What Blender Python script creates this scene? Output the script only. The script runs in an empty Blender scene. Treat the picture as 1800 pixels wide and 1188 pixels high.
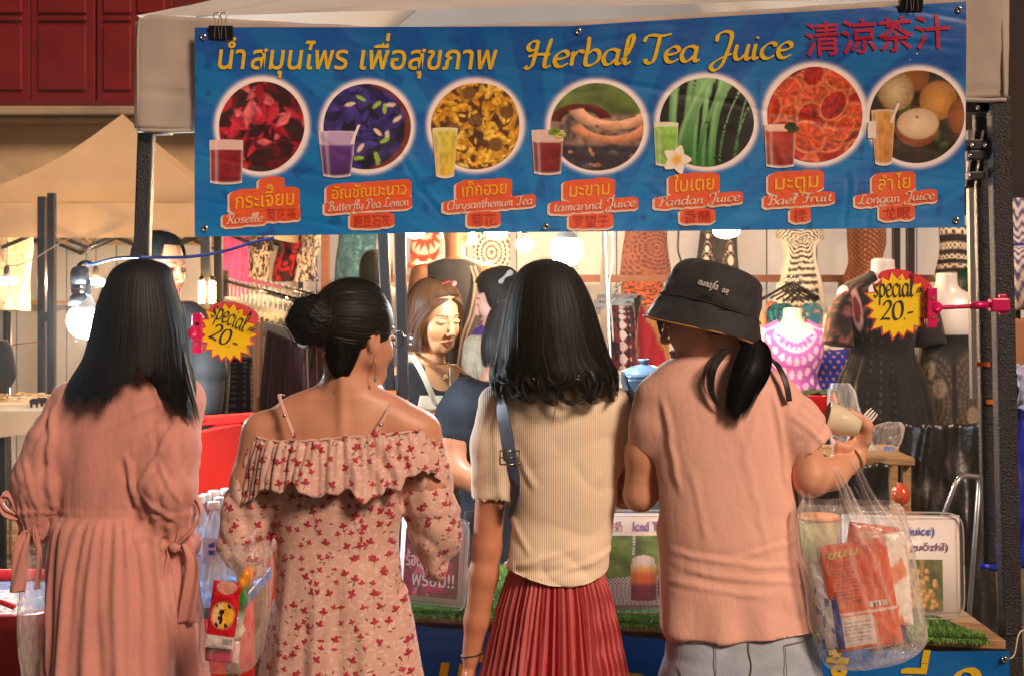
import bpy, math, random
import numpy as np
from math import pi, sin, cos, radians
rng = np.random.default_rng(7)
random.seed(7)
SC = bpy.context.scene
COL = SC.collection

# ------------------------------------------------------------------ camera, sky, sun, exposure
CAMZ, HOR, F = 1.52, 500.0, 2500.0            # eye height; the photo's horizon row and focal length (photo pixels)
cam_d = bpy.data.cameras.new('camera')
cam = bpy.data.objects.new('camera', cam_d); COL.objects.link(cam)
cam.location = (0, 0, CAMZ); cam.rotation_euler = (pi / 2, 0, 0)
cam_d.lens = 50.0; cam_d.sensor_width = 36.0; cam_d.shift_y = -(594 - HOR) / 1800.0
cam_d.clip_start = 0.05; cam_d.clip_end = 400
cam_d.dof.use_dof = True; cam_d.dof.focus_distance = 3.5; cam_d.dof.aperture_fstop = 9.0
SC.camera = cam
world = bpy.data.worlds.new('World'); SC.world = world; world.use_nodes = True
_wn = world.node_tree; _wn.nodes.clear()
_sky = _wn.nodes.new('ShaderNodeTexSky'); _sky.sky_type = 'NISHITA'; _sky.sun_disc = False
_sky.sun_elevation = radians(36); _sky.sun_rotation = radians(144)
_mul = _wn.nodes.new('ShaderNodeMix'); _mul.data_type = 'RGBA'; _mul.blend_type = 'MULTIPLY'
_mul.inputs[0].default_value = 1.0; _mul.inputs[7].default_value = (1.0, 0.62, 0.42, 1)   # town glow: sodium orange night sky
_bg = _wn.nodes.new('ShaderNodeBackground'); _bg.inputs['Strength'].default_value = 0.030
_out = _wn.nodes.new('ShaderNodeOutputWorld')
_wn.links.new(_sky.outputs[0], _mul.inputs[6]); _wn.links.new(_mul.outputs[2], _bg.inputs[0]); _wn.links.new(_bg.outputs[0], _out.inputs[0])
sun_d = bpy.data.lights.new('street_light_sun', 'SUN'); sun_d.energy = 3.5; sun_d.angle = radians(14); sun_d.color = (1.0, 0.70, 0.51)
sun = bpy.data.objects.new('street_light_sun', sun_d); COL.objects.link(sun)
sun.rotation_euler = (radians(90 - 36), 0, radians(36)); sun.location = (2, -3, 6)
vs = SC.view_settings
vs.view_transform = 'Standard'; vs.look = 'None'; vs.exposure = 0.0; vs.gamma = 1.0; vs.use_curve_mapping = False
try:
 SC.cycles.max_bounces = 8; SC.cycles.transparent_max_bounces = 24; SC.cycles.caustics_reflective = False; SC.cycles.caustics_refractive = False
 SC.cycles.sample_clamp_indirect = 4.0
except Exception: pass

# ------------------------------------------------------------------ helpers
def W(px, py, Y):
 return np.array([(px - 900.0) * Y / F, Y, CAMZ + (HOR - py) * Y / F])
def wx(px, Y): return (px - 900.0) * Y / F
def wz(py, Y): return CAMZ + (HOR - py) * Y / F
def S(n, Y): return n * Y / F

def lerp(a, b, t): return a + (b - a) * t
def sstep(a, b, x):
 t = np.clip((x - a) / (b - a), 0, 1); return t * t * (3 - 2 * t)
def _hash(ix, iy, iz, s):
 h = (ix.astype(np.int64) * 374761393 + iy.astype(np.int64) * 668265263 + iz.astype(np.int64) * 2147483647 + s * 1274126177) & 0xFFFFFFFF
 h = ((h ^ (h >> 13)) * 1274126177) & 0xFFFFFFFF
 h = h ^ (h >> 16)
 return (h & 0xFFFFFF) / float(0xFFFFFF)
def noise(x, y=0.0, z=0.0, s=0):
 x, y, z = np.broadcast_arrays(np.asarray(x, float), y, z)
 ix, iy, iz = np.floor(x), np.floor(y), np.floor(z)
 fx, fy, fz = x - ix, y - iy, z - iz
 u, v, w = fx * fx * (3 - 2 * fx), fy * fy * (3 - 2 * fy), fz * fz * (3 - 2 * fz)
 r = 0
 for dx in (0, 1):
  for dy in (0, 1):
   for dz in (0, 1):
    r = r + _hash(ix + dx, iy + dy, iz + dz, s) * (u if dx else 1 - u) * (v if dy else 1 - v) * (w if dz else 1 - w)
 return r * 2 - 1
def fbm(x, y=0.0, z=0.0, s=0, o=3):
 r = 0; a = 1.0
 for k in range(o):
  r = r + a * noise(np.asarray(x) * 2 ** k, np.asarray(y) * 2 ** k, np.asarray(z) * 2 ** k, s + k); a *= .5
 return r / 1.75
def ridge(x, y=0.0, z=0.0, s=0):
 return 1 - np.abs(noise(x, y, z, s)) * 2
def spline(P, n):
 """Catmull-Rom through rows of P, n samples."""
 P = np.asarray(P, float)
 if P.ndim == 1: P = P[:, None]
 m = len(P) - 1
 if m == 1:
  t = np.linspace(0, 1, n)[:, None]; return P[0] * (1 - t) + P[1] * t
 Q = np.vstack([2 * P[0] - P[1], P, 2 * P[-1] - P[-2]])
 u = np.linspace(0, m, n); i = np.minimum(u.astype(int), m - 1); t = (u - i)[:, None]
 a, b, c, d = Q[i], Q[i + 1], Q[i + 2], Q[i + 3]
 return .5 * ((2 * b) + (c - a) * t + (2 * a - 5 * b + 4 * c - d) * t ** 2 + (3 * b - a - 3 * c + d) * t ** 3)

# ---- mesh building
def mesh(name, V, Fc, mat=None, parent=None, smooth=True, col=None, uv=None):
 V = np.asarray(V, float)
 me = bpy.data.meshes.new(name)
 if isinstance(Fc, np.ndarray):
  nf, k = Fc.shape
  me.vertices.add(len(V)); me.vertices.foreach_set('co', V.astype(np.float32).ravel())
  me.loops.add(nf * k); me.loops.foreach_set('vertex_index', Fc.astype(np.int32).ravel())
  me.polygons.add(nf); me.polygons.foreach_set('loop_start', np.arange(0, nf * k, k, dtype=np.int32))
  me.update(calc_edges=True)
 else:
  me.from_pydata([tuple(v) for v in V], [], [tuple(int(i) for i in f) for f in Fc]); me.update()
 if smooth:
  me.polygons.foreach_set('use_smooth', np.ones(len(me.polygons), dtype=bool))
 if col is not None:
  c = np.ones((len(V), 4), np.float32); c[:, :3] = np.asarray(col)
  me.color_attributes.new('Col', 'FLOAT_COLOR', 'POINT').data.foreach_set('color', c.ravel())
 if uv is not None:
  u3 = np.zeros((len(V), 3), np.float32); u3[:, :uv.shape[1]] = uv
  me.attributes.new('fab', 'FLOAT_VECTOR', 'POINT').data.foreach_set('vector', u3.ravel())
 if mat: me.materials.append(mat)
 o = bpy.data.objects.new(name, me); COL.objects.link(o)
 if parent is not None:
  o.parent = parent; o.matrix_parent_inverse = parent.matrix_world.inverted() if False else o.matrix_parent_inverse
  o.location = -pos_of(parent)
 return o
from mathutils import Vector, Matrix
_pos = {}
def pos_of(o): return Vector(_pos.get(o.name, (0, 0, 0)))
def tag(o, label=None, cat=None, group=None, kind=None):
 if label: o['label'] = label
 if cat: o['category'] = cat
 if group: o['group'] = group
 if kind: o['kind'] = kind
 return o
def thing(name, label, cat, loc, group=None):
 o = bpy.data.objects.new(name, None); COL.objects.link(o)
 o.location = tuple(float(v) for v in loc); o.empty_display_size = .05
 _pos[o.name] = tuple(o.location)
 return tag(o, label, cat, group)
def dup(root, delta, label=None, rotz=0):
 """copy of a thing and its parts and sub-parts"""
 r = root.copy(); COL.objects.link(r); r.location = root.location + Vector(delta); r.rotation_euler = (0, 0, root.rotation_euler[2] + rotz)
 _pos[r.name] = tuple(r.location)
 if label: r['label'] = label
 for ch in list(root.children):
  c = ch.copy(); COL.objects.link(c); c.parent = r
  for g in list(ch.children):
   d = g.copy(); COL.objects.link(d); d.parent = c
 return r
def sub(o, part):
 """hang o (built in world coordinates) below a part that sits under a thing"""
 o.parent = part; o.location = (0, 0, 0); return o
def grid_faces(nr, nc, closed=True, off=0):
 i = np.arange(nr - 1)[:, None]; j = np.arange(nc if closed else nc - 1)[None, :]
 j2 = (j + 1) % nc
 f = np.stack([i * nc + j, i * nc + j2, (i + 1) * nc + j2, (i + 1) * nc + j], -1).reshape(-1, 4)
 return f + off
def loft(name, P, mat=None, parent=None, closed=True, cap=(True, True), col=None, uv=None, smooth=True, flip=False):
 P = np.asarray(P, float); nr, nc = P.shape[:2]
 V = P.reshape(-1, 3); Fc = grid_faces(nr, nc, closed)
 if col is not None: col = np.asarray(col, float).reshape(-1, 3)
 if uv is not None: uv = np.asarray(uv, float).reshape(nr * nc, -1)
 if closed:
  for k, row in ((0, 0), (1, nr - 1)):
   if cap[k]:
    c = P[row].mean(0); V = np.vstack([V, c]); ci = len(V) - 1
    j = np.arange(nc); a, b = row * nc + j, row * nc + (j + 1) % nc
    t = np.stack([b, a, np.full(nc, ci), np.full(nc, ci)], -1) if k == 0 else np.stack([a, b, np.full(nc, ci), np.full(nc, ci)], -1)
    Fc = np.vstack([Fc, t])
    if col is not None: col = np.vstack([col, col[row * nc:(row + 1) * nc].mean(0)])
    if uv is not None: uv = np.vstack([uv, uv[row * nc]])
 if flip: Fc = Fc[:, ::-1]
 fl = [tuple(dict.fromkeys(f)) for f in Fc.tolist()] if closed and any(cap) else Fc
 return mesh(name, V, fl, mat, parent, smooth, col, uv)
def frames(C):
 """tangent frames along a polyline"""
 C = np.asarray(C, float); T = np.gradient(C, axis=0); T /= np.linalg.norm(T, axis=1)[:, None] + 1e-12
 up = np.array([0, 0, 1.]) if abs(T[0][2]) < .9 else np.array([0, 1., 0])
 A = np.zeros_like(C); a = np.cross(up, T[0]); a /= np.linalg.norm(a)
 for i in range(len(C)):
  a = a - T[i] * a.dot(T[i]); a /= np.linalg.norm(a) + 1e-12; A[i] = a
 return T, A, np.cross(T, A)
def tube_pts(C, r, n=8, flat=1.0, ang=0):
 C = np.asarray(C, float); T, A, B = frames(C); r = np.broadcast_to(np.asarray(r, float), (len(C),))
 th = np.arange(n) * 2 * pi / n + ang
 return C[:, None] + r[:, None, None] * (np.cos(th)[None, :, None] * A[:, None] + flat * np.sin(th)[None, :, None] * B[:, None])
def tube(name, C, r, mat, parent=None, n=8, flat=1.0, res=0, cap=(True, True)):
 C = np.asarray(C, float)
 if res: C = spline(C, res)
 return loft(name, tube_pts(C, r, n, flat), mat, parent, cap=cap)
def boxV(c, s, R=None):
 c = np.asarray(c, float); s = np.asarray(s, float) / 2
 V = np.array([[x, y, z] for x in (-1, 1) for y in (-1, 1) for z in (-1, 1)]) * s
 if R is not None: V = V @ np.asarray(R).T
 return V + c
BF = [(0, 1, 3, 2), (4, 6, 7, 5), (0, 4, 5, 1), (2, 3, 7, 6), (0, 2, 6, 4), (1, 5, 7, 3)]
def bevel(o, w, seg=2):
 m = o.modifiers.new('bevel', 'BEVEL'); m.width = w; m.segments = seg; m.limit_method = 'ANGLE'; return o
def box(name, c, s, mat, parent=None, R=None, bw=0.0):
 o = mesh(name, boxV(c, s, R), BF, mat, parent, smooth=False)
 if bw: bevel(o, bw)
 return o
def rot(ax, a):
 return np.array(Matrix.Rotation(a, 3, ax))
def bar(name, a, b, w, h, mat, parent=None, bw=0.0):
 """rectangular bar from a to b"""
 a, b = np.asarray(a, float), np.asarray(b, float)
 P = tube_pts(np.array([a, b]), 1.0, 4, 1.0, pi / 4)
 T, A, B = frames(np.array([a, b]))
 pts = []
 for c in (a, b):
  pts.append([c + A[0] * sx * w / 2 + B[0] * sy * h / 2 for sx, sy in ((1, 1), (-1, 1), (-1, -1), (1, -1))])
 o = loft(name, np.array(pts), mat, parent, smooth=False)
 if bw: bevel(o, bw)
 return o
def lathe(name, prof, c, mat, parent=None, n=24, R=None, cap=(True, True), col=None):
 """prof rows (radius, height)"""
 prof = np.asarray(prof, float); th = np.arange(n) * 2 * pi / n
 P = np.stack([prof[:, 0:1] * np.cos(th), prof[:, 0:1] * np.sin(th), np.repeat(prof[:, 1:2], n, 1)], -1)
 if R is not None: P = P @ np.asarray(R).T
 return loft(name, P + np.asarray(c, float), mat, parent, cap=cap, col=col)
def join_arrays(L):
 V = []; Fs = []; n = 0
 for v, f in L:
  V.append(v); Fs.extend([tuple(i + n for i in ff) for ff in f]); n += len(v)
 return np.vstack(V), Fs

# ---- materials
class NB:
 def __init__(s, m):
  s.m = m; s.t = m.node_tree; s.t.nodes.clear()
  s.out = s.n('ShaderNodeOutputMaterial'); s.b = s.n('ShaderNodeBsdfPrincipled'); s.l(s.b.outputs[0], s.out.inputs[0])
 def n(s, ty, **kw):
  x = s.t.nodes.new(ty)
  for k, v in kw.items(): setattr(x, k, v)
  return x
 def l(s, a, b): s.t.links.new(a, b)
 def val(s, sock, v):
  if hasattr(v, 'is_output') or isinstance(v, bpy.types.NodeSocket): s.l(v, sock)
  else: sock.default_value = v
 def math(s, op, a, b=0.0, c=0.0):
  x = s.n('ShaderNodeMath', operation=op)
  s.val(x.inputs[0], a); s.val(x.inputs[1], b); s.val(x.inputs[2], c); return x.outputs[0]
 def mix(s, f, a, b, mode='MIX'):
  x = s.n('ShaderNodeMix', data_type='RGBA', blend_type=mode)
  s.val(x.inputs[0], f); s.val(x.inputs[6], a if not isinstance(a, tuple) else (*a[:3], 1)); s.val(x.inputs[7], b if not isinstance(b, tuple) else (*b[:3], 1)); return x.outputs[2]
 def ramp(s, f, lo, hi):
  x = s.n('ShaderNodeMapRange', clamp=True); s.val(x.inputs[0], f); x.inputs[1].default_value = lo; x.inputs[2].default_value = hi; return x.outputs[0]
 def noise(s, vec, scale, detail=3, rough=.5):
  x = s.n('ShaderNodeTexNoise'); s.l(vec, x.inputs['Vector']); x.inputs['Scale'].default_value = scale; x.inputs['Detail'].default_value = detail; x.inputs['Roughness'].default_value = rough; return x.outputs[0]
 def coord(s): return s.n('ShaderNodeTexCoord').outputs['Object']
 def attr(s, name, out='Vector'):
  return s.n('ShaderNodeAttribute', attribute_name=name).outputs[out]
 def scale(s, vec, sc):
  x = s.n('ShaderNodeMapping'); s.l(vec, x.inputs[0]); x.inputs['Scale'].default_value = sc; return x.outputs[0]
 def bump(s, h, strength=.3, dist=.002, normal=None):
  x = s.n('ShaderNodeBump'); x.inputs['Strength'].default_value = strength; x.inputs['Distance'].default_value = dist; s.l(h, x.inputs['Height'])
  if normal is not None: s.l(normal, x.inputs['Normal'])
  return x.outputs[0]
def newmat(name):
 m = bpy.data.materials.new(name); m.use_nodes = True; return NB(m)
_mc = {}
def pm(name, col=(.5, .5, .5), rough=.6, metal=0.0, var=.12, vs_=6.0, bump=0.0, bs=60.0, attr=False, sheen=0.0, sss=0.0, trans=0.0, alpha=1.0, crz=0.0, coat=0.0, bd=.002, spec=None, emit=None, es=0.0, fine=0.0, stretch=None, weave=0.0):
 """everyday procedural material: colour with mottling, uneven gloss and fine relief"""
 if name in _mc: return _mc[name]
 k = newmat(name); co = k.coord()
 if stretch: co = k.scale(co, stretch)
 base = k.attr('Col', 'Color') if attr else tuple(col)
 nz = k.noise(co, vs_, 4, .6)
 f = k.ramp(nz, .3, .7)
 dark = k.mix(1.0, base, (1 - var, 1 - var, 1 - var), 'MULTIPLY'); light = k.mix(1.0, base, (1 + var * .6, 1 + var * .6, 1 + var * .6), 'MULTIPLY')
 c = k.mix(f, dark, light)
 if fine:
  fn = k.noise(co, bs * 3, 2, .6); c = k.mix(k.math('MULTIPLY', k.ramp(fn, .35, .75), fine), c, k.mix(1.0, c, (.55, .55, .55), 'MULTIPLY'))
 k.l(c, k.b.inputs['Base Color'])
 r = k.math('MULTIPLY_ADD', nz, .18, rough - .09); k.l(r, k.b.inputs['Roughness'])
 k.b.inputs['Metallic'].default_value = metal
 if spec is not None: k.b.inputs['Specular IOR Level'].default_value = spec
 if sheen: k.b.inputs['Sheen Weight'].default_value = sheen; k.b.inputs['Sheen Roughness'].default_value = .5
 if sss:
  k.b.inputs['Subsurface Weight'].default_value = sss; k.b.inputs['Subsurface Radius'].default_value = (1, .35, .18); k.b.inputs['Subsurface Scale'].default_value = .012
 if trans: k.b.inputs['Transmission Weight'].default_value = trans
 if alpha < 1: k.b.inputs['Alpha'].default_value = alpha
 if coat: k.b.inputs['Coat Weight'].default_value = coat; k.b.inputs['Coat Roughness'].default_value = .08
 if emit: k.b.inputs['Emission Color'].default_value = (*emit, 1); k.b.inputs['Emission Strength'].default_value = es
 nrm = None
 if bump: nrm = k.bump(k.noise(co, bs, 3, .6), bump, bd)
 if weave:
  w = k.n('ShaderNodeTexWave', wave_type='BANDS', bands_direction='DIAGONAL'); k.l(co, w.inputs[0]); w.inputs['Scale'].default_value = weave; w.inputs['Distortion'].default_value = 1.5
  nrm = k.bump(w.outputs[0], .15, .001, nrm)
 if crz:
  for (sc, rt, st) in ((14, (.3, .2, .6), 1.0), (31, (1.1, .4, 2.1), .7), (9, (.2, 1.4, .1), .8)):
   mm = k.n('ShaderNodeMapping'); k.l(co, mm.inputs[0]); mm.inputs['Rotation'].default_value = rt; mm.inputs['Scale'].default_value = (1, 1, .4); q = k.math('ABSOLUTE', k.math('SUBTRACT', k.noise(mm.outputs[0], sc, 2, .5), .5)); nrm = k.bump(k.math('POWER', k.ramp(q, .0, .14), .6), crz * st, .006, nrm)
 if nrm is not None: k.l(nrm, k.b.inputs['Normal'])
 _mc[name] = k.m
 return k.m

# ---- implicit surfaces on a rectilinear grid (surface nets)
class Field:
 def __init__(s, lo, hi, h=.007, fine=()):
  """fine: list of (lo, hi, h) boxes in which the axes are sampled more densely"""
  ax = []
  for a in range(3):
   pts = [lo[a]]
   while pts[-1] < hi[a]:
    x = pts[-1]; st = h
    for f in fine:
     if f[0][a] - h < x < f[1][a]: st = min(st, f[2])
    pts.append(x + st)
   ax.append(np.array(pts))
  s.ax = ax; s.D = np.full([len(a) for a in ax], 9.0, np.float32)
 def _sub(s, lo, hi, m):
  sl = []
  for a in range(3):
   i0 = max(0, np.searchsorted(s.ax[a], lo[a] - m) - 1); i1 = min(len(s.ax[a]), np.searchsorted(s.ax[a], hi[a] + m) + 1)
   sl.append(slice(i0, max(i1, i0 + 1)))
  g = np.meshgrid(*[s.ax[a][sl[a]].astype(np.float32) for a in range(3)], indexing='ij', sparse=True)
  return tuple(sl), g
 def _put(s, sl, d, k, op='u'):
  A = s.D[sl]
  if op == 'u':
   if k > 0:
    h = np.clip(.5 + .5 * (A - d) / k, 0, 1); s.D[sl] = A * (1 - h) + d * h - k * h * (1 - h)
   else: s.D[sl] = np.minimum(A, d)
  else:   # smooth subtraction
   h = np.clip(.5 - .5 * (A + d) / k, 0, 1); s.D[sl] = A * (1 - h) + (-d) * h + k * h * (1 - h)
 def cap(s, a, b, ra, rb=None, k=.01, flat=None, op='u'):
  """rounded cone; flat=(axis vector, factor) squeezes it along an axis"""
  a, b = np.asarray(a, float), np.asarray(b, float); rb = ra if rb is None else rb
  R = max(ra, rb); sl, (X, Y, Z) = s._sub(np.minimum(a, b) - R, np.maximum(a, b) + R, k + .03)
  ab = b - a; L = ab.dot(ab) + 1e-12
  t = np.clip(((X - a[0]) * ab[0] + (Y - a[1]) * ab[1] + (Z - a[2]) * ab[2]) / L, 0, 1)
  dx, dy, dz = X - a[0] - t * ab[0], Y - a[1] - t * ab[1], Z - a[2] - t * ab[2]
  if flat is not None:
   ax, f = np.asarray(flat[0], float), flat[1]; ax = ax / np.linalg.norm(ax)
   c = dx * ax[0] + dy * ax[1] + dz * ax[2]; g = 1 / f - 1
   dx, dy, dz = dx + c * ax[0] * g, dy + c * ax[1] * g, dz + c * ax[2] * g
  d = np.sqrt(dx * dx + dy * dy + dz * dz) - (ra + (rb - ra) * t)
  if flat is not None: d = d * (1 if flat[1] > 1 else (.5 + .5 * flat[1]))
  s._put(sl, d, k, op)
 def chain(s, P, R, k=.012, flat=None):
  for i in range(len(P) - 1): s.cap(P[i], P[i + 1], R[i], R[i + 1], k, flat)
 def ell(s, c, r, M=None, k=.01, op='u'):
  c = np.asarray(c, float); r = np.asarray(r, float); Rm = r.max()
  sl, (X, Y, Z) = s._sub(c - Rm, c + Rm, k + .03)
  x, y, z = X - c[0], Y - c[1], Z - c[2]
  if M is not None: x, y, z = (M[0][0] * x + M[1][0] * y + M[2][0] * z, M[0][1] * x + M[1][1] * y + M[2][1] * z, M[0][2] * x + M[1][2] * y + M[2][2] * z)
  q = np.sqrt((x / r[0]) ** 2 + (y / r[1]) ** 2 + (z / r[2]) ** 2)
  g = np.sqrt((x / r[0] ** 2) ** 2 + (y / r[1] ** 2) ** 2 + (z / r[2] ** 2) ** 2) + 1e-9
  s._put(sl, np.clip(q * (q - 1) / g, -.2, 9), k, op)
 def stack(s, rows, k=.012, p=2.2, n=60):
  """vertical body: rows (z, cx, cy, rx, ry), any order"""
  rows = np.array(sorted(rows), float); sp = spline(rows, 200)
  zs = sp[:, 0]; o = np.argsort(zs); sp = sp[o]; zs = zs[o]
  lo = np.array([(sp[:, 1] - sp[:, 3]).min(), (sp[:, 2] - sp[:, 4]).min(), zs[0]]); hi = np.array([(sp[:, 1] + sp[:, 3]).max(), (sp[:, 2] + sp[:, 4]).max(), zs[-1]])
  sl, (X, Y, Z) = s._sub(lo, hi, k + .03)
  z = Z.ravel(); f = lambda j: np.interp(z, zs, sp[:, j]).astype(np.float32)[None, None, :]
  cx, cy, rx, ry = f(1), f(2), np.maximum(f(3), .004), np.maximum(f(4), .004)
  q = (np.abs((X - cx) / rx) ** p + np.abs((Y - cy) / ry) ** p) ** (1 / p)
  d = (q - 1) * np.minimum(rx, ry) * .9
  dz = np.maximum(zs[0] - Z, Z - zs[-1])
  d = np.where(dz > 0, np.sqrt(np.maximum(d, 0) ** 2 + dz ** 2), np.maximum(d, dz))
  s._put(sl, d, k)
 def mesh(s):
  D = s.D; nx, ny, nz = D.shape
  ins = D < 0
  c = np.zeros((nx - 1, ny - 1, nz - 1), np.int8)
  for a in (0, 1):
   for b in (0, 1):
    for e in (0, 1): c += ins[a:nx - 1 + a, b:ny - 1 + b, e:nz - 1 + e]
  act = (c > 0) & (c < 8); I = np.argwhere(act)
  idx = np.full(act.shape, -1, np.int64); idx[act] = np.arange(len(I))
  acc = np.zeros((len(I), 3)); cnt = np.zeros(len(I))
  A = [a for a in s.ax]
  cor = {}
  for a in (0, 1):
   for b in (0, 1):
    for e in (0, 1): cor[a, b, e] = D[I[:, 0] + a, I[:, 1] + b, I[:, 2] + e]
  P = lambda o: np.stack([A[q][I[:, q] + o[q]] for q in range(3)], -1)
  for axis in range(3):
   for u in (0, 1):
    for v in (0, 1):
     o0 = [0, 0, 0]; oth = [q for q in range(3) if q != axis]; o0[oth[0]] = u; o0[oth[1]] = v
     o1 = list(o0); o1[axis] = 1
     d0, d1 = cor[tuple(o0)], cor[tuple(o1)]
     m = (d0 < 0) != (d1 < 0); t = np.where(m, d0 / (d0 - d1 + 1e-20), 0)[:, None]
     p = P(o0) * (1 - t) + P(o1) * t
     acc[m] += p[m]; cnt[m] += 1
  V = acc / cnt[:, None]
  Q = []
  for axis in range(3):
   oth = [q for q in range(3) if q != axis]
   sh0 = [slice(None)] * 3; sh1 = [slice(None)] * 3
   sh0[axis] = slice(0, -1); sh1[axis] = slice(1, None)
   a, b = ins[tuple(sh0)], ins[tuple(sh1)]
   E = np.argwhere(a != b)
   E = E[(E[:, oth[0]] > 0) & (E[:, oth[1]] > 0) & (E[:, oth[0]] < D.shape[oth[0]] - 1) & (E[:, oth[1]] < D.shape[oth[1]] - 1)]
   fl = a[tuple(E.T)]
   q4 = []
   for (u, v) in ((0, 0), (1, 0), (1, 1), (0, 1)):
    c4 = E.copy(); c4[:, oth[0]] -= u; c4[:, oth[1]] -= v; q4.append(idx[tuple(c4.T)])
   q4 = np.stack(q4, -1)
   if axis == 1: fl = ~fl
   q4[~fl] = q4[~fl][:, ::-1]; Q.append(q4)
  Q = np.vstack(Q)
  return V, Q[:, ::-1]
def normals(V, Q):
 a, b, c = V[Q[:, 0]], V[Q[:, 1]], V[Q[:, 2]]; n = np.cross(b - a, c - a)
 N = np.zeros_like(V)
 for k in range(Q.shape[1]): np.add.at(N, Q[:, k], n)
 N /= np.linalg.norm(N, axis=1)[:, None] + 1e-12
 return N
def relax(V, Q, it=2, f=.5):
 for _ in range(it):
  A = np.zeros_like(V); c = np.zeros(len(V))
  for k in range(4):
   i, j = Q[:, k], Q[:, (k + 1) % 4]; np.add.at(A, i, V[j]); np.add.at(c, i, 1); np.add.at(A, j, V[i]); np.add.at(c, j, 1)
  V = V * (1 - f) + f * A / np.maximum(c, 1)[:, None]
 return V

# ---- painting helpers (colours of print and dye, evaluated per vertex)
def rgb(r, g, b):
 f = lambda v: (v / 255 / 12.92) if v / 255 <= .04045 else ((v / 255 + .055) / 1.055) ** 2.4
 return np.array([f(r), f(g), f(b)])
def mixc(a, b, t):
 t = np.clip(np.asarray(t, float), 0, 1)[..., None]; return a * (1 - t) + b * t
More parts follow.
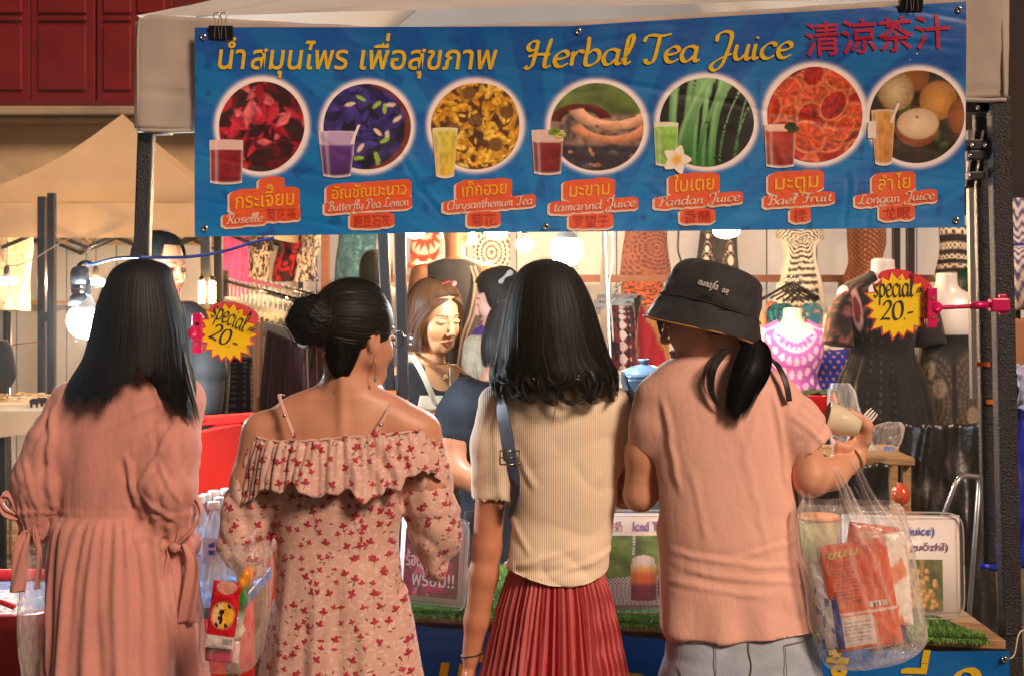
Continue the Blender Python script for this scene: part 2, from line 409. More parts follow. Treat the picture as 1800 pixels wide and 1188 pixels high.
# ------------------------------------------------------------------ lettering
GL = {
'a': (.56, [[(.42,.42),(.30,.5),(.12,.44),(.04,.22),(.12,.02),(.26,.02),(.40,.2)], [(.44,.5),(.42,.25),(.43,.04),(.5,0),(.56,.06)]]),
'b': (.54, [[(.08,.95),(.1,.6),(.08,.2),(.12,.02),(.26,0),(.42,.12),(.46,.3),(.4,.46),(.26,.5),(.1,.36)]]),
'c': (.46, [[(.40,.38),(.38,.48),(.24,.5),(.08,.36),(.05,.18),(.14,.02),(.28,0),(.42,.1)]]),
'd': (.57, [[(.42,.42),(.30,.5),(.12,.44),(.04,.22),(.12,.02),(.26,.02),(.40,.2)], [(.46,.95),(.44,.4),(.44,.05),(.5,0),(.57,.06)]]),
'e': (.46, [[(.08,.24),(.28,.27),(.40,.36),(.34,.49),(.22,.5),(.08,.38),(.05,.2),(.14,.02),(.28,0),(.44,.1)]]),
'f': (.38, [[(.5,.86),(.42,.95),(.3,.9),(.24,.7),(.2,.3),(.16,-.1),(.08,-.3),(-.04,-.26)], [(.06,.48),(.4,.5)]]),
'g': (.52, [[(.42,.42),(.30,.5),(.12,.44),(.04,.22),(.12,.02),(.26,.02),(.40,.2)], [(.44,.5),(.43,.1),(.4,-.25),(.26,-.36),(.1,-.28),(.2,-.12),(.5,.04)]]),
'h': (.52, [[(.08,.95),(.09,.5),(.07,0)], [(.08,.3),(.22,.48),(.36,.48),(.4,.34),(.38,.08),(.44,0),(.52,.06)]]),
'i': (.24, [[(.08,.5),(.07,.2),(.09,.03),(.16,0),(.22,.07)], [(.09,.67),(.12,.73)]]),
'l': (.27, [[(.0,.1),(.16,.4),(.24,.8),(.18,.95),(.1,.85),(.08,.4),(.1,.05),(.18,0),(.26,.08)]]),
'm': (.64, [[(.08,.48),(.07,0)], [(.07,.3),(.18,.47),(.28,.44),(.29,0)], [(.29,.3),(.4,.47),(.5,.44),(.5,.06),(.56,0),(.63,.06)]]),
'n': (.48, [[(.08,.48),(.07,0)], [(.07,.3),(.2,.48),(.33,.46),(.36,.3),(.34,.06),(.4,0),(.48,.06)]]),
'o': (.48, [[(.22,.5),(.08,.4),(.05,.2),(.15,.01),(.3,.02),(.42,.2),(.38,.42),(.22,.5)]]),
'p': (.5, [[(.1,.5),(.09,.1),(.06,-.35)], [(.09,.3),(.2,.48),(.36,.46),(.44,.28),(.36,.06),(.2,0),(.1,.1)]]),
'r': (.37, [[(.08,.48),(.08,0)], [(.08,.28),(.2,.47),(.32,.48),(.34,.4)]]),
's': (.38, [[(.32,.42),(.22,.5),(.1,.42),(.16,.28),(.3,.18),(.28,.04),(.14,0),(.04,.08)]]),
't': (.32, [[(.14,.75),(.12,.3),(.14,.04),(.22,0),(.3,.07)], [(.02,.5),(.28,.51)]]),
'u': (.52, [[(.08,.5),(.06,.2),(.12,.02),(.24,.02),(.38,.2)], [(.4,.5),(.38,.2),(.4,.03),(.46,0),(.52,.07)]]),
'y': (.5, [[(.08,.5),(.08,.2),(.16,.04),(.28,.08),(.4,.3)], [(.42,.5),(.4,.1),(.34,-.24),(.2,-.36),(.06,-.28)]]),
'H': (.76, [[(.26,.9),(.24,.5),(.2,.1),(.1,-.02),(.0,.06)], [(.26,.9),(.08,.86),(.0,.7),(.08,.58),(.2,.6)], [(.04,.38),(.3,.44),(.66,.42)], [(.62,.95),(.56,.5),(.54,.08),(.62,0),(.72,.06)]]),
'T': (.6, [[(-.02,.7),(.04,.88),(.2,.92),(.45,.88),(.72,.94)], [(.4,.9),(.38,.5),(.34,.1),(.24,-.02),(.12,.04),(.1,.14)]]),
'J': (.62, [[(.1,.62),(.12,.85),(.3,.95),(.48,.88),(.5,.6),(.44,.2),(.36,-.16),(.2,-.34),(.06,-.24),(.12,-.08),(.4,.12),(.6,.2)]]),
'R': (.62, [[(.22,.88),(.2,.4),(.12,.02),(.0,.04)], [(.0,.68),(.06,.88),(.3,.95),(.5,.86),(.5,.62),(.36,.5),(.22,.48)], [(.3,.5),(.42,.2),(.54,0),(.66,.06)]]),
'B': (.56, [[(.2,.88),(.18,.4),(.14,.02)], [(.0,.72),(.06,.9),(.3,.95),(.46,.84),(.42,.6),(.24,.52)], [(.24,.52),(.46,.46),(.5,.22),(.36,.02),(.12,.0),(.02,.1)]]),
'P': (.54, [[(.22,.88),(.2,.4),(.12,.02),(.0,.04)], [(.0,.68),(.06,.88),(.3,.95),(.5,.86),(.5,.62),(.36,.5),(.22,.48)]]),
'L': (.54, [[(.42,.78),(.36,.93),(.24,.9),(.18,.6),(.14,.2),(.04,.02),(-.02,.08),(.14,.12),(.34,.0),(.52,.1)]]),
'C': (.52, [[(.5,.76),(.42,.92),(.26,.9),(.08,.65),(.04,.3),(.14,.04),(.34,0),(.52,.14)]]),
'F': (.58, [[(-.02,.7),(.04,.88),(.2,.92),(.45,.88),(.72,.94)], [(.4,.9),(.38,.5),(.34,.1),(.24,-.02),(.12,.04)], [(.18,.5),(.56,.52)]]),
'2': (.54, [[(.06,.72),(.16,.92),(.34,.94),(.44,.76),(.34,.5),(.1,.14),(.02,.02),(.2,.06),(.46,.02)]]),
'0': (.6, [[(.28,.94),(.1,.8),(.04,.45),(.12,.08),(.28,0),(.46,.14),(.52,.5),(.44,.84),(.28,.94)]]),
'!': (.16, [[(.16,.7),(.08,.2)], [(.04,.0),(.07,.05)]]),
'.': (.16, [[(.04,.0),(.08,.05)]]), '-': (.34, [[(.02,.32),(.3,.36)]]), ' ': (.3, []),
}
def strokes(text, w=.055, nib=.6, shear=.18, contrast=.6):
 """pen lettering: list of (V2, faces), total advance"""
 out = []; x = 0; k = 0
 for ch in text:
  adv, ss = GL[ch]
  for st in ss:
   C = spline(np.array(st, float), max(6, 5 * len(st))); T = np.gradient(C, axis=0); T /= np.linalg.norm(T, axis=1)[:, None] + 1e-9
   N = np.stack([-T[:, 1], T[:, 0]], -1)
   ang = np.arctan2(T[:, 1], T[:, 0]); hw = w * ((1 - contrast) + contrast * np.abs(np.sin(ang - nib)))
   hw[0] *= .6; hw[-1] *= .6
   L, R = C + N * hw[:, None], C - N * hw[:, None]
   V = np.vstack([L, R]); V[:, 0] += x; V[:, 0] += V[:, 1] * shear
   n = len(C); V = np.column_stack([V, np.full(2 * n, k * 1.0)]); k += 1
   out.append((V, [(i, i + 1, n + i + 1, n + i) for i in range(n - 1)]))
  x += adv
 return out, x
_adv = {}
_fc = None
def _font_obj(s, bold=0.0):
 c = bpy.data.curves.new('tmp', 'FONT'); c.body = s; c.size = 1; c.resolution_u = 3; c.offset = bold; c.fill_mode = 'FRONT'
 o = bpy.data.objects.new('tmp', c); COL.objects.link(o)
 return o
def _fmesh(s, bold=0.0):
 o = _font_obj(s, bold); bpy.context.view_layer.update()
 dg = bpy.context.evaluated_depsgraph_get(); me = o.evaluated_get(dg).to_mesh()
 V = np.array([v.co[:2] for v in me.vertices]).reshape(-1, 2); Fs = [tuple(p.vertices) for p in me.polygons]
 o.evaluated_get(dg).to_mesh_clear(); c = o.data; bpy.data.objects.remove(o); bpy.data.curves.remove(c)
 return V, Fs
def _advance(ch):
 if ch in 'ัิีึืฺุู' + TONE: return 0.0
 if ch not in _adv:
  a, _ = _fmesh('|' + ch + '|'); b, _ = _fmesh('||')
  _adv[ch] = (a[:, 0].max() - a[:, 0].min()) - (b[:, 0].max() - b[:, 0].min())
 return _adv[ch]
ABOVE = 'ัิีึืำ'; TONE = '่้๊๋์'
_gm = {}
def glyphs(text, shear=0.0, bold=0.0):
 out = []; x = 0
 for i, ch in enumerate(text):
  if ch == ' ': x += .3; continue
  adv = _advance(ch)
  if (ch, bold) not in _gm: _gm[ch, bold] = _fmesh(ch, bold)
  V, Fs = _gm[ch, bold]
  if len(V):
   V = V.copy()
   if ch in TONE and ((i and text[i - 1] in ABOVE) or (i + 1 < len(text) and text[i + 1] == 'ำ')): V[:, 1] += .2
   V[:, 0] += x; V[:, 0] += V[:, 1] * shear
   out.append((np.column_stack([V, np.full(len(V), i % 2 * 1.0)]), Fs))
  x += adv
 return out, x
def letter_mesh(name, gl, width, mapf, mat, parent, x0, y0, x1, y1=None, h=None, off=.002):
 """lay glyphs between (x0,y0) and (x1,y1) (baseline, in the sheet's own coordinates, y down); h: em size"""
 y1 = y0 if y1 is None else y1
 L = math.hypot(x1 - x0, y1 - y0); sx = L / width; sy = h if h else sx
 d = np.array([x1 - x0, y1 - y0]) / L; nrm = np.array([-d[1], d[0]])
 Vs = []; Fs = []; n = 0
 for V, f in gl:
  q = np.array([x0, y0]) + V[:, :1] * sx * d - V[:, 1:2] * sy * nrm
  Vs.append(mapf(q[:, 0], q[:, 1], off + V[:, 2] * .00006)); Fs += [tuple(i + n for i in a) for a in f]; n += len(V)
 return mesh(name, np.vstack(Vs), Fs, mat, parent, smooth=False)
def sheet(name, x0, y0, x1, y1, nx, ny, mapf, mat, parent, colf=None, off=0.0, shape=None, closed_back=0.0):
 """a printed sheet in its carrier's coordinates; shape(u,v)->(x,y) replaces the rectangle; colf(u,v)"""
 u, v = np.meshgrid(np.linspace(0, 1, nx), np.linspace(0, 1, ny))
 X, Y = (lerp(x0, x1, u), lerp(y0, y1, v)) if shape is None else shape(u, v)
 P = mapf(X.ravel(), Y.ravel(), off)
 c = colf(u.ravel(), v.ravel()) if colf else None
 Fc = grid_faces(ny, nx, False)
 return mesh(name, P, Fc, mat, parent, True, c)
def disc(name, cx, cy, rx, ry, mapf, mat, parent, colf, off, nr=34, nt=130, wob=.02, seed=0):
 """a printed round picture; colf(x,y) with x,y in -1..1, y up"""
 th = np.arange(nt) * 2 * pi / nt; r = np.linspace(.0, 1, nr)[1:]
 w = 1 + wob * (noise(np.cos(th) * 1.3 + 5, np.sin(th) * 1.3, seed * 3.1) * 1.5)
 R, T = np.meshgrid(r, th, indexing='ij'); x = R * np.cos(T) * w; y = R * np.sin(T) * w
 x = np.append(x.ravel(), 0); y = np.append(y.ravel(), 0)
 P = mapf(cx + x * rx, cy - y * ry, off); n = len(r) * nt
 F4 = grid_faces(len(r), nt, True).tolist() + [(j, (j + 1) % nt, n) for j in range(nt)]
 return mesh(name, P, F4, mat, parent, True, colf(x, y))
def blobs(x, y, bg, n, seed, pal, rl=(.1, .3), rw=(.3, .6), light=.5, point=1.0, inner=None):
 """painterly heap of petals / pods / slices"""
 r = np.random.default_rng(seed); c = np.array(bg) * np.ones((len(x), 3))
 c *= (1 + .3 * fbm(x * 6, y * 6, seed, 1))[:, None]
 for i in range(n):
  px, py = r.uniform(-1, 1, 2); a = r.uniform(0, 2 * pi); l = r.uniform(*rl); w = l * r.uniform(*rw)
  u = ((x - px) * cos(a) + (y - py) * sin(a)) / l; v = (-(x - px) * sin(a) + (y - py) * cos(a)) / w
  d = np.abs(u) ** (2 if point == 1 else 1.3) + np.abs(v) ** (2 if point == 1 else 1.1)
  m = sstep(1.08, .92, d); col = np.array(pal[r.integers(len(pal))])
  sh = .55 + light * (v * .5 + .5) + .25 * noise(u * 5, v * 7, i, seed)
  cc = col * np.clip(sh, .1, 2)[:, None]
  if inner is not None:
   e = sstep(.62, .8, d); cc = cc * (1 - .0 * e[:, None]); cc = cc * (1 - e[:, None]) + np.array(inner) * e[:, None]
   ang = np.arctan2(v, u); cc = cc * (1 + .25 * np.cos(ang * 9 + i)[:, None] * (1 - e[:, None]))
  edge = sstep(.75, 1.0, d) * .5
  cc = cc * (1 - edge[:, None])
  c = c * (1 - m[:, None]) + cc * m[:, None]
 return c * np.clip(1 + .45 * fbm(x * 16, y * 16, seed, 7) + .25 * ridge(x * 9, y * 9, seed, 8), .2, 2)[:, None]
# ------------------------------------------------------------------ materials used widely
BLACKMETAL = pm('black_hammered_paint', (.018, .018, .022), .34, .2, var=.3, bump=1.0, bs=170, bd=.005, vs_=20)
DARKPLASTIC = pm('black_plastic', (.02, .02, .022), .42, bump=.1, bs=90)
STEEL = pm('worn_steel', (.55, .53, .5), .3, 1.0, var=.2, bump=.1, bs=150)
CHROME = pm('chrome', (.7, .7, .7), .12, 1.0)
CANVAS = pm('tent_canvas', (.46, .40, .35), .75, var=.16, vs_=2.5, bump=.35, bs=14, bd=.004, weave=90)
BEIGECANVAS = pm('beige_tent_canvas', (.52, .37, .22), .8, var=.16, vs_=2.0, bump=.5, bs=9, bd=.008)
def translucent(m, f, c):
 t = m.node_tree; b = next(n for n in t.nodes if n.type == 'BSDF_PRINCIPLED'); o = next(n for n in t.nodes if n.type == 'OUTPUT_MATERIAL'); x = t.nodes.new('ShaderNodeBsdfTranslucent'); x.inputs[0].default_value = (*c, 1); mx = t.nodes.new('ShaderNodeMixShader'); mx.inputs[0].default_value = f
 t.links.new(b.outputs[0], mx.inputs[1]); t.links.new(x.outputs[0], mx.inputs[2]); t.links.new(mx.outputs[0], o.inputs[0])
translucent(BEIGECANVAS, .10, (.75, .5, .25)); translucent(CANVAS, .12, (.7, .6, .5))
WOOD = pm('pale_wood', (.42, .25, .12), .6, var=.35, vs_=8, bump=.3, bs=40, stretch=(1, 12, 12), fine=.35)
BROWNWOOD = pm('brown_wood_rail', (.20, .075, .035), .5, var=.35, vs_=8, bump=.3, bs=40, stretch=(1, 10, 10), fine=.3)
WALLPAINT = pm('white_wall_paint', (.60, .61, .63), .55, var=.09, vs_=1.6, bump=.12, bs=30, fine=.12)

# ------------------------------------------------------------------ ground: paving of interlocking setts over a base sheet
gm = pm('dusty_mortar', (.10, .075, .055), .9, var=.4, vs_=9, bump=.6, bs=70)
ground = tag(mesh('ground', np.array([[-22, -10, 0], [22, -10, 0], [22, 30, 0], [-22, 30, 0]]), [(0, 1, 2, 3)], gm), kind='structure')
pv = thing('pavement', None, None, (0, 0, .004)); tag(pv, kind='structure')
pvm = [pm('paver_%d' % i, c, .8, var=.35, vs_=14, bump=.5, bs=80, fine=.4) for i, c in enumerate([(.30, .21, .14), (.25, .17, .115), (.34, .25, .17)])]
def hexpaver():
 a = np.array([(-.11, -.035), (-.085, -.06), (.085, -.06), (.11, -.035), (.11, .035), (.085, .06), (-.085, .06), (-.11, .035)])
 P = np.stack([np.column_stack([a * k, np.full(8, z)]) for k, z in ((1, 0), (1, .022), (.95, .028))])
 return P
_hp = hexpaver(); pavers = []
for k in range(3):
 o = loft('paver', _hp, pvm[k], None, cap=(False, True), smooth=False); pavers.append(o)
cnt = 0
for iy in range(40):
 for ix in range(14):
  Y = 6.3 + iy * .135; x = -3.75 + ix * .235 + (iy % 2) * .117
  px = 900 + x * F / Y
  if px < -70 or px > 75: continue
  k = (ix * 7 + iy * 5 + ix * iy) % 3
  o = pavers[k].copy(); COL.objects.link(o)
  o.parent = pv; o.location = (x + random.uniform(-.003, .003), Y, random.uniform(-.003, .002)); o.rotation_euler = (random.uniform(-.01, .01), random.uniform(-.01, .01), random.uniform(-.02, .02)); cnt += 1
for o in pavers: bpy.data.objects.remove(o)

hz = newmat('glow_haze'); hz.t.nodes.remove(hz.b); _pv = hz.n('ShaderNodeVolumePrincipled'); _pv.inputs['Density'].default_value = .0015; _pv.inputs['Color'].default_value = (.95, .95, .95, 1); _pv.inputs['Anisotropy'].default_value = .8; hz.l(_pv.outputs[0], hz.out.inputs['Volume'])
tag(mesh('haze', boxV((0, 10, 3.2), (46, 42, 8.6)), BF, hz.m, smooth=False), 'thin haze volume added to give the lamps a glow', 'haze', kind='stuff')  # volume added so the bulbs glow, standing in for lens glare
# ------------------------------------------------------------------ back wall of white sheet panels
WY = 9.9
wall = thing('panel_wall', 'long white sheet-panel wall behind all the hanging dresses', 'wall', (0, WY, 0))
px0, px1 = -60, 1990
edges = [-40, 120, 318, 402, 560, 640, 735, 905, 1052, 1180, 1305, 1345, 1470, 1500, 1640, 1800, 1990]
edges = list(np.arange(-60, 2100, 88))
for i in range(len(edges) - 1):
 x0, x1 = wx(edges[i], WY), wx(edges[i + 1], WY)
 box('panel', ((x0 + x1) / 2, WY + .02 + .002 * (i % 2), 1.0), (x1 - x0 - .008, .03, 2.0), WALLPAINT, wall, bw=.003)
tag(box('wall_backing', (0, WY + .06, 1.0), (9.2, .04, 2.0), pm('wall_backing', (.3, .3, .3), .8), wall))
# brown timber rail across the dress shop
rail = thing('timber_rail', 'long brown timber rail on which the shop hangs clothes', 'rail', W(1150, 490, 9.3))
box('rail_board', W(1245, 490, 9.3), (S(1120, 9.3), .05, S(13, 9.3)), BROWNWOOD, rail, bw=.004)
for px in (1482, 1100, 760, 1775): box('bracket', W(px, 507, 9.33), (.06, .04, .13), BROWNWOOD, rail)
rail2 = thing('thin_rail', 'thin pale wooden rail on the wall behind the beige tent', 'rail', W(120, 532, 9.6))
box('rail_board', W(170, 532, 9.6), (S(340, 9.6), .03, S(7, 9.6)), WOOD, rail2, bw=.003)

# ------------------------------------------------------------------ red shuttered house above the tents
RY = 14.0
REDP = pm('red_shutter_paint', (.16, .003, .004), .42, var=.2, vs_=3, bump=.1, bs=30)
REDD = pm('dark_red_paint', (.12, .003, .004), .5, var=.2)
STUCCO = pm('ochre_stucco', (.50, .36, .2), .85, var=.2, vs_=2, bump=.3, bs=30)
house = thing('red_house', 'old house with deep red wooden shutters above the beige tents', 'house', (wx(0, RY), RY, 0))
def hb(n, a, b, c, d, dy, th, m, par=house, bw=.006):
 return box(n, ((wx(a, RY) + wx(c, RY)) / 2, RY + dy, (wz(b, RY) + wz(d, RY)) / 2), (abs(S(c - a, RY)), th, abs(S(d - b, RY))), m, par, bw=bw)
hb('wall', -260, 215, 520, 470, .35, .3, STUCCO, bw=0)
hb('upper_wall', -260, -400, 520, 178, .35, .3, REDD, bw=0)
for i, (a, b) in enumerate(((-90, 48), (50, 163), (167, 300))):
 sh = hb('shutter', a, -160, b, 182, .1, .06, REDP)
 n = 2 if b - a > 115 else 1
 for (x0, x1) in (((a + 12, (a + b) / 2 - 5), ((a + b) / 2 + 5, b - 12)) if n == 2 else ((a + 14, b - 14),)):
  for (y0, y1) in ((-150, -65), (-58, 22), (28, 36), (46, 158)):
   p = hb('shutter_panel', x0, y0, x1, y1, .055, .035, REDP, par=None, bw=.012); p.location = (0, 0, 0); sub(p, sh)
  # recessed frame line
hb('sill', -260, 182, 520, 190, .0, .3, REDD)
hb('ledge', -260, 190, 520, 206, .05, .42, pm('grey_ledge', (.33, .25, .17), .85, var=.25, vs_=4), bw=.02)
hb('moulding', -260, 207, 520, 217, .12, .3, STUCCO, bw=.02)
tag(mesh('backdrop_house', boxV((4.6, 16.5, 2.2), (9, .4, 7.5)), BF, pm('dark_facade', (.03, .02, .018), .9), smooth=False), 'dark facade of a house beyond the stalls', 'house')  # near-black base colour over the whole facade
bpy.data.objects['backdrop_house'].name = 'dark_house'

# ------------------------------------------------------------------ pop-up tents
def roof_patch(name, A, B, P, mat, parent, sag=.10, n=26, th=0.0):
 """one saddle-shaped side of a pop-up canopy between corners A, B and the peak P"""
 A, B, P = map(np.asarray, (A, B, P)); rows = []
 for i in range(n + 1):
  t = i / n
  L, R = A * (1 - t) + P * t, B * (1 - t) + P * t
  s = np.linspace(0, 1, n + 1)[:, None]; q = L * (1 - s) + R * s
  q[:, 2] -= sag * np.sin(pi * t) ** 1.0 * (1.0 + .0 * s[:, 0]) + .02 * np.sin(pi * s[:, 0]) * np.sin(pi * t)
  q[:, 2] += .006 * fbm(q[:, 0] * 4, q[:, 1] * 4, 0, 3)
  rows.append(q)
 return loft(name, np.array(rows), mat, parent, closed=False, cap=(False, False))
def valance(name, A, B, h, mat, parent, seed=1, n=60, amp=.012):
 A, B = np.asarray(A, float), np.asarray(B, float); s = np.linspace(0, 1, n)
 d = (B - A) / np.linalg.norm(B - A); nrm = np.array([d[1], -d[0], 0])
 rows = []
 for v in np.linspace(0, 1, 12):
  q = A * (1 - s[:, None]) + B * s[:, None]
  q[:, 2] -= v * h + .01 * np.sin(pi * s) * v
  q += nrm * (amp * v ** .6 * fbm(s * 9, v * 1.2, seed, seed))[:, None]
  rows.append(q)
 return loft(name, np.array(rows), mat, parent, closed=False, cap=(False, False))
def popup(label, cx, cy, w, d, ze, zp, mat, val=.22, group='pop-up tents', legs=True, truss=True, sag=.2, lw=.032, legcorners=(0, 1, 2, 3)):
 t = thing('market_tent', label, 'tent', (cx, cy, 0), group)
 c = [np.array([cx - w / 2, cy - d / 2, ze]), np.array([cx + w / 2, cy - d / 2, ze]), np.array([cx + w / 2, cy + d / 2, ze]), np.array([cx - w / 2, cy + d / 2, ze])]
 pk = np.array([cx, cy, zp])
 for i in range(4):
  a, b = c[i], c[(i + 1) % 4]
  roof_patch('roof_panel', a, b, pk, mat, t, sag)
  valance('valance', a, b, val, mat, t, seed=i + 3)
  if truss:
   m = 4
   for k in range(m):
    p, q = a + (b - a) * k / m, a + (b - a) * (k + 1) / m
    z1, z2 = -.04, -.26
    inn = (pk - (p + q) / 2) * np.array([1, 1, 0]); inn = inn / np.linalg.norm(inn) * .035
    bar('truss_bar', p + inn + [0, 0, z1], q + inn + [0, 0, z2], .014, .022, BLACKMETAL, t)
    bar('truss_bar', p + inn * 1.5 + [0, 0, z2], q + inn * 1.5 + [0, 0, z1], .014, .022, BLACKMETAL, t)
 if legs:
  for i in legcorners:
   p = c[i]; q = (pk - p) * np.array([1, 1, 0]); q = q / np.linalg.norm(q) * .04
   o = box('leg', (p[0] + q[0], p[1] + q[1], ze / 2), (lw, lw, ze), BLACKMETAL, t, bw=.004)
 return t
# beige tents behind, beyond the left leg of the drinks stall
popup('beige pop-up tent whose peak rises under the red house', wx(196, 8.8), 9.05, 2.1, 1.6, wz(357, 8.2), wz(196, 8.9), BEIGECANVAS, val=.19, sag=.13, legcorners=(2, 3))
popup('beige pop-up tent glowing behind the first one, at the frame edge', wx(-80, 11.2), 11.4, 2.3, 2.0, wz(372, 10.4), wz(225, 11), BEIGECANVAS, val=.2, sag=.15, truss=False, legs=False)
popup('beige pop-up tent just beyond the banner end post', 3.95, 7.6, 1.9, 1.9, wz(352, 7.2), wz(150, 7.4), BEIGECANVAS, val=.2, sag=.15)

# ------------------------------------------------------------------ drinks stall tent
SY = 3.80                                      # plane of the stall front
tent = thing('stall_tent', 'off-white pop-up tent on black hammered legs over the drinks stall', 'tent', (wx(1000, SY), SY, 0))
LX0, LX1 = wx(250, SY), wx(1752, SY)
ZE = wz(30, SY)
# valance pieces hanging left and right of the banner, continuous behind it
s = np.linspace(0, 1, 120); rows = []
for v in np.linspace(0, 1, 26):
 px = lerp(241, 1768, s); top = np.interp(s, [0, .02, .07, .3, .52, 1], [42, 30, 34, 52, 40, -8]); bot = np.interp(s, [0, .07, .95, 1], [228, 232, 176, 172])
 py = lerp(top, bot, v)
 dy = .006 * fbm(px * .02, py * .012, 2, 5) - .02 + .004 * np.exp(-((py - 168 + 6 * np.sin(px * .03)) / 5) ** 2) + .003 * np.sin(px * .06 + py * .01)
 rows.append(np.stack([(px - 900) * SY / F, SY + dy, CAMZ + (HOR - py) * SY / F], -1))
valm = loft('valance', np.array(rows), CANVAS, tent, closed=False, cap=(False, False))
valm.modifiers.new('cloth', 'SOLIDIFY').thickness = .004
# the hem roll and corner pouch
for (a, b, y) in ((241, 345, 226), (1690, 1768, 172)):
 tube('hem', [W(a, y + 3, SY - .024), W((a + b) / 2, y + 5, SY - .026), W(b, y + 4, SY - .024)], .006, CANVAS, tent, res=12)
tube('seam', [W(243, 225, SY - .025), W(243, 60, SY - .026), W(255, 32, SY - .02), W(300, 33, SY)], .004, CANVAS, tent, res=24)
tube('seam', [W(1766, 172, SY - .025), W(1763, 60, SY - .025), W(1760, -8, SY - .02)], .005, CANVAS, tent, res=24)
# roof
pk = np.array([wx(1000, SY + 1.1), SY + 1.1, 2.95]); BYK = SY + 2.2
cc = [np.array([LX0 - .01, SY - .02, wz(32, SY)]), np.array([LX1 + .01, SY - .02, wz(-4, SY)]), np.array([LX1, BYK, 2.25]), np.array([LX0, BYK, 2.25])]
for i in range(4): roof_patch('roof_panel', cc[i], cc[(i + 1) % 4], pk, CANVAS, tent, .06, n=30)
# rope seam running over the roof front
tube('seam', [W(345, 30, SY + .02), W(420, 20, SY + .05), W(520, -6, SY + .16)], .004, CANVAS, tent, res=20)
# front legs
def leg(pxa, pya, pxb, pyb, w, Y, fluted=True):
 a, b = W(pxa, pya, Y), W(pxb, pyb, Y); t = (b[2]) / (a[2] - b[2]); foot = b + (b - a) * t
 o = bar('leg', a, foot, w, w * .9, BLACKMETAL, tent, bw=.006)
 return o, foot
_, foot = leg(258, 222, 250, 455, .042, SY + .02)
box('foot_plate', (foot[0], foot[1], .008), (.1, .1, .012), BLACKMETAL, tent)
box('corner_bracket', W(283, 233, SY + .02), (.055, .05, .014), DARKPLASTIC, tent, bw=.003)
_, foot = leg(1755, 178, 1776, 1120, .052, SY)
box('foot_plate', (foot[0], foot[1], .008), (.12, .12, .012), BLACKMETAL, tent)
a, b = W(1722, 200, SY + .1), W(1738, 990, SY + .1); bar('inner_post', a, b, .034, .03, BLACKMETAL, tent, bw=.004)
a, b = W(1704, 230, SY + .22), W(1712, 700, SY + .22); bar('scissor_bar', a, b, .016, .024, pm('grey_bar', (.16, .15, .15), .4, .5), tent)
for (px, py, w, h) in ((1722, 190, 66, 20), (1716, 256, 58, 18), (1718, 274, 46, 16), (1714, 310, 26, 14), (1742, 186, 60, 28)):
 box('bracket', W(px, py, SY + .03), (S(w, SY), .05, S(h, SY)), DARKPLASTIC, tent, bw=.003)
for (px, py) in ((1720, 190), (1710, 256), (1706, 274), (1733, 256), (1704, 310)):
 lathe('bolt', [(0, -.006), (.006, -.005), (.007, 0)], W(px, py, SY - .005), CHROME, tent, 10, R=rot('X', pi / 2))
for (a, b) in (((1716, 230), (1706, 330)), ((1732, 230), (1718, 330)), ((1700, 330), (1716, 250))):
 bar('linkage', W(*a, SY + .05), W(*b, SY + .08), .012, .02, BLACKMETAL, tent)
bar('truss_bar', W(300, 214, SY + .05), W(1000, 60, SY + .3), .014, .024, BLACKMETAL, tent)
bar('truss_bar', W(1000, 60, SY + .3), W(1740, 200, SY + .05), .014, .024, BLACKMETAL, tent)
for px in (1728, 1748):
 box('orange_tape', W(px, 640 if px < 1740 else 706, SY + .078), (.038 if px < 1740 else .042, .002, .012), pm('orange_tape', (.8, .17, .02), .5), tent)
# middle posts of the neighbouring frame seen through the stall, edges lit by the lamps
midf = thing('double_post', 'pair of slim black tent posts standing behind the counter', 'tent frame', (wx(690, 4.55), 4.55, 0))
POSTM = pm('dark_post', (.03, .028, .03), .35, .3, var=.2, bump=.3, bs=200)
for (a, b, w) in ((672, 688, .034), (703, 709, .036)):
 A, B = W(a, 380, 4.5), W(b, 770, 4.5); foot = B + (B - A) * (B[2] / (A[2] - B[2])); top = A + (A - B) * .25
 bar('post', top, foot, w, w, POSTM, midf, bw=.004)
 box('orange_tape', W(b, 690 if a < 700 else 706, 4.478), (.03, .002, .015), pm('orange_tape'), midf)
for (px, w, Y, lab) in ((362, 17, 6.6, 'black tent post beside the pink dress'), (384, 15, 6.9, 'black tent post with a tube lamp, nearest the clothes rack'), (75, 15, 7.9, 'black tent post nearest the white blouse'), (91, 14, 7.5, 'black tent post between the white blouse and the hooked lamp'), (572, 14, 9.2, 'brown wooden upright between the patterned and the teal dresses')):
 if px in (75, 91):
  continue
 tt = thing('tent_post', lab, 'post', (wx(px, Y), Y, 0)); box('post', (wx(px, Y), Y, 1.1), (S(w, Y), .035, 2.2), BROWNWOOD if px == 572 else POSTM, tt, bw=.004)
 box('foot_plate', (wx(px, Y), Y, .01), (.08, .08, .014), POSTM, tt)
fr2 = thing('double_post', 'pair of black tent posts with brackets left of the hooked lamp', 'tent frame', (wx(83, 7.6), 7.6, 0))
for px, Y in ((74, 7.8), (91, 7.5)): box('post', (wx(px, Y), Y, 1.0), (S(14, Y), .035, 2.0), POSTM, fr2, bw=.004)
box('clamp', W(83, 557, 7.62), (.07, .09, .05), DARKPLASTIC, fr2, bw=.005)
for px, Y, w in ((1575, 8.9, 13), (1600, 8.7, 14)):
 tt = thing('tent_post', 'dark metal post behind the headless mannequin, %s' % ('nearer its neck' if px < 1590 else 'farther from its neck'), 'post', (wx(px, Y), Y, 0)); box('post', (wx(px, Y), Y, 1.2), (S(w, Y), .04, 2.4), POSTM, tt, bw=.004); box('foot_plate', (wx(px, Y), Y, .01), (.08, .08, .014), POSTM, tt)
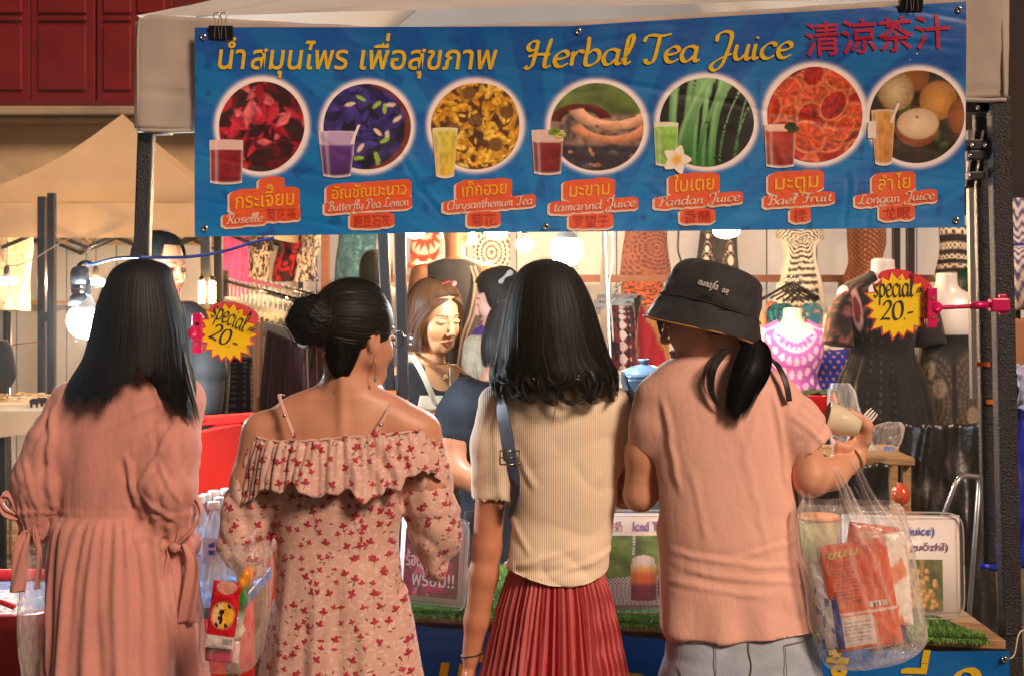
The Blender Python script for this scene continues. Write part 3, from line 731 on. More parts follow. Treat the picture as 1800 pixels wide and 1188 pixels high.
for px, Y, w in ((1010, 7.6, 10), (1062, 7.9, 13)):
 tt = thing('tent_post', 'slim grey post behind the long-haired customer, %s' % ('under the bare bulb' if px < 1050 else 'beside the hanging ropes'), 'post', (wx(px, Y), Y, 0)); box('post', (wx(px, Y), Y, 1.2), (S(w, Y), .04, 2.4), pm('grey_bar'), tt, bw=.003); box('foot_plate', (wx(px, Y), Y, .01), (.08, .08, .014), POSTM, tt)

# ------------------------------------------------------------------ banner
BY = SY - .055
top_x = [340, 450, 700, 880, 1000, 1150, 1300, 1500, 1700]; top_y = [49, 47, 46, 47, 48, 38, 28, 16, 4]
def bsurf(X, Y):
 u = (X - 340) / 1357; v = (Y - 30) / 380
 d = .010 * np.sin(u * 9.5 + v * 1.5) + .006 * np.sin(u * 4 - v * 4 + 1) + .007 * noise(u * 6, v * 2.2, 0, 11)
 a, b = u * 3.4 + v * 1.0, v * 3.2 - u * 2.2           # long diagonal creases
 d = d + .0035 * np.clip(ridge(b * 1.7, a * .35, 0, 21) - .55, 0, 1) + .003 * np.clip(ridge(b * 1.2 + u * 9, a * .5, 3, 22) - .6, 0, 1)
 for (x0, y0, x1, y1, h) in ((560, 150, 735, 200, 1.6), (600, 75, 770, 140, 1.6), (540, 225, 640, 300, 1.4), (690, 255, 790, 400, 1.8), (1468, 125, 1560, 45, 1.9), (1518, 195, 1610, 95, 1.9), (1440, 60, 1690, 90, 1.6), (900, 100, 1180, 60, 1.2), (960, 170, 1100, 150, 1.2), (352, 190, 395, 160, 1.5), (380, 330, 420, 395, 1.5), (1130, 330, 1250, 395, 1.4), (1492, 300, 1486, 402, 1.8), (1530, 330, 1526, 402, 1.6), (820, 60, 860, 200, 1.0), (1290, 130, 1390, 330, 1.2), (1650, 60, 1560, 140, 1.8)):
  dx, dy = x1 - x0, y1 - y0; L = math.hypot(dx, dy); t = ((X - x0) * dx + (Y - y0) * dy) / L / L; n = ((X - x0) * dy - (Y - y0) * dx) / L + 3 * np.sin(t * 5 + x0)
  d = d + .0007 * h * sstep(-.1, .25, t) * sstep(1.1, .75, t) * (np.exp(-(n / 5.5) ** 2) - .7 * np.exp(-((n - 9) / 7) ** 2))
 return d
def banner_map(X, Y, off=0.0):
 X = np.asarray(X, float); Y = np.asarray(Y, float); D = BY + bsurf(X, Y) - off
 return np.stack([(X - 900) * BY / F, D, CAMZ + (HOR - Y) * BY / F], -1)
def vinyl(name, col=None, attr=False, rough=.35):
 if name in _mc: return _mc[name]
 k = newmat(name); co = k.coord()
 base = k.attr('Col', 'Color') if attr else tuple(col)
 nz = k.noise(co, 7, 4, .65); st = k.noise(k.scale(co, (1.5, 1, 9)), 3.0, 4, .6)
 c = k.mix(k.math('MULTIPLY', k.ramp(nz, .45, .8), .03), base, (.30, .34, .40)); k.l(c, k.b.inputs['Base Color'])
 k.l(k.math('MULTIPLY_ADD', nz, .25, rough - .12), k.b.inputs['Roughness'])
 fine = k.n('ShaderNodeTexWave', wave_type='BANDS', bands_direction='X'); k.l(co, fine.inputs[0]); fine.inputs['Scale'].default_value = 120; fine.inputs['Distortion'].default_value = .6
 m2 = k.n('ShaderNodeMapping'); k.l(co, m2.inputs[0]); m2.inputs['Rotation'].default_value = (0, radians(32), 0); m2.inputs['Scale'].default_value = (1.2, 1, 5)
 cr = k.noise(m2.outputs[0], 1.7, 3, .55); crr = k.math('ABSOLUTE', k.math('SUBTRACT', cr, .5))
 n1 = k.bump(crr, .32, .02); n2 = k.bump(nz, .2, .006, n1); n3 = k.bump(fine.outputs[0], .03, .0006, n2)
 k.l(n3, k.b.inputs['Normal']); k.b.inputs['Specular IOR Level'].default_value = .55
 _mc[name] = k.m; return k.m
VIN = vinyl('banner_vinyl', attr=True)
banner = thing('banner', 'bright blue drinks banner with round fruit pictures and yellow title lettering', 'banner', banner_map(1020, 220))
circ = [(460, 222, 76, 80), (645, 223, 76, 76), (836, 221, 78, 76), (1050, 223, 82, 76), (1243, 215, 83, 78), (1434, 201, 84, 83), (1612, 206, 81, 81)]
def bcol(u, v):
 X = 342 + u * 1354; Y = lerp(np.interp(X, top_x, top_y), np.interp(X, [340, 700, 1200, 1700], [417, 411, 406, 400]), v)
 c = mixc(rgb(0, 66, 152), rgb(0, 116, 194), .25 + .75 * np.clip(v * 1.1 - .1 + .12 * noise(u * 5, v * 4), 0, 1))
 ang = np.arctan2(Y - 560, X - 1000); ray = sstep(-.1, .3, np.sin(ang * 34 + .6)) * .35
 c = mixc(c, rgb(10, 140, 205), ray * sstep(0, .5, v + .2))
 c = mixc(c, rgb(0, 70, 150), .6 * sstep(.62, .72, noise(u * 60, v * 16, 3, 4)))
 for (cx, cy, rx, ry) in circ:
  r = np.sqrt(((X - cx) / rx) ** 2 + ((Y - cy) / ry) ** 2)
  c = mixc(c, rgb(245, 235, 235), np.where(r < 1.05, 1, np.exp(-((r - 1.05) / .065) ** 2)))
 return c
sheet('banner_sheet', 0, 0, 0, 0, 620, 190, banner_map, VIN, banner, bcol, shape=lambda u, v: (342 + u * 1354 + 0 * v, lerp(np.interp(342 + u * 1354, top_x, top_y), np.interp(342 + u * 1354, [340, 700, 1200, 1700], [417, 411, 406, 400]), v)))
sheet('banner_back', 0, 0, 0, 0, 120, 40, banner_map, vinyl('banner_backing', (.55, .55, .58)), banner, off=-.0012, shape=lambda u, v: (342 + u * 1354, lerp(np.interp(342 + u * 1354, top_x, top_y), np.interp(342 + u * 1354, [340, 700, 1200, 1700], [417, 411, 406, 400]), v)))
PRINT = vinyl('printed_picture', attr=True, rough=.4)
def paint_pod(x, y):
 c = mixc(rgb(40, 50, 25), rgb(120, 150, 70), .5 + .5 * fbm(x * 3, y * 3, 1, 3))
 c = mixc(c, mixc(rgb(70, 55, 60), rgb(170, 140, 120), .5 + fbm(x * 8, y * 5, 1, 4)), sstep(.35, .2, y))
 c2 = blobs(x, y, (.03, .02, .03), 40, 5, [rgb(190, 130, 90), rgb(90, 80, 95), rgb(60, 35, 35)], (.04, .14)); c = mixc(c, c2, sstep(-.35, -.5, y))
 for (cx, cy, R, w, a0, a1, cl) in ((-.35, .1, .55, .13, .2, 3.2, rgb(90, 25, 25)), (.35, .55, .85, .17, -2.9, -.3, rgb(228, 175, 140)), (.3, .22, .85, .15, -2.8, -.35, rgb(205, 140, 105))):
  r = np.hypot(x - cx, (y - cy) * 1.6); an = np.arctan2((y - cy) * 1.6, x - cx)
  m = sstep(w * 1.08, w * .92, np.abs(r - R)) * sstep(a0, a0 + .12, an) * sstep(a1, a1 - .12, an)
  sh = 1.0 - .55 * np.clip((r - R) / w, -1, 1) * np.sign(cy - 0) * (1 if a0 < 0 else -1) * 1.0
  c = mixc(c, cl * np.clip(sh * (1 + .2 * noise(x * 12, y * 12)), .3, 1.4)[:, None], m)
 return c
def paint_pandan(x, y):
 c = np.array(rgb(12, 14, 12)) * np.ones((len(x), 3)); r = np.random.default_rng(3)
 for i in range(18):
  x0 = r.uniform(-.75, .25) if i < 15 else r.uniform(.3, .8); bend = r.uniform(.1, .8) * (1 if x0 > -.6 else .3); w = r.uniform(.035, .075) * (1 if i < 15 else .3)
  xc = x0 + bend * np.clip(y + 1, 0, 2) ** 2 * .25 - .1; d = np.abs(x - xc) / w
  g = mixc(rgb(30, 110, 30), rgb(160, 215, 150), np.clip(.3 + .4 * y + .4 * (1 - d) * (i % 2), 0, 1)); c = mixc(c, g, sstep(1.1, .8, d))
 return c
def paint_longan(x, y):
 c = blobs(x, y, rgb(40, 35, 25), 30, 9, [rgb(70, 90, 40), rgb(60, 40, 25)], (.1, .3))
 for (cx, cy, rx, ry, a, b, k) in ((-.05, .85, .3, .3, rgb(120, 70, 35), rgb(150, 90, 40), 0), (.45, .35, .40, .42, rgb(150, 95, 35), rgb(215, 155, 70), 0), (-.45, .55, .38, .42, rgb(140, 100, 55), rgb(215, 195, 150), 1), (.95, .0, .3, .4, rgb(120, 60, 30), rgb(160, 95, 45), 0), (0, -.28, .46, .36, rgb(120, 70, 45), rgb(180, 100, 60), 0), (0.02, -.15, .44, .33, rgb(205, 170, 130), rgb(235, 215, 180), 1)):
  d = np.hypot((x - cx) / rx, (y - cy) / ry)
  cl = mixc(np.asarray(a), np.asarray(b), np.clip(1.1 - d + .15 * noise(x * 20, y * 20), 0, 1)); c = mixc(c, cl, sstep(1.04, .97, d))
 return c
def paint_chrys(x, y):
 c = blobs(x, y, rgb(90, 50, 15), 170, 17, [rgb(225, 170, 40), rgb(240, 195, 70), rgb(200, 140, 30)], (.08, .22), (.25, .5), .7)
 for cx, cy in ((.0, .1), (-.15, .75), (.45, -.45), (-.5, -.1), (.7, .3)):
  d = np.hypot(x - cx, y - cy) / .17; c = mixc(c, rgb(120, 80, 40) * (.6 + .8 * (noise(x * 30, y * 30) * .5 + .5))[:, None], sstep(1.1, .8, d))
 return c
def paint_pea(x, y):
 c = blobs(x, y, rgb(18, 12, 35), 90, 23, [rgb(45, 35, 110), rgb(60, 45, 130), rgb(28, 20, 60)], (.12, .35), (.3, .7), .9)
 r = np.random.default_rng(5)
 for i in range(14):
  px, py = r.uniform(-.8, .7, 2); a = r.uniform(0, 3); u = ((x - px) * cos(a) + (y - py) * sin(a)) / .13; v = (-(x - px) * sin(a) + (y - py) * cos(a)) / .05
  c = mixc(c, rgb(225, 205, 180) if i % 2 else rgb(150, 190, 60), sstep(1.1, .7, u * u + v * v))
 rr = np.hypot(x + .06, y); return mixc(c, rgb(120, 45, 25), sstep(.93, .97, rr) * (x > .1))
paints = [lambda x, y: blobs(x, y, rgb(50, 8, 14), 75, 2, [rgb(150, 12, 35), rgb(185, 30, 55), rgb(95, 8, 20), rgb(205, 90, 100)], (.12, .38), (.2, .5), .9, 2),
          paint_pea, paint_chrys, paint_pod, paint_pandan,
          lambda x, y: blobs(x, y, rgb(110, 25, 12), 46, 31, [rgb(205, 60, 30), rgb(220, 85, 45), rgb(180, 35, 22)], (.24, .45), (.6, .95), .5, 1, inner=rgb(230, 130, 80)),
          paint_longan]
for i, (cx, cy, rx, ry) in enumerate(circ):
 disc('printed_fruit', cx, cy, rx, ry, banner_map, PRINT, banner, paints[i], .0016, seed=i)
def glass_print(x0, x1, y0, y1, taper, liquid, top, foam=.12, straw=False, px=0):
 def shp(u, v):
  w = lerp(1, taper, v); xc = (x0 + x1) / 2; e = .06 * (1 - (2 * u - 1) ** 2)
  return xc + (u - .5) * (x1 - x0) * w, lerp(y0, y1, v) + (v - .3) * e * (y1 - y0)
 def cf(u, v):
  c = liquid[0] * (1 - v[:, None]) + liquid[1] * v[:, None]
  c = c * (1 + .25 * noise(u * 7, v * 9, px))[:, None]
  c = mixc(c, rgb(235, 220, 210), (v < foam) * .75 + 0.0); c = mixc(c, top, ((v > .03) & (v < foam * 1.1) & (np.abs(u - .5) < .42)) * .8)
  c = mixc(c, rgb(235, 225, 220), sstep(.93, .97, v) * .8 + sstep(.06, .02, u) * .6 + sstep(.94, .98, u) * .6 + .35 * np.exp(-((u - .2) / .05) ** 2))
  return c
 sheet('printed_glass', 0, 0, 0, 0, 22, 34, banner_map, PRINT, banner, cf, .0026, shp)
 if straw:
  sheet('printed_straw', 0, 0, 0, 0, 2, 8, banner_map, vinyl('print_white', (.8, .75, .7)), banner, None, .0032, lambda u, v: (x1 - 8 + (1 - v) * 13 + (u - .5) * 5, y0 - 12 + v * 34))
glass_print(368, 427, 247, 322, .95, (rgb(150, 25, 40), rgb(120, 15, 30)), rgb(225, 190, 185), .22)
glass_print(559, 626, 232, 310, .72, (rgb(110, 60, 150), rgb(60, 25, 95)), rgb(170, 150, 200), .28, True, 1)
glass_print(760, 805, 226, 311, .7, (rgb(205, 200, 70), rgb(215, 180, 60)), rgb(225, 225, 130), .08, False, 2)
glass_print(934, 991, 230, 306, .82, (rgb(140, 20, 30), rgb(110, 12, 22)), rgb(220, 190, 180), .26, False, 3)
glass_print(1149, 1193, 216, 290, .82, (rgb(150, 205, 90), rgb(125, 180, 60)), rgb(230, 235, 210), .1, False, 4)
glass_print(1345, 1401, 219, 292, .88, (rgb(190, 60, 35), rgb(130, 25, 18)), rgb(240, 200, 180), .14, False, 5)
glass_print(1533, 1575, 194, 288, .68, (rgb(215, 160, 80), rgb(190, 120, 50)), rgb(205, 160, 100), .05, True, 6)
for (n_, cx, cy, m_) in (('leaf', 975, 232, (110, 140, 40)), ('leaf', 985, 238, (190, 190, 90)), ('leaf', 1397, 226, (50, 70, 25)), ('leaf', 1392, 220, (30, 50, 15))):
 disc('printed_leaf', cx, cy, 12, 7, banner_map, PRINT, banner, lambda x, y, m_=m_: rgb(*m_) * (1 + .3 * noise(x * 4, y * 4))[:, None], .0034 + .0001 * (cx % 5), nr=5, nt=20, wob=.2)
sheet('printed_tag', 1527, 213, 1541, 243, 3, 3, banner_map, vinyl('print_white', (.8, .75, .7)), banner, None, .0034)
for k in range(5):
 a = k * 2 * pi / 5 + .3; cx, cy = 1190 + 12 * sin(a), 280 - 12 * cos(a)
 def pet(u, v, a=a):
  w = 8.5 * np.sin(pi * np.clip(v, .02, 1) ** .7 * .92 + .05) * (2 * u - 1) * 1.15; r = v * 26
  return 1190 + r * sin(a) + w * cos(a), 281 - r * cos(a) + w * sin(a)
 sheet('printed_petal', 0, 0, 0, 0, 7, 10, banner_map, PRINT, banner, lambda u, v: mixc(rgb(235, 175, 60), rgb(240, 232, 215), sstep(.1, .5, v)), .0036 + k * .0001, pet)
# lettering
YEL = vinyl('print_yellow', (.70, .47, .012)); REDI = vinyl('print_red', (.42, .008, .05)); ORA = vinyl('print_orange', (.72, .105, .028)); PALE = vinyl('print_pale', (.75, .6, .5)); LYEL = vinyl('print_gold', (.82, .43, .02)); LRED = vinyl('print_brick', (.5, .04, .025))
def thai(t, x0, y0, x1, y1, m, h=None, sh=.12, off=.0042, bold=.0):
 g, w = glyphs(t, sh, bold); return letter_mesh('lettering', g, w, banner_map, m, banner, x0, y0, x1, y1, h, off)
def pen(t, x0, y0, x1, y1, m, h=None, w=.05, off=.0042):
 g, wd = strokes(t, w); return letter_mesh('lettering', g, wd, banner_map, m, banner, x0, y0, x1, y1, h, off)
thai('น้ำสมุนไพร', 378, 121, 610, 121, YEL, 60, .14, .003, .012); thai('เพื่อสุขภาพ', 626, 121, 872, 122, YEL, 60, .14, .003, .012)
pen('Herbal Tea Juice', 922, 121, 1392, 101, YEL, 52, .062, .003)
g, w = glyphs('清涼茶汁', .0, .012); letter_mesh('lettering', g, w, banner_map, REDI, banner, 1416, 95, 1670, 80, 64, .003)
def plate(x0, x1, yc, hh, tilt, seed):
 """orange cloud shaped plate with pale shadow edge"""
 for dx, dy, off, m, g in ((-2.2, 2.4, .0024, PALE, 2.0), (0, 0, .0031, ORA, 0)):
  def shp(u, v):
   X = lerp(x0 - g, x1 + g, u); e = np.minimum(u, 1 - u) * (x1 - x0); rr = hh * .55
   cr = np.where(e < rr, np.sqrt(np.clip(1 - (1 - e / rr) ** 2, .04, 1)), 1); hv = (hh / 2 + g * .7 + 1.1 * noise(X * .12, v * 2, seed)) * (.55 + .45 * cr)
   return X + dx, yc - (X - (x0 + x1) / 2) * tilt + (2 * v - 1) * hv + dy
  sheet('label_plate', 0, 0, 0, 0, 40, 6, banner_map, m, banner, None, off + seed * .00002, shp)
labels = [
 ('กระเจี๊ยบ', 412, 519, 352, 40, 'Roselle', 398, 462, 386, '菊花茶', 468, 522, 376),
 ('อัญชัญมะนาว', 582, 716, 337, 32, 'Butterfly Pea Lemon', 577, 719, 361, '豌豆石灰', 622, 688, 388),
 ('เก๊กฮวย', 810, 892, 334, 34, 'Chrysanthemum Tea', 786, 936, 359, '菊花', 828, 874, 386),
 ('มะขาม', 998, 1073, 334, 36, 'tamarind Juice', 972, 1116, 362, '罗望子', 1006, 1072, 389),
 ('ใบเตย', 1184, 1258, 324, 38, 'Pandan Juice', 1157, 1301, 352, '香蘭', 1202, 1252, 380),
 ('มะตูม', 1360, 1442, 320, 38, 'Bael Fruit', 1350, 1463, 351, '桲', 1396, 1420, 378),
 ('ลำไย', 1542, 1602, 322, 36, 'Longan Juice', 1510, 1642, 349, '龙眼', 1552, 1602, 374)]
for i, (t, a, b, y, h, e, c, d, ey, z, f, g_, zy) in enumerate(labels):
 tl = .07
 if i == 0: plate(455, 500, 328, 34, tl, 9)
 plate(a - 8, b + 8, y, h + 2, tl, i * 3); plate(c - 6, d + 6, ey, 22, tl, i * 3 + 1); plate(f - 6, g_ + 6, zy, 26, tl * .5, i * 3 + 2)
 thai(t, a, y + h * .30 + (b - a) * tl / 2, b, y + h * .30 - (b - a) * tl / 2, LYEL, h * .92, .1, .0052, .01)
 pen(e, c, ey + 6 + (d - c) * tl / 2, d, ey + 6 - (d - c) * tl / 2, PALE, 17, .06, .0052)
 gg, w = glyphs(z, 0, .0); letter_mesh('lettering', gg, w, banner_map, LRED, banner, f, zy + 9 + 1, g_, zy + 9 - 1, 23, .0052)
# eyelets
for (px, py) in ((357, 65), (1016, 57), (1683, 19), (360, 402), (959, 399), (1681, 388)):
 c = banner_map(np.array([px]), np.array([py]))[0]
 prof = [(.0035, 0), (.0035, .003), (.0055, .0045), (.0085, .003), (.009, 0)]
 lathe('eyelet', prof, c + [0, -.0012, 0], CHROME, banner, 20, R=rot('X', pi / 2), cap=(False, False))
 lathe('eyelet_hole', [(0, .0), (.0036, .0)], c + [0, -.0022, 0], pm('hole', (.01, .01, .01), .9), banner, 12, R=rot('X', pi / 2), cap=(False, False))
# binder clips
def clip(label, px, py, sc=1.0, handles=True):
 Yc = BY + float(bsurf(np.array([px]), np.array([py]))[0])
 t = thing('binder_clip', label, 'clip', W(px, py, Yc), 'binder clips')
 w = S(42, BY) * sc; h = S(24, BY) * sc
 P = []
 for s_ in np.linspace(0, 1, 10):
  ring = []
  for (yy, zz) in ((.012, h / 2), (-.012, h / 2), (-.004, -h / 2), (.004, -h / 2)): ring.append([lerp(-w / 2, w / 2, s_), yy, zz])
  P.append(ring)
 loft('clip_body', np.array(P) + W(px, py, Yc), pm('black_clip', (.012, .012, .012), .3, .4), t, smooth=False)
 if handles:
  for sgn in (-1, 1):
   c = W(px + sgn * 6, py - 12, Yc) + [0, -.014, 0]
   pts = [c + [-.007, 0, -.035], c + [-.004, 0, .01], c + [-.009, -.002, .026], c + [0, -.003, .033], c + [.009, -.002, .026], c + [.004, 0, .01], c + [.007, 0, -.035]]
   tube('wire_handle', np.array(pts), .0011, CHROME, t, 6, res=30)
clip('black binder clip with wire handles holding the banner over the yellow title', 389, 59)
clip('black binder clip beside the red characters, its handles folded up', 1601, 10, .95)
# ------------------------------------------------------------------ lamps
def lampmat(name, c, s):
 if name in _mc: return _mc[name]
 k = newmat(name); k.b.inputs['Base Color'].default_value = (.9, .9, .9, 1); k.b.inputs['Emission Color'].default_value = (*c, 1); k.b.inputs['Emission Strength'].default_value = s
 _mc[name] = k.m; return k.m
COOL = lampmat('cool_led', (.82, .93, 1.0), 1150); WARM = lampmat('warm_led', (1.0, .62, .30), 850); WARMS = lampmat('warm_tube', (1.0, .6, .22), 160)
def bulb(label, px, py, Y, m, r=.032, cord=True, wide=1.0, name='hanging_bulb', sock=DARKPLASTIC, top=2.3):
 c = W(px, py, Y); t = thing(name, label, 'lamp', c)
 a = np.linspace(-pi / 2, .75, 14); prof = [(r * wide * cos(x), r * sin(x)) for x in a]
 lathe('glowing_globe', prof, c, m, t, 20, cap=(False, False))
 a1 = r * wide * cos(.75); z1 = r * sin(.75)
 lathe('bulb_base', [(a1, z1), (a1 * .8, z1 + r * .25), (a1 * .5, z1 + r * .6), (.016, z1 + r * .8)], c, pm('bulb_plastic', (.6, .6, .58), .5), t, 20, cap=(False, False))
 lathe('socket', [(.017, z1 + r * .75), (.018, z1 + r * .9), (.018, z1 + r * .9 + .03), (.012, z1 + r * .9 + .045), (.004, z1 + r * .9 + .05)], c, sock, t, 14)
 if cord:
  p = c + [0, 0, z1 + r * .9 + .045]
  tube('cord', [p, p + [.003, 0, (top - p[2]) * .5], [p[0] - .004, p[1], top]], .0025, DARKPLASTIC, t, 6, res=10)
 return t
lamp_l = bulb('large white LED bulb glowing beside the head of the woman in the plain pink dress', 150, 564, 4.15, COOL, .052, cord=False, name='clamp_lamp')
# its chrome and black socket above
c = W(141, 492, 4.15)
lathe('lamp_socket', [(.022, -.04), (.026, -.035), (.027, -.012)], c, CHROME, lamp_l, 20); lathe('lamp_cap', [(.028, -.012), (.028, .022), (.022, .035), (.01, .04)], c, DARKPLASTIC, lamp_l, 20)
lathe('lamp_neck', [(.03, -.075), (.03, -.05), (.02, -.04)], c, DARKPLASTIC, lamp_l, 16)
tube('lamp_arm', [c + [.03, 0, -.005], c + [.07, .01, -.004], c + [.12, .03, .0]], .003, CHROME, lamp_l, 6)
tube('lamp_arm', [c + [.03, 0, -.02], c + [.08, .01, -.015], c + [.12, .03, -.004]], .003, CHROME, lamp_l, 6)
bulb('bare white LED bulb blazing above the long-haired woman in the cream top', 996, 440, 4.35, lampmat('cool_led_small', (.84, .94, 1.0), 480), .050)
bulb('warm bulb hanging nearest the sleeveless man', 824, 418, 8.4, WARM, .046)
bulb('warm bulb hanging over the round mandala cloth', 872, 408, 7.4, WARM, .04, wide=1.5)
bulb('warm bulb hanging lowest of the row over the dress shop', 922, 430, 7.0, WARM, .036, wide=1.2)
bulb('warm bulb beside the coral red top', 730, 408, 7.6, WARM, .036, wide=1.4)
bulb('warm flat bulb above the black bucket hat', 1277, 407, 7.2, WARM, .034, wide=2.0)
bulb('warm flat bulb hanging in front of the white flowered blouse', 12, 494, 8.3, lampmat('warm_dim', (1.0, .62, .3), 110), .026, wide=2.2, top=1.88)
bulb('warm lamp glowing behind the large clamp lamp', 168, 496, 8.5, WARM, .028, wide=1.9, top=1.88)
tl = thing('tube_lamp', 'pair of small upright yellow tube bulbs tied to the black post', 'lamp', W(364, 515, 6.4))
for px in (355, 373):
 lathe('glowing_tube', [(.004, -.05), (.014, -.046), (.015, .0), (.014, .046), (.004, .05)], W(px, 514, 6.45), WARMS, tl, 12)
 lathe('tube_cap', [(.012, .05), (.012, .07), (.003, .075)], W(px, 514, 6.45), DARKPLASTIC, tl, 10)
# blue cable along the stall front, heart hook, strings
bc = thing('power_cable', 'blue power cable sagging from the banner to the clamp lamp', 'cable', W(250, 455, SY - .03))
tube('cable', [W(482, 418, SY + .05), W(440, 428, SY + .03), W(390, 443, SY), W(330, 452, SY - .02), W(262, 453, SY - .035), W(240, 452, SY - .03), W(200, 455, SY + .1), W(165, 464, SY + .3), W(147, 462, 4.15)], .0042, pm('blue_rubber', (.012, .06, .35), .35), bc, 8, res=60)
tube('cable_tail', [W(160, 462, 4.13), W(147, 461, 4.14), W(138, 468, 4.15), W(138, 480, 4.15)], .0055, DARKPLASTIC, bc, 8, res=14)
hh = thing('heart_hook', 'small black heart-shaped wire hook hanging over the clamp lamp', 'hook', W(153, 432, 8.6))
tube('hook_wire', [W(153, 444, 8.6), W(146, 437, 8.6), W(142, 428, 8.6), W(146, 422, 8.6), W(152, 425, 8.6), (W(155, 425, 8.6)), W(161, 422, 8.6), W(165, 428, 8.6), W(160, 437, 8.6), W(153, 444, 8.6), W(153, 470, 8.6)], .005, DARKPLASTIC, hh, 6, res=50)
tube('string', [W(153, 424, 8.6), W(153, 390, 8.6)], .002, pm('string', (.4, .33, .25), .9), hh, 5)
def string(label, pts, r, m, name='string', res=30):
 P = np.array([W(*p) for p in pts]); o = tube(name, P, r, m, None, 6, res=res); tag(o, label, 'cord' if name != 'rope' else 'rope'); return o
STR = pm('string')
string('thin grey cord swinging in front of the white flowered blouse', [(0, 430, 7.2), (6, 455, 7.2), (22, 468, 7.2), (60, 455, 7.2), (110, 425, 7.2), (140, 415, 7.2)], .003, STR)
string('thin dark red line tied across to the black tent posts', [(-20, 609, 7.6), (20, 606, 7.6), (72, 600, 7.6)], .003, pm('maroon_cord', (.2, .02, .05), .7))
ROPE = pm('cream_rope', (.6, .5, .36), .85, bump=.6, bs=300)
for k, (pts, lab) in enumerate((([(1064, 405, 4.6), (1067, 480, 4.6), (1070, 560, 4.6), (1074, 640, 4.6)], 'cream hanging rope, the one nearer the long dark hair'),
                              ([(1076, 405, 4.62), (1078, 450, 4.62), (1072, 500, 4.62), (1078, 600, 4.62)], 'cream hanging rope, the one nearer the patterned shorts'))):
 string(lab, pts, .0035, ROPE, 'rope')
string('dark cable hanging down the white wall beside the brown paisley top', [(1193, 405, 9.8), (1192, 440, 9.8), (1197, 460, 9.8), (1194, 478, 9.8)], .006, DARKPLASTIC, 'wall_cable')

# ------------------------------------------------------------------ clothes
CLOTH = pm('printed_cotton', rough=.85, attr=True, var=.1, vs_=8, bump=.25, bs=45, sheen=.2)
SATIN = pm('printed_rayon', rough=.55, attr=True, var=.12, vs_=6, bump=.2, bs=30)
def garment(name, label, pts, Y, paint, cat, depth=.05, nf=9, fa=.05, nt=90, nv=70, group=None, seed=0, mat=None, parent=None, hollow=.0, lean=0.0):
 """hanging garment: pts rows (py, px_left, px_right); paint(s,v,front)"""
 pts = np.array(pts, float); q = spline(pts, nv); th = np.arange(nt) * 2 * pi / nt - pi / 2
 rows = []
 for i in range(nv):
  v = i / (nv - 1); z = wz(q[i, 0], Y); c = (wx(q[i, 1], Y) + wx(q[i, 2], Y)) / 2; w = abs(wx(q[i, 2], Y) - wx(q[i, 1], Y)) / 2
  f = 1 + fa * v ** .7 * (np.sin(nf * th + seed + 1.2 * noise(v * 2, seed)) + .6 * np.sin((nf * 1.7) * th + 2 * seed) )
  wig = .012 * noise(v * 4 + seed, th * 1.5, seed, 3)
  sg = np.sign(np.cos(th)) * np.abs(np.cos(th)) ** .8
  dp = depth * (0.6 + .6 * v)
  rows.append(np.stack([c + w * sg * (1 + .15 * (f - 1)), Y + lean * v - dp * (-np.sin(th)) * f * -1 + wig * 0 + 0 * th, np.full(nt, z) + .004 * np.sin(3 * th + seed)], -1))
  rows[-1][:, 1] = Y + lean * v + dp * np.sin(th) * f + wig
 P = np.array(rows); s = np.cos(th)[None, :] * np.ones((nv, 1)); v = np.linspace(0, 1, nv)[:, None] * np.ones((1, nt)); fr = (np.sin(th) < 0)[None, :] * np.ones((nv, 1))
 col = paint(s.ravel(), v.ravel())
 o = loft(name, P, mat or CLOTH, parent, cap=(True, True), col=col)
 if parent is None: tag(o, label, cat, group)
 return o
R8 = lambda *a: rgb(*a)
def p_noise(a, b, sc=14, th=0.0, asp=1.0, sd=1, soft=.12):
 return lambda s, v: mixc(R8(*a), R8(*b), sstep(th - soft, th + soft, fbm(s * sc * .5, v * sc * asp, sd, sd)))
def p_swirl(a, b, c=None, sc=3.0, fr=16, sd=2):
 def f(s, v):
  n = fbm(s * sc * .5, v * sc, sd, sd, 2) * fr; m = sstep(-.2, .2, np.sin(n)); col = mixc(R8(*a), R8(*b), m)
  if c: col = mixc(col, R8(*c), sstep(.75, .95, np.sin(n * .5 + 1)))
  return col
 return f
def p_mandala(a, b, cs=(0, .5), r=1.0, asp=1.5, k=16, fr=22):
 def f(s, v):
  x, y = (s - cs[0]), (v - cs[1]) * asp * 2; d = np.hypot(x, y) / r; an = np.arctan2(y, x)
  m = np.sin(d * fr) * .6 + .8 * np.cos(an * k) * np.cos(d * fr * .5) + .35 * fbm(s * 20, v * 30)
  return mixc(R8(*a), R8(*b), sstep(-.1, .3, m) * np.where(d > 1.25, .55 + .4 * np.sin(v * 60), 1))
 return f
def p_floral(bg, cols, n=60, sd=1, r=.09, asp=1.4):
 def f(s, v):
  g = np.random.default_rng(sd); c = R8(*bg) * np.ones((len(s), 3)); an = np.arcsin(np.clip(s, -1, 1))
  for i in range(n):
   cx, cy = g.uniform(-1.5, 1.5), g.uniform(0, 1); x, y = (an - cx) , (v - cy) * asp * 2; a = np.arctan2(y, x); d = np.hypot(x, y)
   c = mixc(c, R8(*cols[i % len(cols)]), sstep(1.1, .8, d / (r * (.7 + .4 * np.cos(5 * a + i)))))
  return c
 return f
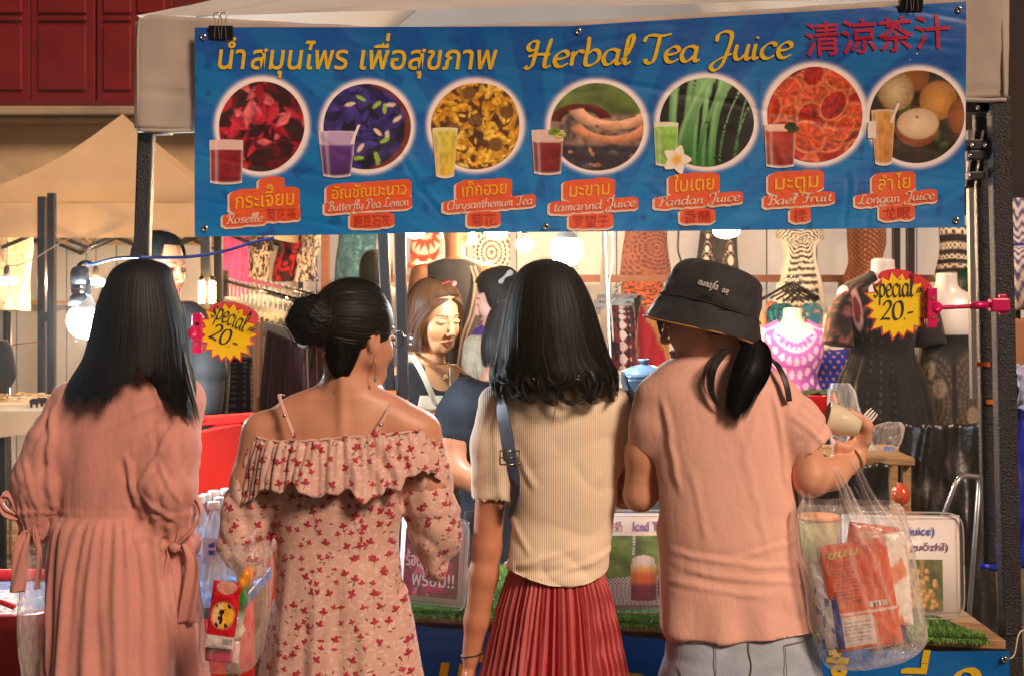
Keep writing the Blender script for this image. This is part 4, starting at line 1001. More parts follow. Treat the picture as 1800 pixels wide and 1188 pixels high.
def p_bands(cols, n=14, sd=1):
 def f(s, v):
  b = v * n; i = np.floor(b).astype(int); fr = b - i; L = np.array([R8(*c) for c in cols]); base = L[i % len(cols)]
  alt = L[(i + 1) % len(cols)]; pat = np.sin(np.arcsin(np.clip(s, -1, 1)) * (14 + 5 * (i % 3))) * np.sin(fr * pi * 2 + i)
  return mixc(base, alt, sstep(.1, .35, pat) * (i % 2 == 0) + sstep(.42, .5, np.abs(fr - .5)) * .6)
 return f
def p_plain(c, d=None): return lambda s, v: mixc(R8(*c), R8(*(d or [x * .8 for x in c])), .5 + .5 * fbm(s * 3, v * 3, 1, 2))
HG = 'dresses hanging on the white wall'
def elephants(s, v):
 an = np.arcsin(np.clip(s, -1, 1)); x = np.abs(an) - .55; c = mixc(R8(22, 20, 24), R8(40, 36, 40), .5 + .5 * fbm(s * 9, v * 9))
 for (cy, r, m) in ((.18, .20, 0), (.42, .26, 1), (.66, .38, 2)):
  d = np.hypot(x, (v - cy) * 2.0); a = np.arctan2(x, (v - cy) * 2.0)
  ring = sstep(.25, .0, np.abs(d - r) / (r * .3)) * (np.cos(a * 14) > -.5) + sstep(r * .55, r * .45, d)
  c = mixc(c, R8(228, 205, 185), np.clip(ring, 0, 1) * (d < r * 1.15))
 return mixc(c, R8(220, 200, 180), (v > .86) * (np.sin(an * 30) > 0))
def zebra(s, v):
 an = np.arcsin(np.clip(s, -1, 1)); d = np.hypot(an * 1.1, (v - .25) * 4); a = np.arctan2(an, (v - .25) * 3)
 m = sstep(-.15, .2, np.sin(d * 26 + 2.2 * np.cos(a * 6)) + 1.1 * fbm(s * 16, v * 26)); c = mixc(R8(235, 225, 205), R8(50, 42, 38), m)
 return mixc(c, R8(240, 232, 215), sstep(.6, .68, np.abs(an) - .1 + .0 * v) * (v > .25))
garment('pink_dress', 'hot pink sleeveless dress with a row of dark buttons', [(405, 392, 438), (440, 392, 436), (470, 388, 437), (560, 385, 436), (650, 384, 440)], 9.2, lambda s, v: mixc(mixc(R8(255, 95, 170), R8(235, 65, 140), .5 + .5 * fbm(s * 4, v * 3)), R8(120, 20, 60), sstep(.0025, .0012, (s - .55) ** 2 + (((v * 11) % 1) - .5) ** 2 * .012)), 'dress', seed=1, mat=SATIN, fa=.12)
garment('patterned_dress', 'black and cream leaf-patterned dress between the pink and the red dresses', [(400, 440, 480), (430, 441, 477), (455, 438, 474), (495, 434, 472)], 9.5, p_noise((235, 215, 195), (40, 32, 45), 22, 0), 'dress', group=HG, seed=2)
garment('patterned_dress', 'deep red swirl-patterned dress hanging on the wall', [(400, 500, 532), (425, 492, 530), (450, 486, 528), (470, 480, 522), (495, 478, 520)], 9.5, p_swirl((190, 15, 25), (60, 5, 12)), 'dress', group=HG, seed=3)
garment('patterned_dress', 'blue, white and gold speckled dress tied at the waist', [(400, 535, 570), (430, 530, 564), (452, 522, 556), (468, 520, 556), (495, 514, 560)], 9.45, lambda s, v: mixc(p_noise((225, 205, 180), (35, 45, 85), 20, 0, 1, 7)(s, v), R8(190, 160, 60), sstep(.35, .5, fbm(s * 9, v * 14, 4, 9))), 'dress', group=HG, seed=4)
garment('patterned_dress', 'dark teal patterned dress beside the brown upright', [(400, 596, 664), (430, 594, 662), (460, 590, 662), (500, 588, 664)], 9.4, lambda s, v: mixc(R8(30, 75, 92), R8(85, 140, 150), sstep(.1, .5, np.sin(fbm(s * 2.5, v * 3.5, 0, 6) * 15)) * .7 * (np.abs(s - .45) < .5) + .25 * (fbm(s * 12, v * 16) > .1)), 'dress', group=HG, seed=5)
garment('patterned_blouse', 'coral red top with white leaf print beside the sleeveless man', [(400, 724, 776), (430, 722, 774), (455, 720, 770), (472, 716, 768)], 9.5, p_mandala((225, 50, 30), (250, 190, 175), (0, .1), 1.5, 1.2, 14, 12), 'top', group=HG, seed=6)
def squaremand(s, v):
 x, y = s, (v - .45) * 2.1; d = np.hypot(x, y); a = np.arctan2(y, x)
 m = np.sin(d * 26) * .7 + np.cos(a * 24) * .7 * np.cos(d * 13) + .5 * fbm(s * 20, v * 24)
 return mixc(R8(240, 228, 210), R8(70, 52, 45), sstep(0, .3, m))
o = mesh('mandala_cloth', boxV(W(864, 452, 9.78), (S(66, 9.78), .012, S(74, 9.78))), BF, None); bpy.data.objects.remove(o)
def mcloth(u, v): return squaremand(2 * u - 1, v)
mp = lambda X, Y, off=0: np.stack([(X - 900) * 9.7 / F, 9.7 - off + .006 * noise(X * .08, Y * .05), CAMZ + (HOR - Y) * 9.7 / F], -1)
o = sheet('mandala_cloth', 832, 408, 896, 489, 110, 120, mp, CLOTH, None, mcloth); o.modifiers.new('thick', 'SOLIDIFY').thickness = .004
tag(o, 'square cream cloth with a round black mandala on the wall', 'wall cloth')
garment('patterned_blouse', 'brown and rust paisley sleeveless top above the timber rail', [(398, 1100, 1168), (425, 1096, 1172), (455, 1092, 1176), (484, 1089, 1181)], 9.4, lambda s, v: mixc(p_mandala((138, 86, 66), (84, 30, 32), (.42, .45), .8, 1.2, 20, 26)(s, v), R8(90, 30, 30), .55 * sstep(.0, .2, np.sin(v * 46) * np.sin(np.arcsin(np.clip(s, -1, 1)) * 18)) * (v > .68)), 'top', group=HG, seed=8)
garment('patterned_blouse', 'orange and black batik cloth hanging under the timber rail', [(496, 1098, 1166), (515, 1096, 1168), (545, 1094, 1172)], 9.2, p_noise((170, 75, 30), (24, 10, 10), 20, .05, 1, 4), 'top', group=HG, seed=9)
garment('patterned_dress', 'black dress with two mirrored cream elephants under the flat bulb', [(398, 1232, 1294), (430, 1228, 1296), (460, 1224, 1298), (492, 1220, 1302)], 9.4, elephants, 'dress', group=HG, seed=10, nt=120)
garment('patterned_dress', 'cream dress with zebra-like black markings down its front', [(400, 1366, 1446), (418, 1364, 1448), (432, 1376, 1436), (460, 1378, 1436), (500, 1366, 1446), (548, 1358, 1454)], 9.3, zebra, 'dress', group=HG, seed=11, nt=120, fa=.09)
garment('patterned_dress', 'brown dress with a fine gold chevron print, tied with cord', [(398, 1488, 1558), (430, 1489, 1557), (462, 1491, 1550), (486, 1484, 1556), (520, 1486, 1560)], 9.2, lambda s, v: mixc(R8(105, 58, 42), R8(190, 120, 75), sstep(.3, .6, np.sin(np.arcsin(np.clip(s, -1, 1)) * 20) * np.sin(v * 90 + 2 * np.abs(((s * 9) % 1) - .5)))), 'dress', group=HG, seed=12)
garment('patterned_dress', 'cream and black dress with rows of little elephants', [(396, 1650, 1706), (430, 1652, 1704), (452, 1650, 1706), (470, 1646, 1710), (488, 1642, 1714)], 9.0, p_bands([(232, 215, 190), (32, 28, 30), (225, 205, 180), (48, 38, 36)], 9), 'dress', group=HG, seed=13, nt=110)
garment('patterned_dress', 'blue and white wrap dress at the frame edge beyond the black leg', [(350, 1772, 1850), (400, 1770, 1850), (430, 1774, 1846), (440, 1774, 1846), (470, 1770, 1850), (545, 1766, 1856)], 7.6, lambda s, v: mixc(mixc(R8(215, 200, 200), R8(70, 75, 130), sstep(0, .2, np.sin(v * 70 + 2 * np.sin(s * 14)))), R8(30, 40, 130), (np.abs(v - .42) < .035)), 'dress', group=HG, seed=14)
garment('flowered_blouse', 'white short blouse with tiny grey flowers hanging under the beige tent', [(408, -14, 60), (440, -14, 58), (470, -12, 54), (500, -12, 53), (546, -12, 54)], 8.7, p_floral((238, 222, 200), [(120, 100, 90)], 260, 3, .035), 'blouse', depth=.04, fa=.03)
garment('black_tshirt', 'black T-shirt on a thin stand at the frame edge', [(598, -20, 12), (612, -26, 20), (650, -22, 28), (668, -20, 27), (690, -18, 12)], 7.6, p_plain((22, 20, 24)), 'T-shirt', depth=.04)
st = thing('garment_stand', 'thin chrome stand beneath the white flowered blouse', 'stand', (wx(18, 7.75), 7.75, 0))
tube('stand_pole', [(wx(18, 7.75), 7.75, .0), (wx(17, 7.75), 7.75, wz(548, 7.75))], .009, CHROME, st, 8); lathe('stand_foot', [(.1, 0), (.1, .012), (.01, .02)], (wx(18, 7.75), 7.75, 0), CHROME, st, 20)
tube('stand_joint', [W(18, 618, 7.74), W(18, 627, 7.74)], .016, DARKPLASTIC, st, 8)

# ---- mannequins
MANN = pm('mannequin_plastic', (.78, .72, .66), .35, var=.04, coat=.3)
def torso_rows(px, Y, py_neck, h, w, d):
 """rows of a headless bust: neck cap down to hip; w,d shoulder half width/depth (m)"""
 z0 = wz(py_neck, Y); x = wx(px, Y)
 R = [(0, .30, .5), (.06, .30, .5), (.12, .36, .55), (.16, .62, .62), (.19, .86, .72), (.235, .97, .85), (.32, .92, 1.0), (.45, .86, 1.1), (.62, .70, .85), (.8, .86, 1.0), (1.0, .95, 1.1)]
 return [(z0 - r * h, x, Y, w * a, d * b) for r, a, b in R]
def bust(label, px, Y, py_neck, h, w, d, arms=True, stand=True):
 t = thing('mannequin', label, 'mannequin', (wx(px, Y), Y, 0), 'headless shop mannequins')
 rows = torso_rows(px, Y, py_neck, h, w, d); f = Field((wx(px, Y) - w * 1.4, Y - .2, wz(py_neck, Y) - h - .02), (wx(px, Y) + w * 1.4, Y + .2, wz(py_neck, Y) + .02), .014)
 f.stack(rows, p=2.1)
 if arms:
  for s_ in (-1, 1): f.cap((wx(px, Y) + s_ * w * .92, Y, wz(py_neck, Y) - .24 * h), (wx(px, Y) + s_ * w * 1.02, Y, wz(py_neck, Y) - .34 * h), w * .24, w * .22, .03)
 V, Q = f.mesh(); mesh('torso', V, Q, MANN, t)
 if stand:
  zb = wz(py_neck, Y) - h; tube('stand_pole', [(wx(px, Y), Y, .01), (wx(px, Y), Y, zb + .02)], .012, CHROME, t, 10); lathe('stand_base', [(.14, 0), (.14, .012), (.02, .03)], (wx(px, Y), Y, 0), CHROME, t, 24)
 return t, rows
def dress_on(name, label, rows, Y, px, v0, v1, flare, paint, cat, neck=.5, nw=.75, nv=90, nt=120, sc=1.10, seed=0, extra=None, nf=13, fa=.05):
 rows = np.array(sorted(rows, key=lambda r: -r[0]), float); sp = spline(rows, 200); zt = rows[0][0]; h = rows[0][0] - rows[-1][0]
 th = np.arange(nt) * 2 * pi / nt - pi / 2; P = []
 for i in range(nv):
  v = i / (nv - 1); r = lerp(v0, v1, v); rr = min(r, 1.0); z = zt - r * h; j = int(np.argmin(np.abs(sp[:, 0] - (zt - rr * h))))
  rx, ry = sp[j, 3] * sc + .004, sp[j, 4] * sc + .006
  if r > .62: g = 1 + flare * (r - .62); rx *= g; ry *= g
  f = 1 + fa * sstep(.5, .8, r) * (np.sin(nf * th + seed) + .5 * np.sin(nf * 1.6 * th))
  # neckline scoops: front drops
  dz = -neck * h * .22 * np.exp(-((np.arctan2(np.cos(th), -np.sin(th))) / nw) ** 2) * (1 - v) ** 7 + .03 * h * np.abs(np.cos(th)) ** 6 * (1 - v) ** 6
  P.append(np.stack([sp[j, 1] + rx * np.cos(th) * f, sp[j, 2] + ry * np.sin(th) * f, z + dz], -1))
 P = np.array(P); s = np.cos(th)[None] * np.ones((nv, 1)); vv = np.linspace(0, 1, nv)[:, None] * np.ones((1, nt))
 o = loft(name, P, CLOTH, None, cap=(False, False), col=paint(s.ravel(), vv.ravel())); o.modifiers.new('cloth', 'SOLIDIFY').thickness = -.004
 tag(o, label, cat); return o
m1, r1 = bust('white headless bust wearing the purple lace-print top', 1393, 8.0, 541, .62, .175, .095)
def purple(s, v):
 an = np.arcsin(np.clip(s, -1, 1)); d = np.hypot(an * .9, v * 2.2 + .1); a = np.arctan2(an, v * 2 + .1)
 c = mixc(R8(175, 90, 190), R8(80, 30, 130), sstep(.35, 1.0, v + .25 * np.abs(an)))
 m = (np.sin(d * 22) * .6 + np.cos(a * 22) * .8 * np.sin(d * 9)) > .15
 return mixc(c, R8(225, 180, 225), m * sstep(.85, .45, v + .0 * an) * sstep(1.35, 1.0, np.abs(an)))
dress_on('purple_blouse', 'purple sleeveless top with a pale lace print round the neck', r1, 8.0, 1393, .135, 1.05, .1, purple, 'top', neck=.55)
m2, r2 = bust('white headless bust wearing the blue pin-dot dress', 1462, 8.3, 552, .62, .17, .095)
dress_on('blue_dress', 'royal blue dress with small gold paisley dots and a black-gold placket', r2, 8.3, 1462, .15, 1.1, .3, lambda s, v: mixc(mixc(R8(25, 45, 165), R8(220, 150, 90), sstep(.55, .75, np.sin(np.arcsin(np.clip(s, -1, 1)) * 22 + (np.floor(v * 16) % 2) * pi) * np.sin((v * 16 % 1) * pi))), R8(40, 30, 30), sstep(.09, .05, np.abs(s - .35 - v * .4)) * 1.0), 'dress', neck=.8)
m3, r3 = bust('white headless mannequin wearing the long black embroidered dress', 1552, 6.9, 454, .72, .19, .10)
def blackdress(s, v):
 an = np.arcsin(np.clip(s, -1, 1)); c = mixc(R8(9, 7, 8), R8(20, 15, 17), .5 + .5 * fbm(s * 6, v * 6))
 d = np.sin(v * 60 + 2 * np.sin(an * 9)) * np.sin(an * 13); c = mixc(c, R8(150, 80, 80), .5 * sstep(.55, .9, d) * (v < .3));
 for sx in (-.85, .85):
  e = np.hypot((an - sx) / .16, (v - .17) / .09); c = mixc(c, R8(190, 140, 130), sstep(1.2, 1.0, e) * sstep(.6, .8, e)); c = mixc(c, R8(120, 30, 35), sstep(.7, .5, e))
 c = mixc(c, R8(120, 95, 95), .5 * sstep(.93, .99, np.sin(an * 22)) * (np.sin(v * 170) > .5) * (v > .3)); return c
o = dress_on('black_dress', 'long black dress with pink embroidery and lines of dots behind the price star', r3, 6.9, 1552, .105, 1.52, .5, blackdress, 'dress', neck=1.15, nw=.42, nv=130, nt=150)
for s_ in (-1, 1):
 x = wx(1552, 6.9) + s_ * .175; z = wz(454, 6.9) - .18
 P = tube_pts(spline([[x - s_ * .02, 6.9, z + .0], [x + s_ * .03, 6.89, z - .1], [x + s_ * .05, 6.87, z - .24]], 20), np.linspace(.06, .075, 20), 24)
 th = np.arange(24) * 2 * pi / 24; ss = np.cos(th)[None] * np.ones((20, 1)); vv = np.linspace(.1, .26, 20)[:, None] * np.ones((1, 24))
 q = loft('sleeve', P, CLOTH, None, cap=(True, True), col=mixc(R8(26, 18, 20), R8(165, 95, 90), sstep(.2, .5, fbm(ss * 5, vv * 40)).ravel() * .6)); sub(q, o)
m4, r4 = bust('white headless mannequin wearing the long grey mandala trousers', 1664, 7.0, 480, .60, .17, .10, stand=True)
def greymand(s, v):
 an = np.arcsin(np.clip(s, -1, 1)); c = mixc(R8(20, 19, 23), R8(42, 41, 46), .5 + .5 * fbm(s * 5, v * 8))
 side = np.abs(an) - .72; d = np.hypot(side, (v - .38) * 3.2); m = (np.sin(d * 46) > .1) & (np.cos(np.arctan2(side, (v - .38) * 3.2) * 34) > -.4)
 c = mixc(c, R8(100, 84, 64), (.85 * m + .25) * sstep(1.0, .9, d));
 for (cy, cx) in ((.2, -.75), (.27, .72), (.62, -.7), (.58, .8), (.3, -.4), (.45, .55)):
  e = np.hypot((an - cx) / .2, (v - cy) / .055); c = mixc(c, R8(140, 120, 96), sstep(1.1, .95, e) * (.6 + .4 * (np.sin(e * 12) > 0)))
 return mixc(c, R8(22, 22, 26), sstep(.09, .04, np.abs(s)) * (v > .15) + .0)
dress_on('mandala_trousers', 'wide charcoal trousers printed with tan mandalas', r4, 7.0, 1664, .50, 1.95, .02, greymand, 'trousers', neck=0, nv=130, nt=150, sc=1.09, fa=.02)
# hangers bunched on the rail and the tops on them
HANG = pm('black_hanger', (.015, .014, .016), .35)
def hanger(c, w, ang, mat=HANG, parent=None, hook=.06, r=.007, name='hanger_arm'):
 d = np.array([cos(ang), sin(ang), 0]); c = np.asarray(c, float)
 pts = [c - d * w / 2 + [0, 0, -.075], c - d * w * .3 + [0, 0, -.045], c - d * .03 + [0, 0, -.005], c + [0, 0, .01], c + d * .03 + [0, 0, -.005], c + d * w * .3 + [0, 0, -.045], c + d * w / 2 + [0, 0, -.075]]
 o = tube(name, np.array(pts), r, mat, parent, 6, res=24)
 h = [c + [0, 0, .01], c + [0, 0, hook * .55], c + d * .016 + [0, 0, hook * .8], c + d * .0 + [0, 0, hook], c - d * .016 + [0, 0, hook * .85]]
 tube('hanger_hook', np.array(h), .002, CHROME, parent, 5, res=14); return o
for i in range(9):
 c = W(1392 + (i - 4) * 5, 500 + abs(i - 4) * 2.5, 8.8 - i * .03)
 t = thing('coat_hanger', 'black plastic hanger in the bunch over the purple top, %s' % ('leftmost', 'second from the bust side', 'third along', 'fourth along', 'in the middle', 'sixth along', 'seventh along', 'eighth along', 'rightmost')[i], 'hanger', c, 'black hangers bunched on the timber rail')
 hanger(c, .33, .35 * (i - 4) * .6 + .1, HANG, t)
for (px, py, Y, w, lab, pa) in ((1330, 560, 8.9, 42, 'cream ruffled top partly behind the bucket hat', p_plain((235, 215, 175), (215, 185, 140))), (1358, 545, 8.85, 30, 'bright orange floral top in the hanging bunch', p_floral((225, 110, 70), [(240, 210, 150), (60, 130, 110)], 60, 4, .12)), (1374, 548, 8.75, 60, 'turquoise patterned top hanging behind the purple one', p_noise((30, 130, 150), (20, 50, 70), 18)), (1426, 548, 8.7, 46, 'turquoise and red printed top hanging under the black hangers', p_floral((35, 110, 130), [(190, 50, 40), (220, 160, 90)], 60, 6, .12))):
 garment('hanging_blouse', lab, [(py - 14, px - w * .25, px + w * .25), (py, px - w * .45, px + w * .45), (py + 40, px - w * .4, px + w * .4), (py + 90, px - w * .42, px + w * .42)], Y, pa, 'top', seed=px)
bh = thing('bead_chain', 'hanging dark bead chains beside the green-haired head', 'beads', W(1672, 500, 8.2))
for j in range(2):
 for i in range(10): lathe('bead', [(0, -.009), (.009, 0), (0, .009)], W(1668 + j * 8 + 2 * sin(i), 487 + i * 5, 8.2), CHROME if i % 3 else HANG, bh, 8)
# clip hangers with patterned shorts, red and gold cloth
for i, (px, py, Y) in enumerate(((1085, 522, 6.4), (1080, 531, 6.2), (1076, 540, 6.0))):
 t = thing('clip_hanger', 'clear plastic clip hanger over the patterned shorts, %s' % ('top', 'middle', 'bottom')[i] + ' of three', 'hanger', W(px, py, Y), 'clear clip hangers')
 bar('hanger_bar', W(px - 36, py, Y), W(px + 34, py - 2, Y), .012, .02, pm('clear_hanger', (.6, .6, .58), .25, trans=.3), t)
 for s_ in (-24, 24): box('clip', W(px + s_, py + 6, Y - .01), (.02, .02, .035), CHROME, t)
 tube('hanger_hook', [W(px, py, Y), W(px, py - 16, Y), W(px + 6, py - 22, Y), W(px, py - 27, Y)], .0022, CHROME, t, 5, res=10)
def tribal(s, v):
 x = np.arcsin(np.clip(s, -1, 1)); k = np.abs(((v * 7) % 1) - .5); m = np.abs(((x * 1.4 + .5) % 1) - .5) < k * .8; band = (np.abs(((x * .7 + .35) % 1) - .5) < .25)
 return mixc(mixc(R8(35, 14, 16), R8(120, 20, 25), (fbm(s * 8, v * 14) > 0)), R8(225, 190, 170), m & band)
garment('patterned_shorts', 'dark red shorts with white tribal diamonds on clip hangers', [(538, 1070, 1112), (560, 1068, 1116), (600, 1068, 1118), (650, 1066, 1120)], 5.9, tribal, 'shorts', seed=2, nt=120, nv=90)
garment('red_cloth', 'crimson cloth with a gold edge hanging beside the pale blue pot', [(538, 1124, 1170), (570, 1120, 1172), (610, 1118, 1176), (660, 1116, 1180)], 6.2, lambda s, v: mixc(R8(170, 14, 28), R8(180, 120, 55), sstep(-.1, .1, s + .9 - 1.6 * v - .25 + .25 * fbm(s * 4, v * 5))), 'cloth', seed=3)
garment('dark_coat', 'dark grey striped jacket hanging between the shorts and the orange cloth', [(520, 1104, 1130), (545, 1108, 1128), (600, 1108, 1130), (655, 1106, 1132)], 6.6, p_plain((45, 45, 52)), 'jacket', seed=4)

# ------------------------------------------------------------------ skirt rack
rk = thing('clothes_rack', 'chrome clothes rack crowded with clip hangers and dark skirts', 'clothes rack', (wx(430, 7.6), 7.6, 0))
RA, RB = W(398, 494, 8.0), W(536, 532, 6.2); RC, RD = W(440, 492, 8.6), W(600, 532, 6.8)
tube('rack_rail', [RA, RB], .013, CHROME, rk, 12); tube('rack_rail', [RC, RD], .013, CHROME, rk, 12)
bar('rack_post', (RA[0] - .02, RA[1], 0), (RA[0] - .02, RA[1], RA[2] + .06), .06, .05, pm('brown_post', (.09, .05, .035), .5), rk)
bar('rack_post', (RB[0] + .02, RB[1], 0), (RB[0] + .02, RB[1], RB[2] + .02), .03, .03, CHROME, rk)
bar('rack_post', (RD[0] + .02, RD[1], 0), (RD[0] + .02, RD[1], RD[2] + .02), .03, .03, CHROME, rk)
skc = [(90, 20, 40), (40, 20, 60), (28, 38, 90), (20, 22, 30), (30, 60, 90), (110, 25, 35), (24, 24, 28), (60, 24, 70), (26, 30, 46), (140, 30, 40)]
WH = pm('white_clip', (.75, .72, .68), .4)
def skirt(A, B, t, i, yaw, lab):
 c = A + (B - A) * t; th_ = thing('clip_hanger', 'white clip hanger with a %s skirt, %s' % lab, 'hanger', c + [0, 0, -.02], 'skirts on the chrome rack')
 d = np.array([cos(yaw), sin(yaw), 0]); w = .15
 bar('hanger_bar', c - d * w + [0, 0, -.09], c + d * w + [0, 0, -.09], .008, .012, WH, th_)
 tube('hanger_hook', np.array([c + [0, 0, -.09], c + [0, 0, -.03], c + d * .018 + [0, 0, .0], c + [0, 0, .018], c - d * .018 + [0, 0, 0]]), .004, WH, th_, 6, res=12)
 for s_ in (-1, 1): box('clip', c + d * w * .8 * s_ + [0, 0, -.105], (.022, .022, .04), WH, th_)
 P = []; n = 30; L = .5 + .1 * sin(i * 3)
 for v in np.linspace(0, 1, 16):
  th = np.arange(n) * 2 * pi / n; f = 1 + .3 * v * np.sin(5 * th + i); nrm = np.array([-d[1], d[0], 0])
  P.append(c + [0, 0, -.115 - v * L] + (w * (1 + .15 * v) * np.cos(th))[:, None] * d + (.016 * f * np.sin(th))[:, None] * nrm)
 cl = skc[i % 10]; sk = loft('skirt', np.array(P), pm('skirt_cloth_%d' % (i % 10), tuple(rgb(*cl)), .7, var=.2, bump=.2, bs=40, sheen=.3), th_)
ordn = 'nearest the brown post|second|third|fourth|fifth|sixth|seventh|eighth|ninth|tenth|eleventh|twelfth|thirteenth|fourteenth|fifteenth|sixteenth'.split('|')
cn = ['plum', 'violet', 'navy', 'black', 'steel blue', 'maroon', 'charcoal', 'purple', 'midnight blue', 'crimson']
for i in range(16): skirt(RA, RB, .05 + i * .06, i, 2.2, (cn[i % 10], ordn[i] + ' on the front rail'))
for i in range(13): skirt(RC, RD, .05 + i * .07, i + 3, 2.3, (cn[(i + 3) % 10], ordn[i] + ' on the rear rail'))
ms = thing('maroon_skirt', 'long plum skirt pinned to a broad white hanger beside the hair bun', 'skirt', W(500, 640, 5.5))
A, B = W(466, 578, 5.5), W(542, 600, 5.4)
bar('hanger_board', A, B, .02, .06, pm('white_card', (.8, .77, .7), .5), ms, bw=.004)
P = []; n = 90
for v in np.linspace(0, 1, 50):
 th = np.arange(n) * 2 * pi / n; l = lerp(470, 436, v ** .8); r = lerp(540, 552, v); z = wz(lerp(594, 960, v), 5.45); f = 1 + .25 * (.2 + v) * np.sin(9 * th + 1) + .15 * np.sin(17 * th)
 P.append(np.stack([wx((l + r) / 2, 5.45) + S(r - l, 5.45) / 2 * np.cos(th), 5.45 + .05 * f * np.sin(th), z - .03 * np.cos(th) * (1 - v)], -1))
loft('skirt_cloth', np.array(P), pm('plum_velvet', (.06, .008, .022), .7, sheen=.4, var=.25), ms)
def beadcoat(s, v):
 an = np.arcsin(np.clip(s, -1, 1)); c = R8(26, 25, 28) * np.ones((len(s), 3)); return mixc(c, R8(110, 100, 98), ((np.sin(an * 12) > .3) & (np.sin(v * 120) > .2)) * .8)
garment('beaded_skirt', 'black skirt with grey beaded stripes beside the striped price star clamp', [(628, 372, 444), (680, 368, 446), (760, 366, 446), (900, 362, 448)], 5.6, beadcoat, 'skirt', seed=5, nt=140, nv=100)
garment('dark_coat', 'soft black coat hanging over the red cloth box', [(610, 350, 398), (650, 346, 404), (700, 342, 402), (738, 345, 398)], 5.3, p_plain((24, 22, 24)), 'coat', seed=7, depth=.07)

# ------------------------------------------------------------------ far table with trinkets
TB = thing('trinket_table', 'white-topped folding table with trinkets behind the plain pink dress', 'table', (wx(20, 7.2), 7.2, 0))
WT = pm('white_tabletop', (.72, .66, .55), .45, var=.08)
zt = .90
box('tabletop', (wx(-10, 7.4), 7.35, zt), (1.15, .75, .03), WT, TB, bw=.006)
o = loft('table_cloth_edge', np.array([[(wx(-200, 7) + i * .05, 6.965 + .008 * sin(i * 1.3), zt - k * .03 + (0.0 if k < 3 else .01 * sin(i))) for i in range(24)] for k in range(5)]), pm('beige_cloth', (.55, .42, .28), .85), TB, closed=False, cap=(False, False))
for x, y in ((wx(11, 7.1), 7.05), (wx(66, 7.5), 7.6), (wx(-160, 7.1), 7.05)): box('leg', (x, y, zt / 2), (.032, .032, zt), POSTM, TB)
gold = thing('jewellery_tray', 'flat cream tray of gold bracelets spread on the far table', 'tray', W(30, 700, 7.3))
box('tray_board', (wx(30, 7.35), 7.35, zt + .022), (.6, .4, .012), pm('cream_tray', (.75, .62, .42), .6), gold)
GOLD = pm('gold', (.75, .5, .2), .3, .8)
for i in range(60):
 a, b = random.uniform(-.28, .28), random.uniform(-.17, .17); r = random.uniform(.012, .026)
 o = lathe('bracelet', [(r, 0), (r + .003, .003), (r, .006), (r - .003, .003), (r, 0)], (wx(30, 7.35) + a, 7.35 + b, zt + .029 + .0004 * i), GOLD if i % 3 else WT, gold, 12, cap=(False, False))
 o['kind'] = 'stuff' if False else ''
 del o['kind']
for i, (px, py) in enumerate(((60, 702), (78, 700))):
 e = thing('elephant_figurine', 'tiny black elephant figurine on the far table, %s' % ('nearer the frame edge' if i == 0 else 'nearer the pink dress'), 'figurine', W(px, py, 7.0)); c = W(px, py + 3, 7.0)
 f = Field(c - [.05, .03, .05], c + [.05, .03, .04], .004); f.ell(c, (.024, .014, .015)); f.ell(c + [.026 * (-1) ** i, 0, .003], (.011, .01, .012))
 for a in (-.014, .014): f.cap(c + [a, 0, 0], c + [a, 0, -.027], .006, .006, .004)
 f.chain([c + [.034 * (-1) ** i, 0, 0], c + [.042 * (-1) ** i, 0, -.014], c + [.04 * (-1) ** i, 0, -.024]], [.005, .004, .003]); V, Q = f.mesh(); mesh('elephant_body', V, Q, HANG, e)
# ------------------------------------------------------------------ drinks counter
TZ = .655
def tfront(px): return lerp(3.74, 3.46, (px - 735) / (1765 - 735))
xL, xR = wx(700, 3.75), wx(1768, 3.46)
yL, yR = 3.75, 3.46
BACKY = 4.38
counter = thing('counter_table', 'wooden trestle counter covered in green artificial grass behind the lower banner', 'table', ((xL + xR) / 2, 3.95, 0))
nb = 7
for i in range(nb):       # planks running left to right, front edge slanting towards the camera at the right
 t0, t1 = i / nb, (i + 1) / nb
 def pt(x, t, z):
  yf = lerp(yL, yR, (x - xL) / (xR - xL)); return [x, lerp(yf, BACKY, t), z]
 e = .0035
 V = [pt(xL, t0, TZ - .022), pt(xR, t0, TZ - .022), pt(xR, t1 - e, TZ - .022), pt(xL, t1 - e, TZ - .022), pt(xL, t0, TZ), pt(xR, t0, TZ), pt(xR, t1 - e, TZ), pt(xL, t1 - e, TZ)]
 bevel(mesh('plank', V, [(3, 2, 1, 0), (4, 5, 6, 7), (0, 1, 5, 4), (1, 2, 6, 5), (2, 3, 7, 6), (3, 0, 4, 7)], WOOD, counter, smooth=False), .002)
for x, y in ((xL + .06, yL + .08), (xR - .08, yR + .10), (xL + .06, BACKY - .06), (xR - .08, BACKY - .06)): box('leg', (x, y, (TZ - .024) / 2), (.045, .045, TZ - .024), WOOD, counter, bw=.003)
bar('apron', (xL + .06, yL + .06, TZ - .06), (xR - .06, yR + .06, TZ - .06), .02, .06, WOOD, counter)
